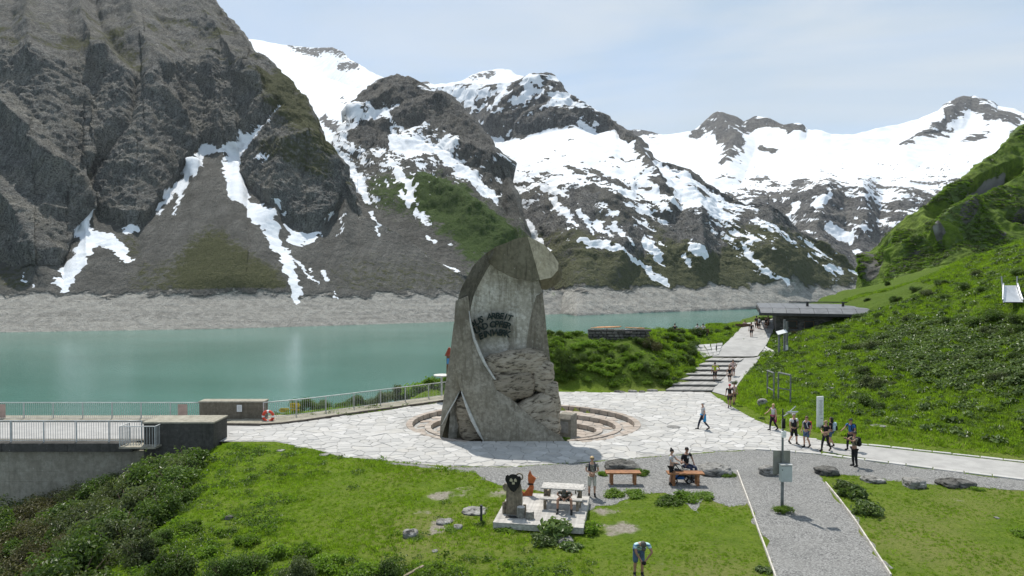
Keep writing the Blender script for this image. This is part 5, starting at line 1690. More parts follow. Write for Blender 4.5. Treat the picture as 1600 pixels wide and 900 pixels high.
# lifebuoy
M_RED = simple('orange_red_lifebuoy', (0.62, 0.07, 0.035), 0.5, 0.12, 4.0)
t = thing('lifebuoy', 'orange red lifebuoy with white bands on the railing by the dark wall block', 'lifebuoy', AT(419, 650.5, 45.3))
def torus(r, rr, a0, a1, n=12, m=8):
    mb = MB()
    P = [[((r + rr * math.cos(b)) * math.cos(a), rr * math.sin(b), (r + rr * math.cos(b)) * math.sin(a)) for b in np.linspace(0, 2 * math.pi, m, False)] for a in np.linspace(a0, a1, n)]
    mb.grid(P, wrap=True); mb.f.append(tuple(range(m))); mb.m.append(0); k = (n - 1) * m; mb.f.append(tuple(k + i for i in range(m))); mb.m.append(0)
    return mb
for k in range(4):
    torus(0.33, 0.095, k * math.pi / 2 + 0.18, (k + 1) * math.pi / 2 - 0.18).build('ring_section', M_RED, t, True)
    torus(0.33, 0.098, k * math.pi / 2 - 0.18, k * math.pi / 2 + 0.18, 5).build('band', M_WHITE, t, True)
# yellow signs beyond the railing
M_YEL = simple('yellow_signboard', (0.72, 0.50, 0.02), 0.5, 0.08, 3.0)
t = thing('yellow_trail_sign', 'yellow direction boards on a post behind the curved railing', 'sign', AT(452, 660, 48.6))
gzv = t.location.z
mb = MB(); mb.tube([(0.1, 0.1, -1.6), (0.1, 0.1, 1.35)], 0.04, 8); mb.build('post', M_GALV, t)
for (dx, dz, w) in ((0.36, 1.22, .62), (0.36, 0.80, .62), (-0.34, 0.86, .6)):
    s = 1 if dx > 0 else -1
    mb = MB(); mb.prism([(-w/2, -.16), (w/2, -.16), (w/2 + .12, 0), (w/2, .16), (-w/2, .16)] if s > 0 else [(w/2, -.16), (-w/2, -.16), (-w/2 - .12, 0), (-w/2, .16), (w/2, .16)], -.012, .012, M=Matrix.Rotation(R(90), 4, 'X'))
    o = mb.build('board', M_YEL, t, loc=(dx, 0.04, dz))
    for kx in (-0.1, 0.08):
        mb = MB(); mb.box((kx, -.018, 0.03 if kx < 0 else -.05), (0.26, 0.004, 0.035)); mb.build('lettering', M_DARKM, o)
# small figure-shaped information post peeping out behind the monument
M_BLUE = simple('blue_panel', (0.05, 0.20, 0.42), 0.5, 0.1, 4)
M_WOODD = simple('dark_brown_wood', (0.12, 0.07, 0.04), 0.8, 0.35, 5.0, bump=0.4)
M_ROOFR = simple('red_brown_boards', (0.26, 0.055, 0.03), 0.7, 0.3, 5)
t = thing('information_post', 'narrow information post with a red cap and a blue panel half hidden behind the monument', 'sign', AT(702, 590, 51.5))
mb = MB(); mb.box((0.0, 0, 0.4), (0.42, 0.12, 2.6), bev=0.02); mb.build('board', M_WOODD, t)
mb = MB(); mb.box((0, -0.07, 1.25), (0.36, 0.03, 0.42)); mb.build('blue_panel', M_BLUE, t)
mb = MB(); mb.prism([(-.34, 0), (.34, 0), (.06, .62), (-.06, .62)], -.12, .12, M=Matrix.Rotation(R(90), 4, 'X')); mb.build('cap', M_ROOFR, t, loc=(0, 0, 1.66))
t = thing('round_table', 'small pale round table on the bank behind the monument', 'table', AT(690, 586, 53.0))
mb = MB(); mb.tube([(0, 0, -.06), (0, 0, 0.02)], 0.62, 20); mb.build('tabletop', simple('pale_stone_top', (0.55, 0.54, 0.5), 0.7, 0.2, 4), t)
mb = MB(); mb.tube([(0, 0, -1.6), (0, 0, -.06)], 0.08, 10); mb.build('leg', M_GALV, t)

# ================================================================== shelter, slide, signs
M_DRY = tone_mat('dark_dry_stone', [(0.11, 0.105, 0.095), (0.17, 0.16, 0.145), (0.08, 0.078, 0.072), (0.21, 0.2, 0.18)], 2.5, 0.4)
M_SHEET = simple('grey_sheet_roof', (0.135, 0.138, 0.142), 0.5, 0.2, 1.5, 0.3)
M_SHEETD = simple('dark_roof_edge', (0.045, 0.043, 0.042), 0.6, 0.3, 3)
M_HOLE = simple('dark_window_glass', (0.02, 0.022, 0.025), 0.15, 0.2, 2)
hut = thing('stone_shelter', 'low dark stone shelter with a flat grey sheet roof dug into the grassy hill', 'building', (29.4, 76.0, 2.3), R(-18))
HZ = 3.3
mb = MB(); mb.box((6.5, 4.0, HZ / 2 - .3), (12.9, 7.9, HZ + .5)); mb.build('wall_core', M_DARKM, hut)
stone_var = []
for k in range(10):
    mb = MB(); bw, bh = RNG.uniform(.34, .62), RNG.uniform(.17, .26)
    mb.box((0, 0, 0), (bw - .02, .2, bh - .02), bev=0.02); stone_var.append((mb.mesh('wall_stone', M_DRY), bw, bh))
z = 0.0; row = 0
while z < HZ - 0.1:
    hh = 0.22
    x = 0.0
    while x < 7.2:
        me, bw, bh = stone_var[int(RNG.integers(10))]
        if not ((1.15 < x + bw / 2 < 2.25 or 2.85 < x + bw / 2 < 4.0) and 1.55 < z + .1 < 2.55):
            o = link('wall_stone', me, hut, (x + bw / 2, -0.03 + RNG.uniform(-.025, .02), z + hh / 2)); o.scale = (1, 1, hh / bh)
        x += bw
    z += hh
for cx in (1.7, 3.42):
    mb = MB(); mb.box((cx, -0.0, 2.05), (1.0, 0.08, 0.85)); w_ = mb.build('window', M_WOODD, hut)
    mb = MB(); mb.box((cx, -0.046, 2.05), (0.84, 0.02, 0.7)); mb.build('pane', M_HOLE, w_)
n = 10
fl = 14.0 / n
for i in range(n):                         # roof: sheets with standing seams, sloping edge sheets in front
    x0 = -1.75 + i * fl
    mb = MB()
    a = [(x0, 0.35, 3.86), (x0 + fl - .03, 0.35, 3.86), (x0 + fl - .03, 9.6, 4.02), (x0, 9.6, 4.02)]
    mb.add(a + [(v[0], v[1], v[2] - .12) for v in a], [(0, 1, 2, 3), (4, 7, 6, 5), (0, 4, 5, 1), (1, 5, 6, 2), (2, 6, 7, 3), (3, 7, 4, 0)]); mb.build('roof_sheet', M_SHEET, hut)
    mb = MB()
    a = [(x0, -1.3, 3.36), (x0 + fl - .04, -1.3, 3.36), (x0 + fl - .04, 0.34, 3.84), (x0, 0.34, 3.84)]
    mb.add(a + [(v[0], v[1], v[2] - .1) for v in a], [(0, 1, 2, 3), (4, 7, 6, 5), (0, 4, 5, 1), (1, 5, 6, 2), (2, 6, 7, 3), (3, 7, 4, 0)]); mb.build('eaves_sheet', M_SHEET, hut)
mb = MB(); mb.box((5.25, -1.32, 3.2), (14.1, 0.06, 0.28)); mb.box((-1.78, 4.2, 3.55), (0.06, 11, 0.5)); mb.box((5.25, -.5, 3.15), (14, 1.6, 0.1)); mb.build('fascia', M_SHEETD, hut)
for vx, vy in ((3.6, 4.0), (7.4, 4.5)):
    mb = MB(); mb.tube([(vx, vy, 3.7), (vx, vy, 4.35)], 0.14, 10); mb.tube([(vx, vy, 4.35), (vx, vy, 4.45)], 0.2, 10); mb.build('vent_pipe', M_SHEETD, hut)
mb = MB(); mb.tube([(2.0, 9.5, 4.2), (12, 9.5, 4.25)], 0.07, 6); mb.build('ridge_rail', M_SHEETD, hut)

# slide on the hill
M_STEEL = simple('bright_sheet_steel', (0.62, 0.63, 0.64), 0.35, 0.08, 2.0, 0.6)
p0 = AT(1579, 446, 55.6); p1 = AT(1583, 474, 53.6)
t = thing('slide', 'wide bright metal slide in the green slope', 'slide', p1)
d = p0 - p1
N_ = 9
prof = [(s, max(0.05, d.z * (0.08 + 0.92 * s ** 1.25))) for s in np.linspace(0, 1, N_)]
wid = lambda s: 0.80 - 0.22 * s
mb = MB()
rows = [[(d.x * s - wid(s), d.y * s, z), (d.x * s + wid(s), d.y * s, z)] for s, z in prof]
mb.grid(rows); mb.grid([[(a[0], a[1], a[2] - .06) for a in r] for r in rows])
mb.build('chute', M_STEEL, t)
for sgn in (0, 1):
    mb = MB(); mb.tube([Vector(r[sgn]) + Vector((0, 0, 0.16)) for r in rows], 0.06, 8); mb.build('side_rail', M_STEEL, t, True)
    a = Vector(rows[-1][sgn]); mb = MB(); mb.tube([a + Vector((0, 0.05, -.6)), a + Vector((-.1 if sgn == 0 else .02, 0.1, 0.75))], 0.05, 8); mb.build('post', M_GALV, t)

# white information stele
p = on_ground(1281, 669)
t = thing('white_stele', 'tall white information stele with small print standing in the grass behind the walkers', 'sign', p, R(14))
M_STELE = simple('white_lacquered_sheet', (0.72, 0.73, 0.72), 0.45, 0.06, 2.0)
mb = MB(); mb.box((0, 0, 0.95), (0.46, 0.10, 2.1), bev=0.012); mb.build('panel', M_STELE, t)
for k in range(13):
    mb = MB(); mb.box((0.02, -0.054, 1.75 - k * 0.075), (0.24 - 0.04 * ((k * 7) % 3), 0.004, 0.028)); mb.build('text_line', M_GREYTXT, t)
mb = MB(); mb.box((0.08, -0.054, 0.62), (0.16, 0.004, 0.05)); mb.build('logo_mark', M_GREYTXT, t)

# empty steel frames in the grass
def frame(label, base_l, base_r, top_l, top_r, midf):
    a, b = on_ground(*base_l), on_ground(*base_r)
    t = thing('empty_sign_frame', label, 'frame', a, 0, None)
    dd = b - a
    ha = (base_l[1] - top_l[1]) * PXS(a.y); hb = (base_r[1] - top_r[1]) * PXS(b.y)
    for v, h in ((Vector(), ha), (dd, hb)):
        mb = MB(); mb.tube([v + Vector((0, 0, -.3)), v + Vector((0, 0, h))], 0.055, 6); mb.build('post', M_GRPOST, t)
    mb = MB(); mb.tube([Vector((0, 0, ha)), dd + Vector((0, 0, hb))], 0.07, 6); mb.build('top_bar', M_GRPOST, t)
    mb = MB(); mb.tube([Vector((0, 0, ha * midf)), dd + Vector((0, 0, hb * midf))], 0.045, 6); mb.build('middle_bar', M_GRPOST, t)
M_GRPOST = simple('weathered_grey_posts', (0.16, 0.17, 0.165), 0.7, 0.25, 4)
frame('narrow empty grey frame of posts in the grass, the left one of the pair', (1199, 617), (1209, 624), (1199, 579), (1209, 583), .32)
frame('wide empty grey frame of posts in the grass, the right one of the pair', (1216, 627), (1235, 630), (1216, 582), (1235, 586), .46)

# wooden board beside the path below the shelter
p = on_ground(1217, 553)
t = thing('lectern_sign', 'slanted information board on grey wooden posts beside the path below the shelter', 'sign', p)
for (dx, dy, h) in ((0, 0, 1.95), (0.62, .25, 3.3), (0.95, .45, 3.1)):
    mb = MB(); mb.box((dx, dy, h / 2 - .3), (0.16, 0.16, h + .6)); mb.build('post', M_GRPOST, t)
mb = MB(); mb.box((0.28, 0.05, 2.1), (0.95, 0.5, 0.06), (R(35), R(-14), 0)); mb.build('slanted_board', M_STELE, t)
mb = MB(); mb.box((0.78, .3, 0.55), (0.42, 0.05, 0.5)); mb.build('small_plate', M_STELE, t)

# stone-walled viewing stand on the mound
st = thing('stone_walled_seat', 'low dry stone wall with orange planks on top of the grassy mound', 'wall', AT(966, 530, 66.0))
mb = MB(); mb.box((0, .8, .42), (5.6, 1.3, 0.9)); mb.build('core', M_DARKM, st)
for row, zz in enumerate((0.05, .33, .6, .85)):
    x = -3.0 + RNG.uniform(0, .2)
    while x < 2.9:
        bw = RNG.uniform(.3, .7)
        if not (row == 3 and 0.55 < x < 0.95):
            mb = MB(); mb.box((0, 0, 0), (bw - .03, .45, RNG.uniform(.22, .27)), bev=0.05); link('wall_stone', mb.mesh('wall_stone', M_DRY), st, (x + bw / 2, RNG.uniform(-.06, .06) - abs(x) * -.05, zz), (RNG.uniform(-.06, .06), RNG.uniform(-.05, .05), RNG.uniform(-.1, .1)))
        x += bw
M_ORW = simple('orange_brown_plank', (0.42, 0.19, 0.075), 0.6, 0.3, 5.0, bump=0.3, rnd=.15)
for k, (x0, x1, y0, rz) in enumerate([(-2.3, 0.2, .35, -.03), (-2.6, 0.4, .62, -.05), (-2.2, .3, .9, -.04), (-1.9, .1, 1.2, -.02), (0.75, 2.6, .5, .05), (0.9, 2.7, .8, .04)]):
    mb = MB(); mb.box((0, 0, 0), (x1 - x0, .24, .07), bev=.01); link('plank', mb.mesh('plank', M_ORW), st, ((x0 + x1) / 2, y0, 1.06 + (.05 if k < 4 else -.02)), (0, rz, 0.03))
mb = MB(); mb.box((0, 0, 0), (2.0, .9, .06), bev=.01); o = link('white_board', mb.mesh('white_board', M_WHITE)); o.location = AT(962, 514.5, 66.9); o.rotation_euler = (R(-4), R(3), R(-6)); tag(o, 'white board lying on the orange planks of the stone wall on the mound', 'board')

# ================================================================== things on the meadow
M_WOODG = simple('silver_grey_wood', (0.42, 0.40, 0.37), 0.85, 0.25, 8.0, bump=0.4, rnd=0.14)
M_WOODB = simple('grey_brown_wood', (0.20, 0.165, 0.12), 0.85, 0.35, 8.0, bump=0.4, rnd=0.16)
fl_, fr_ = G(770, 816, .30), G(912, 825, .30)
ax = (fr_ - fl_); plen = ax.length; prot = math.atan2(ax.y, ax.x); pdep = 3.75
deck = thing('wooden_platform', 'low square platform of silver grey planks on the meadow', 'platform', (fl_.x, fl_.y, 0), prot)
npk = 25
mb = MB(); mb.box((0, 0, 0), (plen, pdep / npk - .012, .045), bev=.005); pk = mb.mesh('plank', M_WOODG)
for i in range(npk): link('plank', pk, deck, (plen / 2, (i + .5) * pdep / npk, .2775 + RNG.uniform(-.003, .003)))
mb = MB(); mb.box((plen / 2, .02, .16), (plen - .02, .045, .19)); mb.build('fascia_board', M_WOODG, deck)
mb = MB(); mb.box((plen - .02, pdep / 2, .16), (.045, pdep - .1, .19)); mb.build('fascia_board', M_WOODG, deck)
mb = MB(); mb.box((.02, pdep / 2, .16), (.045, pdep - .1, .19)); mb.build('fascia_board', M_WOODG, deck)
for yy in (.5, 1.9, 3.3):
    mb = MB(); mb.box((plen / 2, yy, .12), (plen - .15, .1, .22)); mb.build('joist', M_WOODB, deck)
DM = Matrix.Translation((fl_.x, fl_.y, .30)) @ Matrix.Rotation(prot, 4, 'Z')
def dk(x, y, z=0): return DM @ Vector((x, y, z))

# board figure of a bear with a black face
bear = thing('wooden_bear_figure', 'plank cut-out of a bear with a black painted face on the platform', 'figure', dk(0.68, 0.95), prot)
bl = lambda x: np.interp(x, [-.52, -.44, -.36, -.30, .22, .30, .40, .44], [0, .42, .42, 1.18, 1.25, 1.05, .9, .3])
top_out = lambda x: np.interp(x, [-.34, -.28, -.2, .18, .26, .31, .335], [1.0, 1.25, 1.35, 1.36, 1.22, 1.0, .7])
xs_ = np.linspace(-.33, .33, 9)
for i in range(8):
    x0, x1 = xs_[i] + .004, xs_[i+1] - .004
    mb = MB(); mb.prism([(x0, 0.0), (x1, 0.0), (x1, float(top_out(x1))), ((x0 + x1) / 2, float(top_out((x0 + x1) / 2))), (x0, float(top_out(x0)))], -.035, .035, M=Matrix.Rotation(R(90), 4, 'X'))
    mb.build('plank', M_WOODB, bear)
for x0, w, h in ((-.50, .16, .46), (-.42, .1, .5), (.34, .13, .42), (.45, .07, .2)):
    mb = MB(); mb.box((x0 + w / 2, .06, h / 2), (w - .01, .06, h), bev=.01); mb.build('base_board', M_WOODB, bear)
def disc(c, r, y0, th, mat, name, parent, n=20, sx=1, sz=1):
    mb = MB(); mb.prism([(c[0] + sx * r * math.cos(a), c[1] + sz * r * math.sin(a)) for a in np.linspace(0, 2*math.pi, n, False)], -y0 - th, -y0 + 0.0, M=Matrix.Rotation(R(90), 4, 'X') @ Matrix.Scale(1, 4)); return mb.build(name, mat, parent)
M_BLACK = simple('black_paint', (0.012, 0.011, 0.010), 0.7, 0.3, 5)
M_CREAM = simple('cream_paint', (0.45, 0.40, 0.28), 0.7, 0.2, 5)
mb = MB(); mb.prism([(-.33, 1.55), (-.36, 1.42), (-.30, 1.28), (-.24, 1.14), (-.12, .98), (-.02, .93), (.08, 1.0), (.20, 1.16), (.26, 1.32), (.28, 1.46), (.24, 1.56), (.15, 1.56), (.08, 1.62), (-.04, 1.64), (-.14, 1.62), (-.20, 1.57), (-.27, 1.60)], .045, .085, M=Matrix.Rotation(R(90), 4, 'X')); head = mb.build('head', M_BLACK, bear)
for ex in (-.11, .06):
    mb = MB(); mb.prism([(ex - .07, 1.36), (ex + .05, 1.34), (ex + .055, 1.42), (ex, 1.48), (ex - .05, 1.45)], .087, .10, M=Matrix.Rotation(R(90), 4, 'X')); mb.build('eye', M_CREAM, head)
mb = MB(); mb.prism([(-.075, 1.24), (.02, 1.24), (.03, 1.32), (-.08, 1.32)], .087, .10, M=Matrix.Rotation(R(90), 4, 'X')); mb.build('nose', M_CREAM, head)
mb = MB(); mb.prism([(-.56 + .14, .98), (-.36, .92), (-.31, 1.0), (-.31, 1.22), (-.38, 1.24), (-.46, 1.16), (-.47, 1.05)], -.03, .03, M=Matrix.Rotation(R(90), 4, 'X')); mb.build('paw', M_WOODB, bear)
mb = torus(.13, .03, 0, 2 * math.pi, 24, 8); mb.build('hoop', M_WOODB, bear, True, loc=(.20, .02, 1.52))
def log(label, px, py, r, h):
    p = dk(0, 0); v = G(px, py, .30)
    t = thing('log_stool', label, 'stool', (v.x, v.y, .30))
    mb = MB(); mb.tube([(0, 0, 0), (0, 0, h * .5), (0, 0, h)], [r * 1.03, r, r * .98], 18); mb.build('bark', M_LOG, t, False)
    mb = MB(); mb.tube([(0, 0, h), (0, 0, h + .008)], r * .9, 18); mb.build('cut_face', M_WOODG, t)
M_LOG = simple('grey_log_bark', (0.21, 0.20, 0.175), 0.9, 0.35, 10, bump=0.6)
log('taller of two grey log stools beside the bear figure', 814, 808, .17, .40)
log('shorter of two grey log stools beside the bear figure', 828, 810, .165, .28)
mb = MB(); mb.box((0, 0, .012), (.5, .24, .024), bev=.006); o = mb.build('floor_plate', simple('black_rubber', (0.03, .03, .03), .8, .2, 4)); v = G(800, 808, .30); o.location = (v.x, v.y, .303); o.rotation_euler.z = prot; tag(o, 'small dark plate lying on the platform in front of the bear figure', 'plate')

# fox figure of painted boards
M_FOX = simple('fox_orange_paint', (0.36, 0.10, 0.03), 0.6, 0.3, 6.0, bump=.2)
fx = thing('wooden_fox_figure', 'orange painted wooden fox sitting at the back corner of the platform by the table', 'figure', dk(.78, 3.35), prot + .1)
RX = Matrix.Rotation(R(90), 4, 'X')
mb = MB(); mb.prism([(-.12, 0), (.32, 0), (.36, .2), (.40, .45), (.36, .62), (.20, .62), (.14, .45), (.02, .28), (-.12, .12)], -.05, .05, M=RX); mb.build('body', M_FOX, fx)
mb = MB(); mb.prism([(.14, .60), (.36, .60), (.46, .78), (.50, .90), (.40, .98), (.30, 1.06), (.20, 1.30), (.10, 1.06), (.10, .80)], -.06, .06, M=RX); hd = mb.build('head', M_FOX, fx)
mb = MB(); mb.prism([(.46, .84), (.58, .95), (.66, .98), (.53, .88)], -.03, .03, M=RX); mb.build('snout', M_CREAM, hd)
mb = MB(); mb.prism([(-.42, 0), (-.12, 0), (-.10, .14), (-.2, .25), (-.4, .22), (-.52, .12)], -.06, .06, M=RX); tl = mb.build('tail', M_FOX, fx)
mb = MB(); mb.prism([(-.68, .04), (-.52, .02), (-.44, .1), (-.52, .2), (-.64, .16)], -.05, .05, M=RX); mb.build('tail_tip', M_CREAM, tl)
mb = MB(); mb.prism([(.06, .60), (.14, .66), (.36, .64), (.38, .58), (.14, .56)], -.065, .065, M=RX); mb.build('collar', M_BLACK, fx)

fx.scale = (.85, .85, .85)
# picnic table with benches
pic = thing('picnic_table', 'silver grey wooden picnic table with benches fixed to it', 'table', dk(2.45, 2.55), prot)
for i in range(5):
    mb = MB(); mb.box((0, -.32 + i * .16, .735), (1.72, .15, .045), bev=.006); mb.build('table_board', M_WOODG, pic)
for s in (-1, 1):
    for k in range(2):
        mb = MB(); mb.box((0, s * (.66 + k * .15), .45), (1.72, .14, .045), bev=.006); mb.build('seat_board', M_WOODG, pic)
for x in (-.66, .66):
    mb = MB(); mb.box((x, 0, .40), (.09, 1.72, .09)); mb.build('cross_beam', M_WOODB, pic)
    mb = MB(); mb.box((x, 0, .68), (.09, .72, .07)); mb.build('table_bearer', M_WOODB, pic)
    for s in (-1, 1):
        mb = MB(); mb.box((x + .075 * (1 if x > 0 else -1), s * .28, .36), (.06, .11, .76), (R(12 * s), 0, 0)); mb.build('leg', M_WOODB, pic)
        mb = MB(); mb.box((x, s * .73, .19), (.11, .11, .40)); mb.build('seat_post', M_WOODB, pic)
    mb = MB(); mb.box((x * .8, 0, .55), (.05, .05, .2)); mb.build('brace', M_WOODB, pic)

# black post in the meadow
p = on_ground(752, 818)
o = thing('black_post', 'short black post standing in the meadow left of the platform', 'post', p)
mb = MB(); mb.tube([(0, 0, -.2), (0, 0, .68)], .05, 10); mb.tube([(0, 0, .68), (0, 0, .72)], .058, 10); mb.build('shaft', M_DARKM, o)

# plank benches
M_BENCH = simple('orange_brown_bench_wood', (0.27, 0.125, 0.055), 0.55, 0.3, 6.0, bump=0.25, rnd=.1)
def bench(label, pxl, pxr, pyt, zt, rot=0.0):
    a, b = G(pxl, pyt, zt), G(pxr, pyt, zt)
    c = (a + b) / 2; wdt = (b - a).length
    t = thing('plank_bench', label, 'bench', (c.x, c.y + .22, 0), rot)
    for i in range(3):
        mb = MB(); mb.box((0, -.17 + .17 * i, zt - .04), (wdt, .155, .075), bev=.01); mb.build('seat_plank', M_BENCH, t)
    for s in (-1, 1):
        mb = MB(); mb.box((s * wdt * .33, 0, zt - .115), (.14, .44, .07)); mb.build('bearer', M_BENCH, t)
        for k in (-1, 1):
            mb = MB(); mb.box((s * wdt * .33, k * .14, (zt - .15) / 2 - .05), (.13, .11, zt - .05), bev=.01); mb.build('leg', M_BENCH, t)
    return t
bench('orange brown plank bench in front of the dark rock, nearer the platform', 947, 1002, 738.5, .60, R(0))
bench('orange brown plank bench in front of the couple with the pushchair', 1044, 1101, 739.5, .62, R(-1.5))

# mast with cabinet
p = on_ground(1222, 797)
mast = thing('measuring_mast', 'thin steel mast on the gravel carrying a pale grey cabinet and a metal plate', 'mast', p)
s = PXS(p.y)
hz = lambda py: (797 - py) * s
mb = MB(); mb.tube([(0, 0, -.2), (0, 0, hz(742))], .065, 10); mb.tube([(0, 0, hz(742)), (0, 0, hz(655))], .045, 10); mb.build('pole', M_GRPOST, mast, True)
M_PLATE = simple('brushed_steel_plate', (0.26, 0.26, 0.235), 0.45, 0.2, 2.0, 0.4)
mb = MB(); mb.box((0, .09, hz(723)), (27 * s, .03, 38 * s), bev=.008); mb.build('backing_plate', M_PLATE, mast)
M_CAB = simple('pale_grey_cabinet', (0.42, 0.46, 0.45), 0.45, 0.08, 2.0)
mb = MB(); mb.box((.07, -.16, hz(737.5)), (17.5 * s, .24, 25 * s), bev=.012); cab = mb.build('cabinet', M_CAB, mast)
mb = MB(); mb.box((.07, -.17, hz(723.5)), (18.5 * s, .28, .03)); mb.build('rain_cover', M_GALV, cab)
mb = MB(); mb.tube([(-.11, -.285, hz(731)), (-.11, -.30, hz(731))], .022, 8); mb.build('lock', M_DARKM, cab)
mb = MB(); mb.tube([(.03, -.02, hz(668)), (.03, -.02, hz(653))], .075, 10); mb.build('antenna_tube', M_BLACK, mast, True)
mb = MB(); mb.box((.03, -.03, hz(675.5)), (.17, .17, .17), bev=.02); mb.tube([(.03, -.03, hz(682)), (.03, -.03, hz(679))], .1, 10); mb.build('sensor_box', M_WHITE, mast)
mb = MB(); mb.tube([(0, 0, hz(650)), (.18, 0, hz(646)), (.52, -.05, hz(633))], .02, 6); mb.build('arm', M_GALV, mast)
mb = MB(); mb.box((.40, .05, hz(643.5)), (.42, .30, .03), (R(-25), 0, 0)); mb.build('solar_panel', M_STEEL, mast)
mb = MB(); mb.tube([(0, 0, hz(660)), (0, 0, hz(638))], .03, 8); mb.build('mast_tip', M_DARKM, mast)

# manhole cover
v = G(1052, 667, .045)
o = thing('manhole_cover', 'round grey manhole cover in the stone paving', 'manhole cover', (v.x, v.y, .03))
mb = MB(); mb.tube([(0, 0, -.03), (0, 0, .03)], .37, 24); mb.build('lid', simple('worn_iron', (0.16, .155, .145), .6, .3, 8, .4), o)
mb = MB(); torus(.40, .03, 0, 2 * math.pi, 25, 6); m2 = torus(.40, .025, 0, 2 * math.pi, 25, 6); m2.v = [(x, z, y * .6 + .02) for x, y, z in m2.v]; m2.build('rim', simple('iron_rim', (0.2, .2, .19), .6, .2, 8, .4), o, True)

# wooden post lying in the weeds at the lower edge
v = on_ground(655, 899)
o = thing('fallen_plank', 'weathered grey plank lying in the weeds at the lower edge of the meadow', 'plank', v + Vector((0, 0, .25)), R(35))
mb = MB(); mb.box((-.3, 0, -.1), (0.95, .11, .05), (0, R(-14), 0), bev=.01); mb.build('board', M_WOODB, o)
# ================================================================== rocks and plants
M_ROCKP = rock_mat('pale_lichen_rock', (0.17, 0.165, 0.15), (0.34, 0.33, 0.31), (0.045, 0.044, 0.04), 0.2, 3.0, lichen=(0.42, 0.41, 0.385))
M_ROCKD = rock_mat('dark_slaty_rock', (0.07, 0.068, 0.062), (0.16, 0.155, 0.142), (0.025, 0.024, 0.022), 0.2, 3.0, lichen=(0.24, 0.235, 0.215))
def rock(label, px, py, wpx, hpx, mat=None, dep=None, seed=None, rz=0.0, z=None, cat='rock', name='boulder', **k):
    v = on_ground(px, py) if z is None else G(px, py, z)
    s = PXS(v.y)
    dp = dep if dep else wpx * s * 0.75
    h = hpx * s * .68
    o = strata_rock(name, (v.x, v.y + dp * 0.4, v.z + h * 0.22), (wpx * s, dp, h * 1.2), (0, 0, rz), mat or M_ROCKP, seed if seed else px * .37, None, sub=4 if wpx > 18 else 3, amp=0.26, band=0.14, square=.85, **k)
    return tag(o, label, cat)
rock('dark boulder with a pale top behind the bench nearer the platform', 975, 737, 52, 20, M_ROCKD, 1.0)
rock('broad flat topped pale rock beside the sitting man', 1122, 744, 50, 22, M_ROCKP, 1.3)
rock('grey layered rock on the gravel just left of the mast', 1203, 744, 26, 24, M_ROCKP, .7)
rock('rough rock at the head of the meadow right of the gravel path', 1297, 744, 34, 17, M_ROCKD, .9)
rock('flat pale rock in the row along the right meadow, the lowest one', 1371, 756, 32, 12, M_ROCKP, .9)
rock('rounded pale rock in the row along the right meadow', 1436, 764, 32, 24, M_ROCKP, .9)
rock('long dark flat rock at the right end of the row along the meadow', 1501, 763, 50, 17, M_ROCKD, 1.1)
rock('white banded rock among grass on the left part of the meadow', 640, 842, 24, 18, M_ROCKP, .5)
rock('small white stone in front of the large leaved plant by the platform', 885, 852, 24, 15, M_ROCKP, .5)
rock('upright pale stone in the grass below the empty frames', 1193, 633, 14, 16, M_ROCKP, .5)
rock('small grey rock on the grassy bank at the left', 356, 812, 12, 9, M_ROCKD, .3)
rock('flat pale stone slab lying in the meadow left of the platform', 742, 805, 38, 5, M_ROCKP, 1.0)
rock('low pale stone beside the bare soil in the meadow', 694, 820, 24, 7, M_ROCKP, .6)
rock('pale lump of stone in the weeds left of the black post', 715, 828, 14, 10, M_ROCKP, .35)
rock('small white stone in the meadow near the lower edge', 679, 864, 9, 4, M_ROCKP, .25)
rock('white flat stone in the grass at the edge of the left paving', 506, 713, 16, 4, M_ROCKP, .5)
rock('flat pale stone in the grass beside the left bend of the paving', 437, 706, 12, 3, M_ROCKP, .4)
rock('thin pale stone in the mown grass on the right behind the walkers', 1376, 668, 28, 4, M_ROCKP, .6)
rock('pale flat stone high in the grass of the right hill', 1301, 607, 10, 3, M_ROCKP, .5)
rock('small pale stone on the right meadow', 1559, 811, 7, 3, M_ROCKP, .2)
for k, (px, py, w_, l_) in enumerate([(968, 614, 18, 'dark flat stone at the foot of the mound, farthest from the stairs'), (989, 613, 14, 'pale topped flat stone at the foot of the mound'), (1004, 614, 10, 'small rough stone at the foot of the mound'), (1020, 612, 16, 'dark stone at the foot of the mound close to the stairs')]):
    rock(l_, px, py, w_, 5, M_ROCKD if k % 2 == 0 else M_ROCKP, .5)

# ---------------------------------------------------------------- leaves
def leaf_mat(name, a, b_, rough=0.5, trans=0.35, hue=0.0):
    m, nt, bs = new_mat(name)
    q = NT(nt); p = q.pos()
    n = q.noise(0.5, 4, 0.6, p); n2 = q.noise(7, 3, 0.7, p)
    c = q.mix(q.rng(q.math('ADD', q.math('MULTIPLY', n, .5), q.math('MULTIPLY', n2, .5)), 0.35, 0.65), a, b_)
    k = q.rng(q.rand(), 0, 1, .75, 1.3, False)
    cc = q.n('ShaderNodeCombineColor')
    for i in range(3): q.l(k, cc.inputs[i])
    c = q.mix(1.0, c, cc.outputs[0], 'MULTIPLY')
    q.l(c, bs.inputs['Base Color']); bs.inputs['Roughness'].default_value = rough; bs.inputs['Specular IOR Level'].default_value = 0.25
    tr = q.n('ShaderNodeBsdfTranslucent')
    tc = q.mix(1.0, c, (1.5, 1.7, 0.7), 'MULTIPLY'); q.l(tc, tr.inputs['Color'])
    mx = q.n('ShaderNodeMixShader'); mx.inputs[0].default_value = trans
    q.l(bs.outputs[0], mx.inputs[1]); q.l(tr.outputs[0], mx.inputs[2])
    q.l(mx.outputs[0], nt.nodes['Material Output'].inputs['Surface'])
    return m
M_L_GRASS = leaf_mat('meadow_grass_blades', (0.13, 0.20, 0.02), (0.185, 0.26, 0.035), 0.6, 0.5)
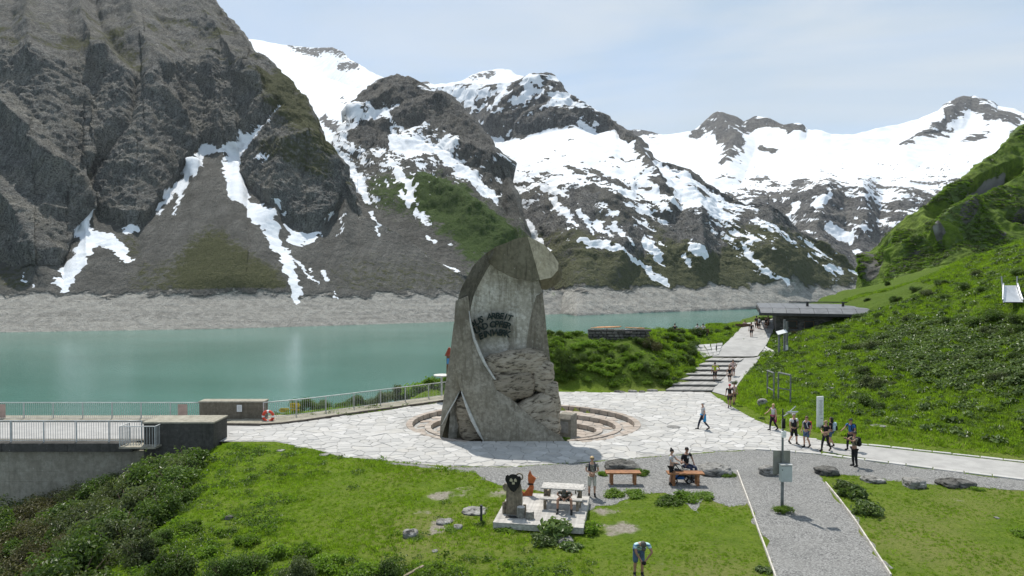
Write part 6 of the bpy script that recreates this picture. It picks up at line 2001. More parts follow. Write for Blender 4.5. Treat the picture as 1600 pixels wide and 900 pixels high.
M_L_WEED = leaf_mat('bright_weed_leaves', (0.085, 0.15, 0.018), (0.15, 0.22, 0.034), 0.5, 0.45)
M_L_DOCK = leaf_mat('dull_green_dock_leaves', (0.075, 0.115, 0.036), (0.13, 0.175, 0.06), 0.42, 0.25)
M_L_SHRUB = leaf_mat('green_alder_leaves', (0.05, 0.088, 0.018), (0.10, 0.148, 0.034), 0.45, 0.3)
M_L_WILLOW = leaf_mat('grey_green_willow_leaves', (0.065, 0.085, 0.034), (0.125, 0.15, 0.068), 0.4, 0.28)
M_L_BROWN = leaf_mat('brownish_green_leaves', (0.07, 0.068, 0.032), (0.12, 0.112, 0.056), 0.5, 0.25)
M_STEM = simple('brown_twigs', (0.085, 0.062, 0.042), 0.9, 0.3, 6)

def leaves_mesh(name, centers, normals, length, width, mat, fold=0.25):
    """one kinked leaf (two quads -> four triangles) per centre"""
    C = np.asarray(centers); Nn = np.asarray(normals); n = len(C)
    Nn = Nn / (np.linalg.norm(Nn, axis=1, keepdims=True) + 1e-9)
    T = RNG.normal(size=(n, 3)); T -= Nn * np.sum(T * Nn, 1, keepdims=True)
    T /= np.linalg.norm(T, axis=1, keepdims=True) + 1e-9
    B = np.cross(Nn, T)
    L = (np.asarray(length) * RNG.uniform(.6, 1.3, n))[:, None]; Wd = (np.asarray(width) * RNG.uniform(.7, 1.2, n))[:, None]
    v0 = C - T * L * .5; v3 = C + T * L * .5 - Nn * L * .12
    v1 = C + B * Wd * .5 + Nn * Wd * fold; v2 = C - B * Wd * .5 + Nn * Wd * fold
    V = np.stack([v0, v1, v3, v2], 1).reshape(-1, 3)
    i = np.arange(n) * 4
    F = np.stack([np.stack([i, i+1, i+2], 1), np.stack([i, i+2, i+3], 1)], 1).reshape(-1, 3)
    me = bpy.data.meshes.new(name)
    me.from_pydata(V.tolist(), [], F.tolist())
    me.materials.append(mat); me.update()
    return me

def shrub_points(n, rx, rz, lumps=9, base=0.0, hollow=0.45):
    """points in an uneven crown made of several leaf clumps"""
    cs = []
    for k in range(lumps):
        a = RNG.uniform(0, 2*math.pi); r = math.sqrt(RNG.uniform(0, 1)) * rx * .72
        z = base + rz * (0.25 + 0.62 * RNG.uniform(0, 1) * (1 - .45 * (r / rx)))
        cs.append((r * math.cos(a), r * math.sin(a), z, RNG.uniform(.28, .5) * rx, RNG.uniform(.22, .40) * rz))
    P, N_ = [], []
    for i in range(n):
        c = cs[int(RNG.integers(lumps))]
        d = RNG.normal(size=3); d /= np.linalg.norm(d)
        rr = RNG.uniform(hollow, 1.0) ** .6 * (1 + .25 * RNG.normal())
        p = np.array([c[0] + d[0] * c[3] * rr, c[1] + d[1] * c[3] * rr, c[2] + d[2] * c[4] * rr])
        if p[2] < 0.02: p[2] = abs(p[2]) * .5 + .02
        P.append(p); N_.append(d * .8 + RNG.normal(size=3) * .5 + np.array([0, 0, .5]))
    return np.array(P), np.array(N_)

def stems_mesh(name, rx, rz, n, mat):
    mb = MB()
    for k in range(n):
        a = RNG.uniform(0, 2*math.pi); r = RNG.uniform(.2, .8) * rx
        e = Vector((r * math.cos(a), r * math.sin(a), rz * RNG.uniform(.55, .95)))
        m_ = Vector((e.x * .35, e.y * .35, e.z * .45))
        mb.tube([(e.x * .06, e.y * .06, -.15), m_, e], [.035 * rz, .022 * rz, .006], 5)
    return mb.mesh(name, mat, True)

VAR = {}
def shrub_variants(key, mat, count, nleaf, rx, rz, ll, lw, stems=7):
    VAR[key] = []
    for k in range(count):
        P, N_ = shrub_points(nleaf, rx * RNG.uniform(.9, 1.1), rz * RNG.uniform(.9, 1.1), int(RNG.integers(7, 13)))
        VAR[key].append((leaves_mesh('foliage', P, N_, ll, lw, mat), stems_mesh('stems', rx, rz, stems, M_STEM)))
shrub_variants('alder', M_L_SHRUB, 4, 2600, 1.0, 1.1, .13, .075)
shrub_variants('willow', M_L_WILLOW, 4, 3000, 1.0, 1.15, .14, .055)
shrub_variants('brown', M_L_BROWN, 2, 2400, 1.0, 1.1, .12, .05)
shrub_variants('bright', M_L_WEED, 3, 1500, 1.0, .75, .17, .11)
shrub_variants('dock', M_L_DOCK, 3, 420, 1.0, .7, .36, .20, 4)
ROWS = {}
def shrub(key, x, y, z, s, label, cat='shrub', group=None, sz=1.0, name=None):
    i = int(RNG.integers(len(VAR[key])))
    f, st_ = VAR[key][i]
    t = thing(name or {'dock': 'leafy_plant', 'bright': 'leafy_plant'}.get(key, 'shrub'), label, cat, (x, y, z), RNG.uniform(0, 6.28), group)
    t.scale = (s, s, s * sz)
    link('foliage', f, t); link('stems', st_, t)
    t_px = 800 + FPX * x / y; t_py = 430 - (z - CAMZ) / y * FPX
    if group: ROWS.setdefault(group, []).append((t_px, t_py, y, key, t))
    return t

# the shrubby bank below the dam
cnt = 0
for py0 in range(0, 60):
    pass
bank_pts = []
tries = 0
while len(bank_pts) < 100 and tries < 9000:
    tries += 1
    x = RNG.uniform(-33, -14.4); y = RNG.uniform(15.5, 38.8)
    b_ = float(side_of(np.array([x]), np.array([y]), BANK)[0])
    z = gz(x, y)
    px = 800 + FPX * x / y; py = 430 - (z - CAMZ) / y * FPX
    if b_ < 0.9 or px < -160 or px > 420 or py > 1130: continue
    if y > 36.0 and x > -21.8: continue
    if any(math.hypot(x - a[0], y - a[1]) < 1.0 for a in bank_pts): continue
    bank_pts.append((x, y, z, px))
for x, y, z, px in bank_pts:
    k = 'brown' if (px < 120 and RNG.random() < .55) else ('willow' if RNG.random() < .62 else 'alder')
    shrub(k, x, y, z - .1, RNG.uniform(1.0, 1.6), 'leafy shrub in the thicket on the bank below the dam', 'shrub', 'shrubs in the thicket on the bank below the dam', RNG.uniform(.85, 1.15))
for px, py, s in [(215, 705, 1.0), (250, 715, 1.1), (285, 725, .9), (300, 712, .7), (160, 745, 1.1), (120, 760, 1.0)]:
    v = on_ground(px, py + 22)
    shrub('willow', v.x, min(v.y, 38.2), gz(v.x, min(v.y, 38.2)), s, 'leafy shrub growing close under the black end block of the dam', 'shrub', 'shrubs close under the end of the dam')
# lower edge of the meadow
for px, py, s, k in [(215, 880, .8, 'willow'), (250, 850, .55, 'alder'), (270, 900, .8, 'alder'), (320, 870, .5, 'bright'), (345, 905, .6, 'alder'), (395, 895, .65, 'alder'), (430, 870, .6, 'bright'), (460, 905, .7, 'willow'), (515, 890, .6, 'bright'), (560, 905, .65, 'bright'), (610, 900, .6, 'alder'), (680, 905, .6, 'bright'), (300, 830, .5, 'bright'), (345, 835, .42, 'bright'), (385, 850, .5, 'bright'), (480, 865, .5, 'bright')]:
    v = on_ground(px, py)
    shrub(k, v.x, v.y, v.z - .05, s, 'low leafy bush along the lower left edge of the meadow', 'shrub', 'low bushes along the lower left edge of the meadow')
# mound
mp_ = []
tries = 0
while len(mp_) < 84 and tries < 8000:
    tries += 1
    px, py = RNG.uniform(858, 1085), RNG.uniform(522, 609)
    if px > 1040 and py > 640 - (px - 1000) * .75: continue
    if py < 536 and 905 < px < 1030: continue
    v = on_ground(px, py)
    if v.z < .25 or any(math.hypot(v.x - a.x, v.y - a.y) < .58 for a in mp_): continue
    mp_.append(v)
for v in mp_:
    shrub('alder' if RNG.random() < .3 else 'bright', v.x, v.y, v.z - .1, RNG.uniform(.5, .8), 'bushy green plant covering the mound between the monument and the stairs', 'shrub', 'bushes covering the mound behind the monument', RNG.uniform(.8, 1.2))
shrub('brown', *on_ground(1020, 548), 1.0, 'dark brownish bush at the right end of the mound by the stone wall', sz=1.3)
shrub('alder', *on_ground(880, 575), 1.0, 'tall dark green bush on the mound right behind the monument', sz=1.6)
# lake bank beyond the curved railing
for px, py, d, s, k in [(470, 634, 51, .55, 'alder'), (500, 634, 52, .6, 'alder'), (530, 630, 53, .5, 'bright'), (560, 626, 54, .55, 'alder'), (600, 622, 55.5, .6, 'willow'), (618, 615, 56.5, .7, 'willow'), (640, 612, 57, .8, 'bright'), (660, 608, 57.5, .95, 'bright'), (682, 604, 57.5, 1.0, 'bright'), (700, 600, 58, 1.1, 'bright'), (585, 628, 54.5, .5, 'willow'), (645, 622, 55, .5, 'bright'), (670, 620, 55.4, .5, 'bright')]:
    v = AT(px, py, d)
    shrub(k, v.x, v.y, v.z - .55, s * 1.7, 'green bush on the lake bank behind the curved railing', 'shrub', 'bushes on the lake bank behind the curved railing')
# edge of the terrace by the upper path
for px, py, d, s in [(1050, 523, 71, .5), (1063, 522, 72, .6), (1080, 521, 74, .45), (1092, 526, 73.5, .95), (1108, 524, 76, .5), (1122, 521, 78, .55), (1135, 518, 80, .6), (1148, 518, 82, .5), (1190, 513, 86, .7), (1203, 514, 86, .6), (1058, 530, 69.5, .5)]:
    v = AT(px, py, d)
    shrub('alder', v.x, v.y, gz(v.x, v.y) - .05, s, 'small dark bush along the lakeside edge of the upper path', 'shrub', 'small bushes along the lakeside edge of the upper path')
# hill on the right
hill_sh = [(1345, 585, 1.0), (1362, 604, 1.1), (1330, 570, .7), (1382, 530, .9), (1405, 545, .8), (1360, 545, 1.1), (1330, 548, .9), (1300, 530, .7), (1280, 515, .7), (1255, 508, .7), (1240, 522, .6), (1310, 500, .7), (1345, 497, .8), (1375, 495, .7), (1320, 520, .6),
           (1400, 470, .9), (1450, 462, .9), (1480, 468, .7), (1430, 455, .8), (1510, 450, .8), (1540, 455, .8), (1470, 445, .7), (1530, 430, .8), (1595, 430, .9), (1500, 500, .9), (1530, 505, 1.0), (1560, 500, 1.0), (1590, 505, 1.0), (1480, 505, .8), (1510, 520, .9), (1550, 520, .9), (1585, 525, .9),
           (1450, 520, .7), (1420, 500, .7), (1440, 560, .6), (1540, 560, .7), (1590, 560, .7), (1500, 565, .6), (1390, 600, .6), (1355, 632, .9), (1372, 640, .7), (1385, 620, .6), (1250, 545, .5), (1265, 530, .5), (1225, 532, .5), (1410, 580, .6), (1470, 590, .6), (1560, 595, .7), (1600, 590, .7), (1640, 500, 1.0), (1650, 550, .9), (1640, 450, .9), (1385, 445, .7), (1355, 470, .6), (1150, 600, .35), (1205, 640, .4), (1190, 655, .35)]
for px, py, s in hill_sh:
    v = on_ground(px, py)
    shrub('alder' if RNG.random() < .6 else ('willow' if RNG.random() < .7 else 'brown'), v.x, v.y, v.z - .12, s * RNG.uniform(.85, 1.1), 'dark green shrub scattered over the grassy hill on the right', 'shrub', 'shrubs scattered over the right hill', RNG.uniform(.6, .95))
# plants round the furniture
for lab, px, py, s, k, sz in [
    ('clump of leaves round the foot of the steel mast', 1222, 801, .42, 'bright', .9),
    ('mat of leafy plants under the bench nearer the platform', 962, 775, .62, 'bright', .62), ('leafy plants at the right leg of the bench nearer the platform', 986, 775, .60, 'bright', .6),
    ('large leafy patch in front of the couple\'s bench, its left half', 1048, 787, .78, 'bright', .5), ('large leafy patch in front of the couple\'s bench, its middle', 1072, 780, .78, 'bright', .6), ('leafy patch at the right end of the couple\'s bench', 1098, 778, .55, 'bright', .5),
    ('tuft of plants left of the dark boulder behind the bench', 945, 742, .35, 'bright', .8), ('tuft of plants right of the dark boulder behind the bench', 1003, 742, .4, 'bright', .9),
    ('leafy plants round the right end of the flat rock by the sitting man', 1140, 744, .5, 'bright', .6),
    ('large leaved plant right of the gravel path, the upper one', 1332, 778, .72, 'dock', 1.0), ('large leaved plant right of the gravel path, the lower one', 1352, 800, .70, 'dock', .9), ('large leaved plant beside the rough rock at the head of the right meadow', 1318, 762, .55, 'dock', .8),
    ('big leaved plant growing against the front of the platform', 868, 838, .72, 'dock', 1.1), ('big leaved plant left of the white stone in front of the platform', 846, 848, .55, 'dock', .7), ('leafy plant behind the white stone in front of the platform', 893, 856, .5, 'dock', .7),
    ('weeds at the right front corner of the platform', 920, 832, .5, 'bright', 1.0), ('weeds under the left front edge of the platform', 790, 832, .42, 'bright', .7),
    ('small leafy plant at the lower left edge of the gravel path', 1192, 893, .32, 'dock', .6), ('weeds round the foot of the black post', 752, 822, .32, 'bright', .7),
    ('leafy plant round the white banded rock on the meadow', 652, 842, .4, 'bright', .5), ('weedy clump left of the long dark rock on the right meadow', 1525, 764, .4, 'bright', .6),
    ('small weed clump at the right edge of the right meadow', 1597, 838, .5, 'bright', .7), ('weeds round the pale stones left of the black post', 712, 828, .4, 'bright', .5), ('yellow green weed at the foot of the monument on its right', 884, 687, .28, 'bright', .7)]:
    v = on_ground(px, py)
    shrub(k, v.x, v.y, v.z - .03, s, lab, 'plant', None, sz)

# ---------------------------------------------------------------- ground cover
def tuft(n, r, h, mat, w=.018):
    mb = MB()
    for k in range(n):
        a = RNG.uniform(0, 6.28); rr = RNG.uniform(0, r); b0 = Vector((rr * math.cos(a), rr * math.sin(a), 0))
        l = RNG.uniform(.15, .7) * h; d = RNG.uniform(0, 6.28); t = Vector((math.cos(d), math.sin(d), 0)) * w
        e = b0 + Vector((math.cos(a) * l, math.sin(a) * l, h * RNG.uniform(.6, 1.1)))
        mb.add([b0 - t, b0 + t, e], [(0, 1, 2)])
    return mb.mesh('grass_tuft', mat, False, False)
def clump(n, r, h, ll, lw, mat):
    P = []; N_ = []
    for k in range(n):
        a = RNG.uniform(0, 6.28); rr = math.sqrt(RNG.uniform(0, 1)) * r
        P.append((rr * math.cos(a), rr * math.sin(a), h * RNG.uniform(.15, 1) * (1 - .5 * rr / r)))
        N_.append((math.cos(a) * .6 + RNG.normal() * .4, math.sin(a) * .6 + RNG.normal() * .4, 1.0))
    return leaves_mesh('weed_clump', P, N_, ll, lw, mat)

def scatter(name, P, rz, sc, ix, meshes, k='stuff', label=None):
    me = bpy.data.meshes.new(name)
    me.vertices.add(len(P)); me.vertices.foreach_set('co', np.asarray(P, np.float32).reshape(-1))
    for nm, ty, val in (('rz', 'FLOAT', rz), ('sc', 'FLOAT', sc), ('ix', 'INT', ix)):
        a = me.attributes.new(nm, ty, 'POINT'); a.data.foreach_set('value', np.asarray(val))
    o = link(name, me); kind(o, k)
    ng = bpy.data.node_groups.new(name, 'GeometryNodeTree')
    ng.interface.new_socket('Geometry', in_out='INPUT', socket_type='NodeSocketGeometry')
    ng.interface.new_socket('Geometry', in_out='OUTPUT', socket_type='NodeSocketGeometry')
    N_ = ng.nodes; L_ = ng.links
    gi, go = N_.new('NodeGroupInput'), N_.new('NodeGroupOutput')
    jn = N_.new('GeometryNodeGeometryToInstance')
    for m_ in reversed(meshes):
        src = bpy.data.objects.new(m_.name, m_)
        oi = N_.new('GeometryNodeObjectInfo'); oi.inputs['Object'].default_value = src
        L_.new(oi.outputs['Geometry'], jn.inputs[0])
    ip = N_.new('GeometryNodeInstanceOnPoints'); ip.inputs['Pick Instance'].default_value = True
    L_.new(gi.outputs[0], ip.inputs['Points']); L_.new(jn.outputs[0], ip.inputs['Instance'])
    def na(nm, ty):
        nd = N_.new('GeometryNodeInputNamedAttribute'); nd.data_type = ty; nd.inputs['Name'].default_value = nm; return nd.outputs['Attribute']
    L_.new(na('ix', 'INT'), ip.inputs['Instance Index'])
    cx = N_.new('ShaderNodeCombineXYZ'); L_.new(na('rz', 'FLOAT'), cx.inputs[2]); L_.new(cx.outputs[0], ip.inputs['Rotation'])
    L_.new(na('sc', 'FLOAT'), ip.inputs['Scale'])
    L_.new(ip.outputs[0], go.inputs[0])
    md = o.modifiers.new('scatter', 'NODES'); md.node_group = ng
    return o

def cover_points(n, x0, x1, y0, y1, accept, px_lo=-140, px_hi=1760, py_hi=1010):
    x = RNG.uniform(x0, x1, n); y = RNG.uniform(y0, y1, n)
    px = 800 + FPX * x / y
    k = (px > px_lo) & (px < px_hi); x, y = x[k], y[k]
    z = ground_z(x, y)
    py = 430 - (z - CAMZ) / y * FPX
    k = (py < py_hi) & (py > 350); x, y, z = x[k], y[k], z[k]
    a = accept(x, y, z); k = RNG.random(len(x)) < a
    return x[k], y[k], z[k]
_grav = np.array(grav); 
def hard(x, y):
    """1 where nothing grows: gravel, paving, road, stairs, platform"""
    m = np.zeros(np.shape(x), bool)
    for pl in (grav, plaza, road):
        m |= poly_inside(x, y, pl)
    m |= (x < -11) & (y > 39.4) & (y < 47.2)
    m |= poly_inside(x, y, [(v.x, v.y) for v in (G(770, 816), G(912, 827), G(921, 775), G(797, 768))])
    ramp = [c3(1040, 611, 57.3), c3(1112, 614, 57.0), c3(1130, 626, 53.4), c3(1146, 624, 53.9), c3(1155, 605, 57.6), c3(1171, 584, 61.4), c3(1190, 560, 66.0), c3(1210, 524, 76), c3(1216, 505, 92), c3(1178, 505, 93), c3(1146, 524, 76.5), c3(1130, 538, 70.3), c3(1076, 541, 68.5), c3(1112, 558, 66.3)]
    m |= poly_inside(x, y, [(p[0], p[1]) for p in ramp])
    hc, hs = math.cos(R(-18)), math.sin(R(-18)); hx = (x - 29.4) * hc + (y - 76) * hs; hy = -(x - 29.4) * hs + (y - 76) * hc
    m |= (hx > -1.8) & (hx < 15.4) & (hy > -1.4) & (hy < 9.8)
    return m
def bare_at(x, y):
    ix = np.clip(np.searchsorted(gx, x), 0, len(gx) - 1); iy = np.clip(np.searchsorted(gy, y), 0, len(gy) - 1)
    return bare[iy, ix]
edge_fade = lambda x, y: smooth(0.0, 0.5, np.minimum.reduce([poly_dist(x, y, pl) for pl in (grav, plaza, road)]))
TUFTS = [tuft(18, .13, .095, M_L_GRASS, .016) for _ in range(3)] + [tuft(14, .11, .17, M_L_GRASS, .016) for _ in range(2)]
def acc_grass(x, y, z):
    a = np.where(hard(x, y), 0, 1.0) * (1 - .95 * smooth(.15, .6, bare_at(x, y)))
    n = fbm(x / 2.5, y / 2.5, 0 * x, 4)
    return a * np.clip(.62 + n * 1.1, .12, 1) * (side_of(x, y, SHORE) < 0)
x, y, z = cover_points(190000, -20, 33, 14.5, 58, acc_grass)
n = fbm(x / 3.0, y / 3.0, 0 * x + 4, 3)
sc = np.clip(.62 + n * .6, .3, 1.3) * RNG.uniform(.6, 1.3, len(x)) * np.where((x > 3) & (z < .3), .62, 1.0)
scatter('grass', np.stack([x, y, z], 1), RNG.uniform(0, 6.28, len(x)), sc, RNG.integers(0, 5, len(x)), TUFTS)
x, y, z = cover_points(150000, 13, 80, 34, 92, lambda x, y, z: np.where(hard(x, y), 0, 1.0) * (z > .05) * (side_of(x, y, SHORE) < 0) * np.clip(.6 + fbm(x / 3, y / 3, 0 * x, 3), .1, 1))
scatter('hill_grass', np.stack([x, y, z], 1), RNG.uniform(0, 6.28, len(x)), RNG.uniform(.8, 1.8, len(x)), RNG.integers(0, 5, len(x)), TUFTS)
CL = [clump(26, .26, .22, .12, .07, M_L_WEED) for _ in range(3)] + [clump(30, .28, .26, .11, .06, M_L_SHRUB) for _ in range(2)]
def acc_weed(x, y, z):
    a = np.where(hard(x, y), 0, 1.0)
    n = fbm(x / 2.2, y / 2.2, 0 * x + 2, 4, .6)
    hillm = smooth(.1, 1.0, z)
    meadow = smooth(.10, .45, n) * .30 + .9 * smooth(24.6, 22.0, y) * smooth(4, -3, x) * smooth(-.4, .1, n) + .7 * smooth(-7.5, -10.5, x) * smooth(31, 26, y) * smooth(-.3, .1, n) + .5 * smooth(-8.5, -12, x) * smooth(-.2, .2, n)
    meadow += .45 * smooth(1.0, .2, poly_dist(x, y, plaza)) * smooth(-2, -6, x) * smooth(-.1, .2, n)
    bankm = smooth(-.2, -1.0, z)
    right = np.where((x > 3) & (z < .15), .12, 1.0)
    return a * np.clip(hillm * np.clip(.42 + n * 1.5, .04, 1) + bankm * .8 + meadow * (1 - hillm) * right, 0, 1) * (side_of(x, y, SHORE) < 1.5)
x, y, z = cover_points(90000, -34, 80, 14.5, 92, acc_weed)
scatter('weeds', np.stack([x, y, z], 1), RNG.uniform(0, 6.28, len(x)), RNG.uniform(.45, 1.25, len(x)), RNG.integers(0, 5, len(x)), CL)
# broad leaved patch on the hill
DK = [clump(22, .42, .38, .28, .17, M_L_DOCK) for _ in range(3)]
PATCH = [on_ground(*p).xy for p in ((1365, 525), (1420, 505), (1500, 505), (1600, 515), (1720, 520), (1720, 600), (1600, 615), (1520, 600), (1450, 585), (1390, 560))]
x, y, z = cover_points(26000, 22, 60, 38, 75, lambda x, y, z: smooth(-1.5, 1.0, poly_sd(x, y, [tuple(p) for p in PATCH])) * np.clip(.55 + fbm(x / 2, y / 2, 0 * x + 6, 3) * 1.2, 0, 1) + .05 * (z > .4) * ~hard(x, y))
scatter('dock_patch', np.stack([x, y, z], 1), RNG.uniform(0, 6.28, len(x)), RNG.uniform(.6, 1.2, len(x)), RNG.integers(0, 3, len(x)), DK)
# shrub cover of the far green hillside: clumps where the cover map says shrubs
P5, PX5, PY5, SH5 = HILL5
m = (SH5 > .35) & (PY5 > 180) & (PY5 < 480) & (PX5 < 1720) & (P5[..., 1] < 420)
Q = P5[m]
Q = Q[RNG.random(len(Q)) < .12]
C5 = [clump(40, .8, .6, .42, .26, M_L_WEED) for _ in range(2)] + [clump(40, .8, .7, .42, .26, M_L_WILLOW)]
scatter('hillside_scrub', Q, RNG.uniform(0, 6.28, len(Q)), RNG.uniform(.4, 1.0, len(Q)) * np.clip(Q[:, 1] / 190, .6, 1.5), RNG.integers(0, 3, len(Q)), C5)

# every bush gets a label of its own: what it looks like and where it stands in its row
ORD = ['first', 'second', 'third', 'fourth', 'fifth', 'sixth', 'seventh', 'eighth', 'ninth', 'tenth', 'eleventh', 'twelfth', 'thirteenth', 'fourteenth', 'fifteenth', 'sixteenth', 'seventeenth', 'eighteenth', 'nineteenth', 'twentieth'] + ['twenty-' + w for w in ('first', 'second', 'third', 'fourth', 'fifth', 'sixth', 'seventh', 'eighth', 'ninth')] + ['thirtieth'] + ['thirty-' + w for w in ('first', 'second', 'third', 'fourth', 'fifth', 'sixth', 'seventh', 'eighth', 'ninth')]
LOOK = {'alder': 'green', 'willow': 'grey green', 'brown': 'brownish', 'bright': 'bright green', 'dock': 'broad leaved'}
def bands(group, fn, noun):
    rows = {}
    for r in ROWS.get(group, []):
        rows.setdefault((fn(r), LOOK[r[3]]), []).append(r)
    for (place, look), rs in rows.items():
        rs.sort(key=lambda r: r[0])
        for i, r in enumerate(rs):
            n = len(rs)
            if n == 1: lab = f'only {look} {noun} {place}'
            elif i == n - 1: lab = f'rightmost {look} {noun} {place}'
            elif i == 0: lab = f'leftmost {look} {noun} {place}'
            else: lab = f'{ORD[min(i, 38)]} {look} {noun} from the left {place}'
            r[4]['label'] = lab
bands('shrubs in the thicket on the bank below the dam', lambda r: 'at the foot of the dam wall' if r[2] > 34 else ('in the upper thicket on the dam bank' if r[2] > 29 else ('in the middle of the dam bank' if r[2] > 24.5 else ('low on the dam bank' if r[2] > 20 else 'in the lower left corner of the bank'))), 'shrub')
bands('shrubs close under the end of the dam', lambda r: 'close under the black end block of the dam', 'shrub')
bands('low bushes along the lower left edge of the meadow', lambda r: 'along the lower left edge of the meadow' if r[1] < 880 else 'at the very bottom edge of the meadow', 'bush')
bands('bushes covering the mound behind the monument', lambda r: 'along the foot of the mound' if r[1] > 588 else ('on the middle of the mound' if r[1] > 555 else 'on top of the mound below the stone wall'), 'bush')
bands('bushes on the lake bank behind the curved railing', lambda r: 'on the lake bank behind the curved railing', 'bush')
bands('small bushes along the lakeside edge of the upper path', lambda r: 'along the lakeside edge of the upper path', 'bush')
bands('shrubs scattered over the right hill', lambda r: 'above the slide on the right hill' if r[1] < 462 else ('beside the shelter on the hill' if r[0] < 1322 and r[1] < 550 else ('below the slide on the hill' if r[0] > 1415 and r[1] < 540 else ('on the shoulder of the hill' if r[1] < 510 else ('in the middle of the hill' if r[1] < 562 else 'low on the hill above the walkers')))), 'shrub')
# ================================================================== people
def cloth(name, col, rough=0.85, var=0.2, scale=10.0):
    return simple(name, col, rough, var, scale, bump=0.2, bscale=40)
SKIN = simple('skin', (0.46, 0.27, 0.19), 0.55, 0.12, 8)
SKIN_T = simple('tanned_skin', (0.34, 0.19, 0.13), 0.55, 0.12, 8)
M_SHOE = simple('dark_shoe_leather', (0.025, 0.023, 0.022), 0.6, 0.3, 8)
M_SHOEB = simple('brown_shoe_leather', (0.10, 0.06, 0.04), 0.6, 0.3, 8)
HAIRS = {'dark': simple('dark_hair', (0.018, 0.014, 0.012), 0.5, 0.3, 20), 'white': simple('white_hair', (0.55, 0.54, 0.52), 0.6, 0.15, 20), 'blond': simple('blond_hair', (0.48, 0.34, 0.17), 0.5, 0.2, 20), 'brown': simple('brown_hair', (0.10, 0.06, 0.035), 0.5, 0.3, 20), 'bald': SKIN}
def stripes_mat(name, a, b_, freq):
    m, nt, bs = new_mat(name); q = NT(nt); p = q.obj()
    wv = q.n('ShaderNodeTexWave', wave_type='BANDS', bands_direction='Z'); wv.inputs['Scale'].default_value = freq; wv.inputs['Distortion'].default_value = .4
    q.l(p, wv.inputs['Vector'])
    c = q.mix(q.rng(wv.outputs['Fac'], .35, .55), a, b_); q.l(c, bs.inputs['Base Color']); bs.inputs['Roughness'].default_value = .85
    return m
def camo_mat(name, a, b_, c_):
    m, nt, bs = new_mat(name); q = NT(nt); p = q.obj()
    n = q.noise(7, 3, .6, p)
    c = q.mix(q.rng(n, .45, .52), a, b_); c = q.mix(q.rng(q.noise(11, 3, .6, p), .54, .6), c, c_); q.l(c, bs.inputs['Base Color']); bs.inputs['Roughness'].default_value = .85
    return m

def skin_mesh(name, verts, edges, radii, mat, level=1, root=0):
    me = bpy.data.meshes.new(name)
    me.from_pydata([tuple(v) for v in verts], edges, [])
    o = bpy.data.objects.new('tmp_skin', me); COL.objects.link(o)
    md = o.modifiers.new('s', 'SKIN'); md.use_smooth_shade = True; md.branch_smoothing = 0.6
    for i, r in enumerate(radii):
        sv = me.skin_vertices[0].data[i]
        sv.radius = r if isinstance(r, tuple) else (r, r)
        sv.use_root = (i == root)
    if level:
        sb = o.modifiers.new('d', 'SUBSURF'); sb.levels = level; sb.render_levels = level
    bpy.context.view_layer.update()
    out = bpy.data.meshes.new_from_object(o.evaluated_get(bpy.context.evaluated_depsgraph_get()))
    bpy.data.objects.remove(o); bpy.data.meshes.remove(me)
    out.materials.clear(); out.materials.append(mat); out.name = name
    return out

def merge_into(me, mb):
    """append MB shapes to a mesh"""
    bm = bmesh.new(); bm.from_mesh(me)
    m2 = mb.mesh('x'); bm.from_mesh(m2); 
    for f in bm.faces: f.smooth = True
    bm.to_mesh(me); bm.free(); bpy.data.meshes.remove(m2)

def rotx(v, a, piv):
    v = Vector(v) - Vector(piv); c, s = math.cos(a), math.sin(a)
    return Vector((v.x, v.y * c - v.z * s, v.y * s + v.z * c)) + Vector(piv)

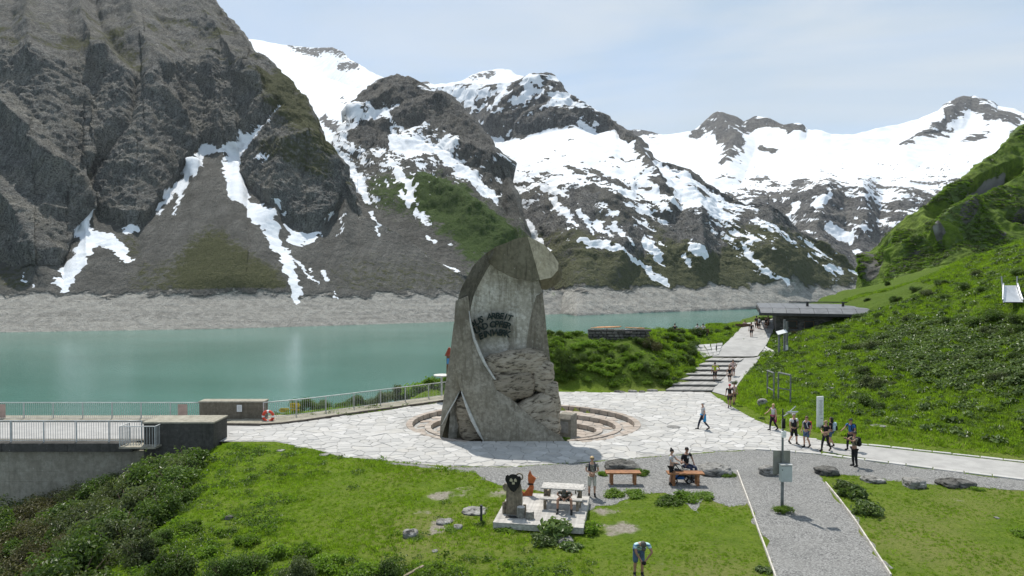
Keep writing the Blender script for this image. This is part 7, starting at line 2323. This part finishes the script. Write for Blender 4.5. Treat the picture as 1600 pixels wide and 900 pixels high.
def person(label, loc, face, H=1.75, shirt=None, shorts=None, legs='short', skin=SKIN, hair='dark', shoes=M_SHOE, pose='stand', female=False,
           lean=0.0, arms=None, stride=0.0, knees=None, hairstyle='short', sleeves=True, head_pitch=0.0, headyaw=0.0, belly=0.0, drop=None, socks=False, group=None):
    """a standing, walking, bending or sitting figure; faces -Y before it is turned by `face`"""
    S = H / 1.75
    t = thing('person', label, 'person', loc, R(face), group)
    sw = 0.185 if female else 0.205          # half shoulder width
    hw = 0.095
    pz = 0.93
    # legs
    if pose == 'sit':
        pz = drop if drop else .52
        kn = knees or {'l': (-.20, -.42, pz + .02), 'r': (.20, -.42, pz + .02)}
        an = {'l': (kn['l'][0] * 1.05, kn['l'][1] - .02, kn['l'][2] - .42), 'r': (kn['r'][0] * 1.05, kn['r'][1] - .02, kn['r'][2] - .42)}
    else:
        s = stride
        pz -= abs(s) * .10
        kn = {'l': (-.10, -.5 * s - (.07 if s < 0 else .03), pz - .43), 'r': (.10, .5 * s - (.07 if s > 0 else .03), pz - .43)}
        an = {'l': (-.105, -s + .03 if s > 0 else -s + .06, .09 + (.0 if s >= 0 else .05)), 'r': (.105, s + .03 if s < 0 else s + .06, .09 + (.0 if s <= 0 else .05))}
        if s == 0:
            an = {'l': (-.12, .03, .09), 'r': (.12, .03, .09)}; kn = {'l': (-.11, -.01, pz - .44), 'r': (.11, -.01, pz - .44)}
    piv = (0, 0.0, pz)
    up = lambda v: rotx((v[0], v[1], v[2] - .93 + pz), lean, piv)
    pel, wai, che, nkb, nck = up((0, 0, .95)), up((0, -.01 - belly * .3, 1.10)), up((0, 0, 1.30)), up((0, .02, 1.45)), up((0, 0.0, 1.53))
    hd = lambda v: rotx(v, head_pitch, nck)
    jaw, cra, top = hd(nck + (up((0, -.025, 1.585)) - up((0, 0, 1.53)))), hd(nck + (up((0, -.005, 1.655)) - up((0, 0, 1.53)))), hd(nck + (up((0, .005, 1.725)) - up((0, 0, 1.53))))
    sh = {'l': up((-sw, .0, 1.42)), 'r': up((sw, .0, 1.42))}
    arms = arms or {}
    A = {}
    for k, sg in (('l', -1), ('r', 1)):
        d = arms.get(k)
        if d == 'hips':
            e, w = up((sg * .40, .08, 1.16)), up((sg * .20, -.06, 1.02))
        elif d == 'front':
            e, w = up((sg * .27, -.03, 1.14)), up((sg * .07, -.24, 1.10))
        elif d == 'photo':
            e, w = up((sg * .20, -.26, 1.30)), up((sg * .07, -.48, 1.42))
        elif d == 'down' or d is None:
            e, w = up((sg * .255, .02, 1.14)), up((sg * .27, -.06, .90))
        elif d == 'fwd':
            e, w = up((sg * .25, -.18, 1.20)), up((sg * .20, -.42, 1.12))
        elif d == 'back':
            e, w = up((sg * .26, .16, 1.16)), up((sg * .27, .22, .94))
        else:
            e, w = Vector(d[0]), Vector(d[1])
        A[k] = (e, w)
    V = [pel, wai, che, nkb, nck, jaw, cra, top]
    E = [(0, 1), (1, 2), (2, 3), (3, 4), (4, 5), (5, 6), (6, 7)]
    tr = .93 if female else 1.0
    Rr = [(.145, .11), (.125 * tr + belly * .3, .10 + belly), (.155 * tr, .11), (.085, .075), (.052, .055), (.062, .075), (.078, .092), (.05, .06)]
    for k in 'lr':
        sg = -1 if k == 'l' else 1
        i = len(V)
        V += [sh[k], A[k][0], A[k][1]]; E += [(3 if False else 2, i), (i, i + 1), (i + 1, i + 2)]
        Rr += [.058 * tr, .042 * tr, .028 * tr]
        i = len(V)
        hp = Vector((sg * hw, 0.01, pz - .05))
        V += [hp, Vector(kn[k]), Vector((kn[k][0] * .5 + an[k][0] * .5, kn[k][1] * .5 + an[k][1] * .5 + .02, kn[k][2] * .58 + an[k][2] * .42)), Vector(an[k])]
        E += [(0, i), (i, i + 1), (i + 1, i + 2), (i + 2, i + 3)]
        Rr += [.085, .058, .055, .036]
    body = skin_mesh('body', V, E, Rr, skin, 1)
    # hands and face features are joined to the body mesh
    mb = MB()
    for k in 'lr':
        e, w = A[k]
        d = (w - e).normalized()
        side = d.cross(Vector((0, 0, 1)))
        side = side.normalized() if side.length > .1 else Vector((1, 0, 0))
        nrm = side.cross(d)
        pm = w + d * .075
        mb.tube([w - d * .02, w + d * .035, pm], [.026, .033, .030], 8)
        for f, (o_, l) in enumerate(((-.026, .062), (-.009, .074), (.009, .070), (.026, .055))):
            a = pm + side * o_; b1 = a + d * l * .55 + nrm * -.008; b2 = a + d * l + nrm * -.03
            mb.tube([a - d * .01, b1, b2], [.009, .0085, .006], 5)
        th = w + d * .03 + side * .028
        mb.tube([th, th + d * .03 + side * .02, th + d * .055 + side * .02 - nrm * .01], [.011, .010, .007], 5)
    f_ = (up((0, -1, 0)) - up((0, 0, 0))); f_ = rotx(f_, head_pitch, (0, 0, 0)); u_ = (top - cra).normalized(); s_ = f_.cross(u_).normalized()
    nose = cra + f_ * .092 - u_ * .035
    mb.tube([nose + u_ * .03 - f_ * .01, nose, nose - u_ * .008 - f_ * .012], [.008, .016, .008], 6)
    for sg in (-1, 1):
        mb.tube([cra + s_ * sg * .076 - u_ * .045, cra + s_ * sg * .084 - u_ * .02, cra + s_ * sg * .078 + u_ * .01], [.010, .018, .010], 6)
    merge_into(body, mb)
    link('body', body, t)
    mb = MB()
    for sg in (-1, 1):
        c = cra + f_ * .084 + s_ * sg * .033 - u_ * .002
        mb.tube([c - s_ * .012, c, c + s_ * .012], [.005, .010, .005], 6)
    mb.build('eyes', M_BLACK, t)
    mb = MB(); c = cra + f_ * .082 - u_ * .072
    mb.tube([c - s_ * .024, c + f_ * .006, c + s_ * .024], [.004, .008, .004], 6); mb.build('mouth', simple('lips', (.30, .12, .10), .5, .1, 8) if 'lips' not in bpy.data.materials else bpy.data.materials['lips'], t)
    # shirt
    g = .016
    Vs = [up((0, 0, .97)), wai, che, nkb]; Es = [(0, 1), (1, 2), (2, 3)]
    Rs = [(.150, .118), (.130 * tr + g + belly * .3, .105 + g + belly), (.158 * tr + g, .112 + g), (.088, .082)]
    for k in 'lr':
        i = len(Vs); f1 = .62 if sleeves is True else (1.6 if sleeves == 'long' else .12)
        e, w = A[k]
        if f1 > 1:
            Vs += [sh[k], e, w]; Es += [(2, i), (i, i + 1), (i + 1, i + 2)]; Rs += [.070 * tr, .054, .040]
        else:
            Vs += [sh[k], sh[k].lerp(e, f1)]; Es += [(2, i), (i, i + 1)]; Rs += [.072 * tr, .058 * tr]
    link('shirt', skin_mesh('shirt', Vs, Es, Rs, shirt, 1), t)
    # trousers, shorts
    Vt = [pel + Vector((0, 0, .02))]; Et = []; Rt = [(.155, .125)]
    for k in 'lr':
        sg = -1 if k == 'l' else 1
        hp = Vector((sg * hw, 0.01, pz - .06)); kk = Vector(kn[k]); aa = Vector(an[k])
        i = len(Vt)
        if legs == 'long':
            Vt += [hp, kk, aa + Vector((0, 0, .03))]; Et += [(0, i), (i, i + 1), (i + 1, i + 2)]; Rt += [.10, .073, .055]
        else:
            fr = {'short': .85, 'mini': .5, 'knee': 1.05}[legs]
            e_ = hp.lerp(kk, min(fr, 1)) if fr <= 1 else kk.lerp(aa, .12)
            Vt += [hp, hp.lerp(e_, .55), e_]; Et += [(0, i), (i, i + 1), (i + 1, i + 2)]; Rt += [.103, .092, .086]
    link('trousers' if legs == 'long' else 'shorts', skin_mesh('trousers', Vt, Et, Rt, shorts, 1), t)
    # shoes
    for k in 'lr':
        aa = Vector(an[k]); sg = -1 if k == 'l' else 1
        lift = max(0.0, aa.z - .09)
        mb = MB()
        tip = -.2 - 0.0
        z = aa.z - .05
        dz = -lift * 1.2
        mb.tube([aa + Vector((0, .055, -.045)), aa + Vector((0, .0, -.045)), aa + Vector((sg * .01, -.09, -.055 + dz * .5)), aa + Vector((sg * .015, -.165, -.062 + dz)), aa + Vector((sg * .015, -.185, -.066 + dz))], [.036, .045, .044, .036, .016], 10)
        mb.tube([aa + Vector((0, .01, -.02)), aa + Vector((0, .005, .06))], [.048, .045], 10)
        mb.build('shoe', shoes, t, True)
    # hair
    if hairstyle != 'none':
        mb = MB(); mat = HAIRS[hair]
        rows = []
        for i in range(6):
            ph = math.pi * .5 * i / 5
            rows.append([cra + u_ * (.014 + .086 * math.sin(ph)) + (s_ * math.cos(a) * .088 + f_ * math.sin(a) * .100) * math.cos(ph) - f_ * .010 for a in np.linspace(0, 2 * math.pi, 14, False)])
        # hangs lower at the back and sides
        low = [v - (u_ * (.07 if math.sin(a) < .35 else .0)) - f_ * (.004) for v, a in zip(rows[0], np.linspace(0, 2 * math.pi, 14, False))]
        mb.grid([low] + rows, wrap=True)
        if hairstyle == 'long':
            bk = cra - f_ * .07
            mb.tube([bk + u_ * .04, bk - u_ * .08, bk - u_ * .19 - f_ * .03, bk - u_ * .26 - f_ * .02], [.07, .085, .075, .03], 10)
        if hairstyle == 'bun':
            bk = top - f_ * .05 + u_ * .01
            mb.tube([bk - u_ * .03, bk + u_ * .02 - f_ * .01, bk + u_ * .06 - f_ * .015], [.03, .05, .025], 10)
        if hairstyle == 'cap':
            fr = cra + f_ * .09 + u_ * .035
            mb.prism([(-.07, 0), (.07, 0), (.055, .085), (0, .10), (-.055, .085)], -.006, .006, M=Matrix((( s_.x, f_.x, u_.x, fr.x), (s_.y, f_.y, u_.y, fr.y), (s_.z, f_.z, u_.z, fr.z), (0, 0, 0, 1))))
        mb.build('cap' if hairstyle == 'cap' else 'hair', mat, t, True)
    t.scale = (S, S, S)
    t['_'] = 0; del t['_']
    P_ = dict(up=up, S=S, chest=che, pel=pel, top=top, cra=cra, f=f_, u=u_, s=s_, A=A, t=t)
    return P_

def world(P_, v):
    t = P_['t']; v = Vector(v) * P_['S']
    c, s = math.cos(t.rotation_euler.z), math.sin(t.rotation_euler.z)
    return Vector((v.x * c - v.y * s, v.x * s + v.y * c, v.z)) + Vector(t.location)

def backpack(P_, label, mat, mat2=None, big=1.0, straps=True):
    t = thing('backpack', label, 'backpack', world(P_, P_['up']((0, .21, 1.22))), P_['t'].rotation_euler.z)
    mb = MB(); mb.box((0, 0, 0), (.30 * big, .17 * big, .46 * big), bev=.05); mb.build('bag', mat, t, True)
    mb = MB(); mb.box((0, .10 * big, -.08), (.22 * big, .07, .22 * big), bev=.025); mb.build('pocket', mat2 or mat, t, True)
    if straps:
        for sg in (-1, 1):
            mb = MB(); mb.tube([(sg * .10, -.05, .19), (sg * .12, -.20, .27), (sg * .13, -.36, .14), (sg * .15, -.30, -.08), (sg * .13, -.06, -.16)], .018, 6, sx=1.6); mb.build('strap', mat2 or mat, t, True)
    return t
def waist_jacket(P_, mat):
    """a jacket tied round the hips"""
    mb = MB(); up = P_['up']
    rows = []
    for z, r in ((1.0, 1.0), (.88, 1.12), (.72, 1.2), (.58, 1.22)):
        row = []
        for a in np.linspace(math.radians(-25), math.radians(205), 14):
            row.append(Vector(up((.185 * r * math.cos(a), .155 * r * math.sin(a) + .01, z + .02 * math.sin(a * 5)))))
        rows.append(row)
    mb.grid(rows); back = [[v + Vector((0, .0, 0)) * .02 + (v - P_['pel']).normalized() * .018 for v in r] for r in rows]
    mb.grid(back)
    mb.tube([rows[0][0], Vector(up((.05, -.15, .98))), Vector(up((-.05, -.15, .98))), rows[0][-1]], .03, 8)
    return mb.build('tied_jacket', mat, P_['t'], True)

C_BLACK = cloth('black_cotton', (0.014, 0.014, 0.016)); C_NAVY = cloth('navy_cotton', (0.022, 0.026, 0.045)); C_WHITE = cloth('white_cotton', (0.62, 0.62, 0.62), var=.1); C_LGREY = cloth('pale_grey_cotton', (0.45, 0.45, 0.46), var=.12)
C_DENIM = cloth('blue_denim', (0.07, 0.11, 0.19)); C_DDEN = cloth('dark_denim', (0.03, 0.04, 0.075)); C_OLIVE = cloth('olive_cotton', (0.17, 0.155, 0.11)); C_SAND = cloth('pale_sand_cotton', (0.46, 0.44, 0.39)); C_LIME = cloth('lime_sports_shirt', (0.34, 0.40, 0.03)); C_PINK = cloth('pale_pink_cotton', (0.55, 0.38, 0.36)); C_BLUE = cloth('bright_blue_shirt', (0.03, 0.12, 0.34)); C_AZURE = cloth('azure_fleece', (0.02, 0.24, 0.48)); C_MAG = cloth('dark_magenta_fleece', (0.22, 0.015, 0.085)); C_RED = cloth('red_nylon', (0.42, 0.03, 0.03)); C_LBLUE = cloth('pale_blue_nylon', (0.38, 0.50, 0.55)); C_BROWN = cloth('brown_cotton', (0.12, 0.085, 0.06))
C_CAMO = camo_mat('grey_camouflage_cotton', (0.20, 0.19, 0.16), (0.09, 0.085, 0.07), (0.36, 0.34, 0.30)); C_STRIPE = stripes_mat('striped_turquoise_shirt', (0.10, 0.22, 0.34), (0.48, 0.66, 0.70), 3.2); C_DCAMO = camo_mat('dark_olive_camouflage', (0.05, 0.05, 0.035), (0.025, 0.025, 0.02), (0.09, 0.085, 0.06))
RCAP = simple('red_cap', (0.45, 0.04, 0.05), .7, .2, 8); HAIRS['redcap'] = RCAP; HAIRS['darkcap'] = C_NAVY; HAIRS['tancap'] = cloth('tan_cap', (.30, .22, .13)); HAIRS['greycap'] = cloth('grey_cap', (.09, .085, .075))

def flat(px, py, z=.03): return G(px, py, z)
def stairpos(px, py):
    d = 57.3 + 9.0 * (611 - py) / 52.0
    v = AT(px, py, d); t_ = (d - 57.3) / 9.0
    return v

# the nearer people
P = person('man in grey patterned shirt and pale shorts standing beside the platform with hands folded', flat(925, 776, .01), 0, 1.80, C_CAMO, C_SAND, 'knee', SKIN, 'blond', arms={'l': 'front', 'r': 'front'})
mb = MB()
for sg in (-1, 1):
    c = P['cra'] + P['f'] * .088 + P['s'] * sg * .034
    mb.tube([c - P['s'] * .02, c + P['f'] * .006, c + P['s'] * .02], [.014, .020, .014], 8)
mb.build('sunglasses', M_BLACK, P['t'])
backpack(P, 'dark backpack worn by the man with folded hands beside the platform', C_BLACK, C_NAVY)
bent_z = gz(*G(998, 902, 0).xy)
P = person('man in striped turquoise shirt and denim shorts bending forward on the lawn', flat(998, 901, bent_z), 2, 1.80, C_STRIPE, C_DENIM, 'knee', SKIN_T, 'greycap', lean=R(58), head_pitch=R(22), belly=.03,
           arms={'l': ((-.20, -.52, .98), (-.04, -.50, .72)), 'r': ((.30, -.52, .98), (.12, -.50, .74))}, hairstyle='cap', drop=None)
o = thing('camera', 'small black camera held by the bending man in the striped shirt', 'camera', world(P, (.04, -.54, .66)), R(2))
mb = MB(); mb.box((0, 0, 0), (.13, .07, .09), bev=.012); mb.tube([(0, -.03, 0), (0, -.09, -.01)], .035, 10); mb.build('housing', M_BLACK, o)
v = dk(2.62, 1.88, 0)
P = person('man in dark camouflage shirt sitting bent forward on the front bench of the picnic table', v, math.degrees(prot), 1.78, C_DCAMO, C_BLACK, 'short', SKIN_T, 'greycap', pose='sit', drop=.52, lean=R(52), head_pitch=R(25),
           knees={'l': (-.26, -.42, .54), 'r': (.26, -.42, .54)}, arms={'l': ((-.30, -.36, .72), (-.06, -.50, .60)), 'r': ((.30, -.36, .72), (.06, -.50, .60))}, hairstyle='cap')
P = person('woman with a hair bun in pale grey shirt and black shorts at the pushchair', flat(1049, 757, .01), 62, 1.68, C_LGREY, C_BLACK, 'short', SKIN, 'dark', arms={'l': 'front', 'r': 'fwd'}, female=True, hairstyle='bun', head_pitch=R(12))
seat = rock('grey boulder hidden behind the bench that the man in black sits on', 1074, 748, 34, 19, M_ROCKD, .8)
P = person('bearded man in a black shirt with a white chest print sitting behind the bench', flat(1072, 747, .02), 28, 1.84, C_BLACK, C_DDEN, 'long', SKIN_T, 'dark', pose='sit', drop=.62, lean=R(2), head_pitch=R(10),
           knees={'l': (-.10, -.46, .60), 'r': (.16, -.46, .60)}, arms={'l': ((-.36, -.06, 1.02 - .30), (-.46, -.30, .86)), 'r': ((.36, .0, .86), (.26, -.22, .70))})
for k, (w_, dx, dz) in enumerate(((.13, -.01, .03), (.09, -.05, -.01), (.15, .01, -.04))):
    mb = MB(); mb.box((0, 0, 0), (w_, .006, .026), bev=.002); mb.build('chest_print', M_WHITE, P['t'], loc=P['up']((.0 + dx, -.142, 1.33 + dz)))
# pushchair
v = flat(1064, 757, 0)
pc = thing('pushchair', 'dark folded hood pushchair standing between the bench and the couple', 'pushchair', (v.x, v.y + .05, 0), R(0))
mb = MB(); mb.tube([(-.42, .15, 1.08), (-.30, .1, .98), (.05, 0, .55), (.42, 0, .25)], .022, 8); mb.tube([(-.42, .42, 1.08), (-.30, .4, .98), (.05, .4, .55), (.42, .4, .25)], .022, 8); mb.tube([(-.42, .15, 1.08), (-.42, .42, 1.08)], .026, 8); mb.tube([(-.25, 0, .2), (.1, 0, .6)], .02, 8); mb.tube([(-.25, .4, .2), (.1, .4, .6)], .02, 8)
mb.build('frame', M_BLACK, pc, True)
mb = MB()
rows = []
for a in np.linspace(R(10), R(170), 9):
    rows.append([(-.12 + .26 * math.cos(a), y, .62 + .28 * math.sin(a)) for y in (0, .1, .3, .4)])
mb.grid(rows); mb.build('hood', C_BLACK, pc, True)
mb = MB(); mb.box((.02, .2, .50), (.55, .36, .22), (0, R(18), 0), bev=.05); mb.build('seat', cloth('grey_nylon', (.06, .06, .065)), pc)
mb = MB(); mb.box((-.02, .2, .27), (.42, .34, .14), bev=.03); mb.build('basket', C_BLUE, pc)
for x in (-.28, .38):
    for y in (-.02, .42):
        w_ = torus(.115, .028, 0, 2 * math.pi, 17, 6).build('wheel', M_BLACK, pc, True, loc=(x, y, .143))
        mb = MB(); mb.tube([(0, -.02, 0), (0, .02, 0)], .03, 8); mb.tube([(-.1, 0, 0), (.1, 0, 0)], .008, 5); mb.tube([(0, 0, -.1), (0, 0, .1)], .008, 5); mb.build('hub', M_GALV, w_)
# plaza
P = person('white haired man walking left over the paving with a blue jacket tied round his waist', flat(1098, 671), -82, 1.76, C_LGREY, C_NAVY, 'long', SKIN, 'white', stride=.30, arms={'l': 'back', 'r': 'down'})
waist_jacket(P, C_AZURE)
P = person('man in a lime yellow shirt and black shorts climbing the broad stairs', stairpos(1117, 597), 178, 1.76, C_LIME, C_BLACK, 'short', SKIN_T, 'dark', stride=.10, arms={'l': 'hips', 'r': 'down'})
P = person('woman in black top and short shorts coming down the right end of the stairs', stairpos(1140, 601), 5, 1.66, C_BLACK, C_BLACK, 'mini', SKIN, 'brown', stride=.14, female=True, hairstyle='long', sleeves=False)
P = person('person in pale pink top with hands on hips on the ramp beside the stairs', stairpos(1147, 594) + Vector((0, .3, .1)), 8, 1.70, C_PINK, cloth('mauve_shorts', (.22, .15, .16)), 'short', SKIN, 'dark', arms={'l': 'hips', 'r': 'hips'}, female=True)
v = flat(1140, 637, .05)
P = person('man in black with a red cap walking at the foot of the ramp', v, 172, 1.78, C_BLACK, cloth('charcoal_shorts', (.04, .036, .034)), 'short', SKIN_T, 'redcap', stride=.20, hairstyle='cap')
P = person('person in a pink top half hidden behind the man with the red cap', flat(1147, 632, .05), 10, 1.66, C_PINK, C_BROWN, 'short', SKIN, 'dark', female=True, stride=.1)
P = person('blonde woman in a white top with a dark magenta jacket round her hips', flat(1208, 672), -68, 1.70, C_LGREY, C_BLACK, 'long', SKIN, 'blond', stride=.20, female=True, sleeves=False, arms={'l': 'fwd', 'r': 'down'})
waist_jacket(P, C_MAG)
P = person('white haired man in white shirt, black vest and long black shorts walking past', flat(1240, 694), 20, 1.84, C_WHITE, C_BLACK, 'knee', SKIN, 'white', stride=-.16, arms={'l': 'down', 'r': 'front'}, belly=.02)
g = .03
Vs = [P['up']((0, 0, .93)), P['up']((0, -.02, 1.10)), P['chest'], P['up']((0, .02, 1.43))]
link('vest', skin_mesh('vest', Vs, [(0, 1), (1, 2), (2, 3)], [(.172, .145), (.17, .152), (.182, .145), (.13, .10)], C_BLACK, 1), P['t'])
P = person('man in a dark shirt and denim shorts standing with a red backpack', flat(1260, 699), -62, 1.80, C_NAVY, C_DENIM, 'short', SKIN, 'brown', arms={'l': 'down', 'r': 'down'}, stride=.08)
backpack(P, 'red and grey backpack on the man in denim shorts', C_RED, C_LGREY)
P = person('woman in a black shirt and black trousers striding left in front of her companion', flat(1290, 704), -58, 1.72, C_BLACK, C_BLACK, 'long', SKIN, 'tancap', stride=.24, female=True, arms={'l': 'front', 'r': 'front'}, hairstyle='cap')
P = person('person with long black hair and shorts walking behind the woman in black', flat(1298, 697.5), -130, 1.70, C_BLACK, C_DENIM, 'short', SKIN, 'dark', stride=.12, female=True, hairstyle='long')
backpack(P, 'pale blue backpack on the person with long black hair', C_LBLUE, C_BLACK)
P = person('man in a blue shirt and dark cap walking left on the concrete road', flat(1329, 703), -66, 1.78, C_BLUE, C_BLACK, 'long', SKIN_T, 'darkcap', stride=.15, hairstyle='cap', arms={'l': 'fwd', 'r': 'down'})
backpack(P, 'black backpack on the man in the blue shirt', C_BLACK)
P = person('man in olive shirt and black trousers raising both arms to take a picture', flat(1335, 728.5, .01), -78, 1.80, C_OLIVE, C_BLACK, 'long', SKIN_T, 'dark', arms={'l': 'photo', 'r': 'photo'})
backpack(P, 'black backpack with dangling straps on the man taking a picture', C_BLACK)
o = thing('phone', 'dark phone held up by the man in the olive shirt', 'phone', world(P, P['up']((0, -.57, 1.44))), R(-78)); mb = MB(); mb.box((0, 0, 0), (.15, .012, .075), bev=.004); mb.build('casing', M_BLACK, o)
# far people by the shelter
def far(px, py, d):
    v = AT(px, py, d); return v
P = person('man in black walking up the upper path alone', far(1174, 528.5, 75.0), 176, 1.78, C_BLACK, C_BLACK, 'short', SKIN_T, 'dark', stride=.12)
P = person('hiker in a black shirt with a pack on the terrace, the right one of two', far(1186, 518, 80.5), 168, 1.75, C_BLACK, C_BLACK, 'short', SKIN, 'dark', stride=.1)
backpack(P, 'grey and black backpack on the hiker at the terrace edge', C_LGREY, C_BLACK)
P = person('hiker in dark clothes at the terrace edge, the left one of two', far(1182, 517, 81.5), 190, 1.80, C_NAVY, C_BLACK, 'short', SKIN, 'darkcap', hairstyle='cap')
backpack(P, 'black backpack on the left hiker at the terrace edge', C_BLACK)
P = person('person in a black top at the end of the upper path beside a companion', far(1196.5, 517.5, 81), -40, 1.72, C_BLACK, C_BROWN, 'mini', SKIN, 'dark', female=True, hairstyle='long')
P = person('person in a pink top standing at the end of the upper path near the shelter', far(1200, 516, 82), 20, 1.74, C_PINK, C_BROWN, 'short', SKIN, 'dark')
def lowbench(label, px, py, d, w=1.9):
    v = AT(px, py, d)
    t = thing('dark_bench', label, 'bench', v)
    mb = MB(); mb.box((0, 0, .43), (w, .42, .07), bev=.01); mb.build('seat', M_WOODD, t)
    mb = MB(); mb.box((0, .0 - .24, .66), (w, .06, .42), bev=.01); mb.build('backrest', M_WOODD, t)
    for s in (-1, 1):
        mb = MB(); mb.box((s * w * .4, 0, .2), (.12, .4, .42)); mb.build('leg', M_DARKM, t)
    return v
v = lowbench('dark bench at the lakeside edge of the upper path with a person resting on it', 1160, 517, 83)
P = person('person in a pale top resting on the dark bench at the lakeside edge', v + Vector((.3, .02, 0)), 180, 1.68, C_PINK, C_BLACK, 'short', SKIN, 'dark', pose='sit', drop=.53)
v = lowbench('dark bench half hidden by the bush left of the upper path', 1094, 526, 74.5, 1.8)
for dx, lab in ((-.30, 'left one of two people in white sitting behind the bush by the upper path'), (.32, 'right one of two people in white sitting behind the bush by the upper path')):
    person(lab, v + Vector((dx, .0, 0.12)), 180, 1.72, C_WHITE, C_NAVY, 'short', SKIN, 'dark', pose='sit', drop=.53)
v = lowbench('dark bench at the right end of the mound facing the lake', 1053, 526, 72.5, 1.5)
person('person in dark clothes sitting with a view of the lake right of the mound', v + Vector((.1, 0, .08)), 180, 1.74, C_NAVY, C_NAVY, 'long', SKIN, 'dark', pose='sit', drop=.53)
# ================================================================== air
mb = MB()
mb.box((0, 4400, 810), (12000, 9400, 1720))
hm = bpy.data.materials.new('mountain_haze')
hm.use_nodes = True
hn = hm.node_tree.nodes; hn.clear()
ho = hn.new('ShaderNodeOutputMaterial'); hv = hn.new('ShaderNodeVolumePrincipled')
hv.inputs['Color'].default_value = (0.93, 0.96, 1.0, 1)
hv.inputs['Density'].default_value = 0.000016
hv.inputs['Anisotropy'].default_value = 0.2
hm.node_tree.links.new(hv.outputs[0], ho.inputs['Volume'])
kind(mb.build('haze', hm), 'stuff')
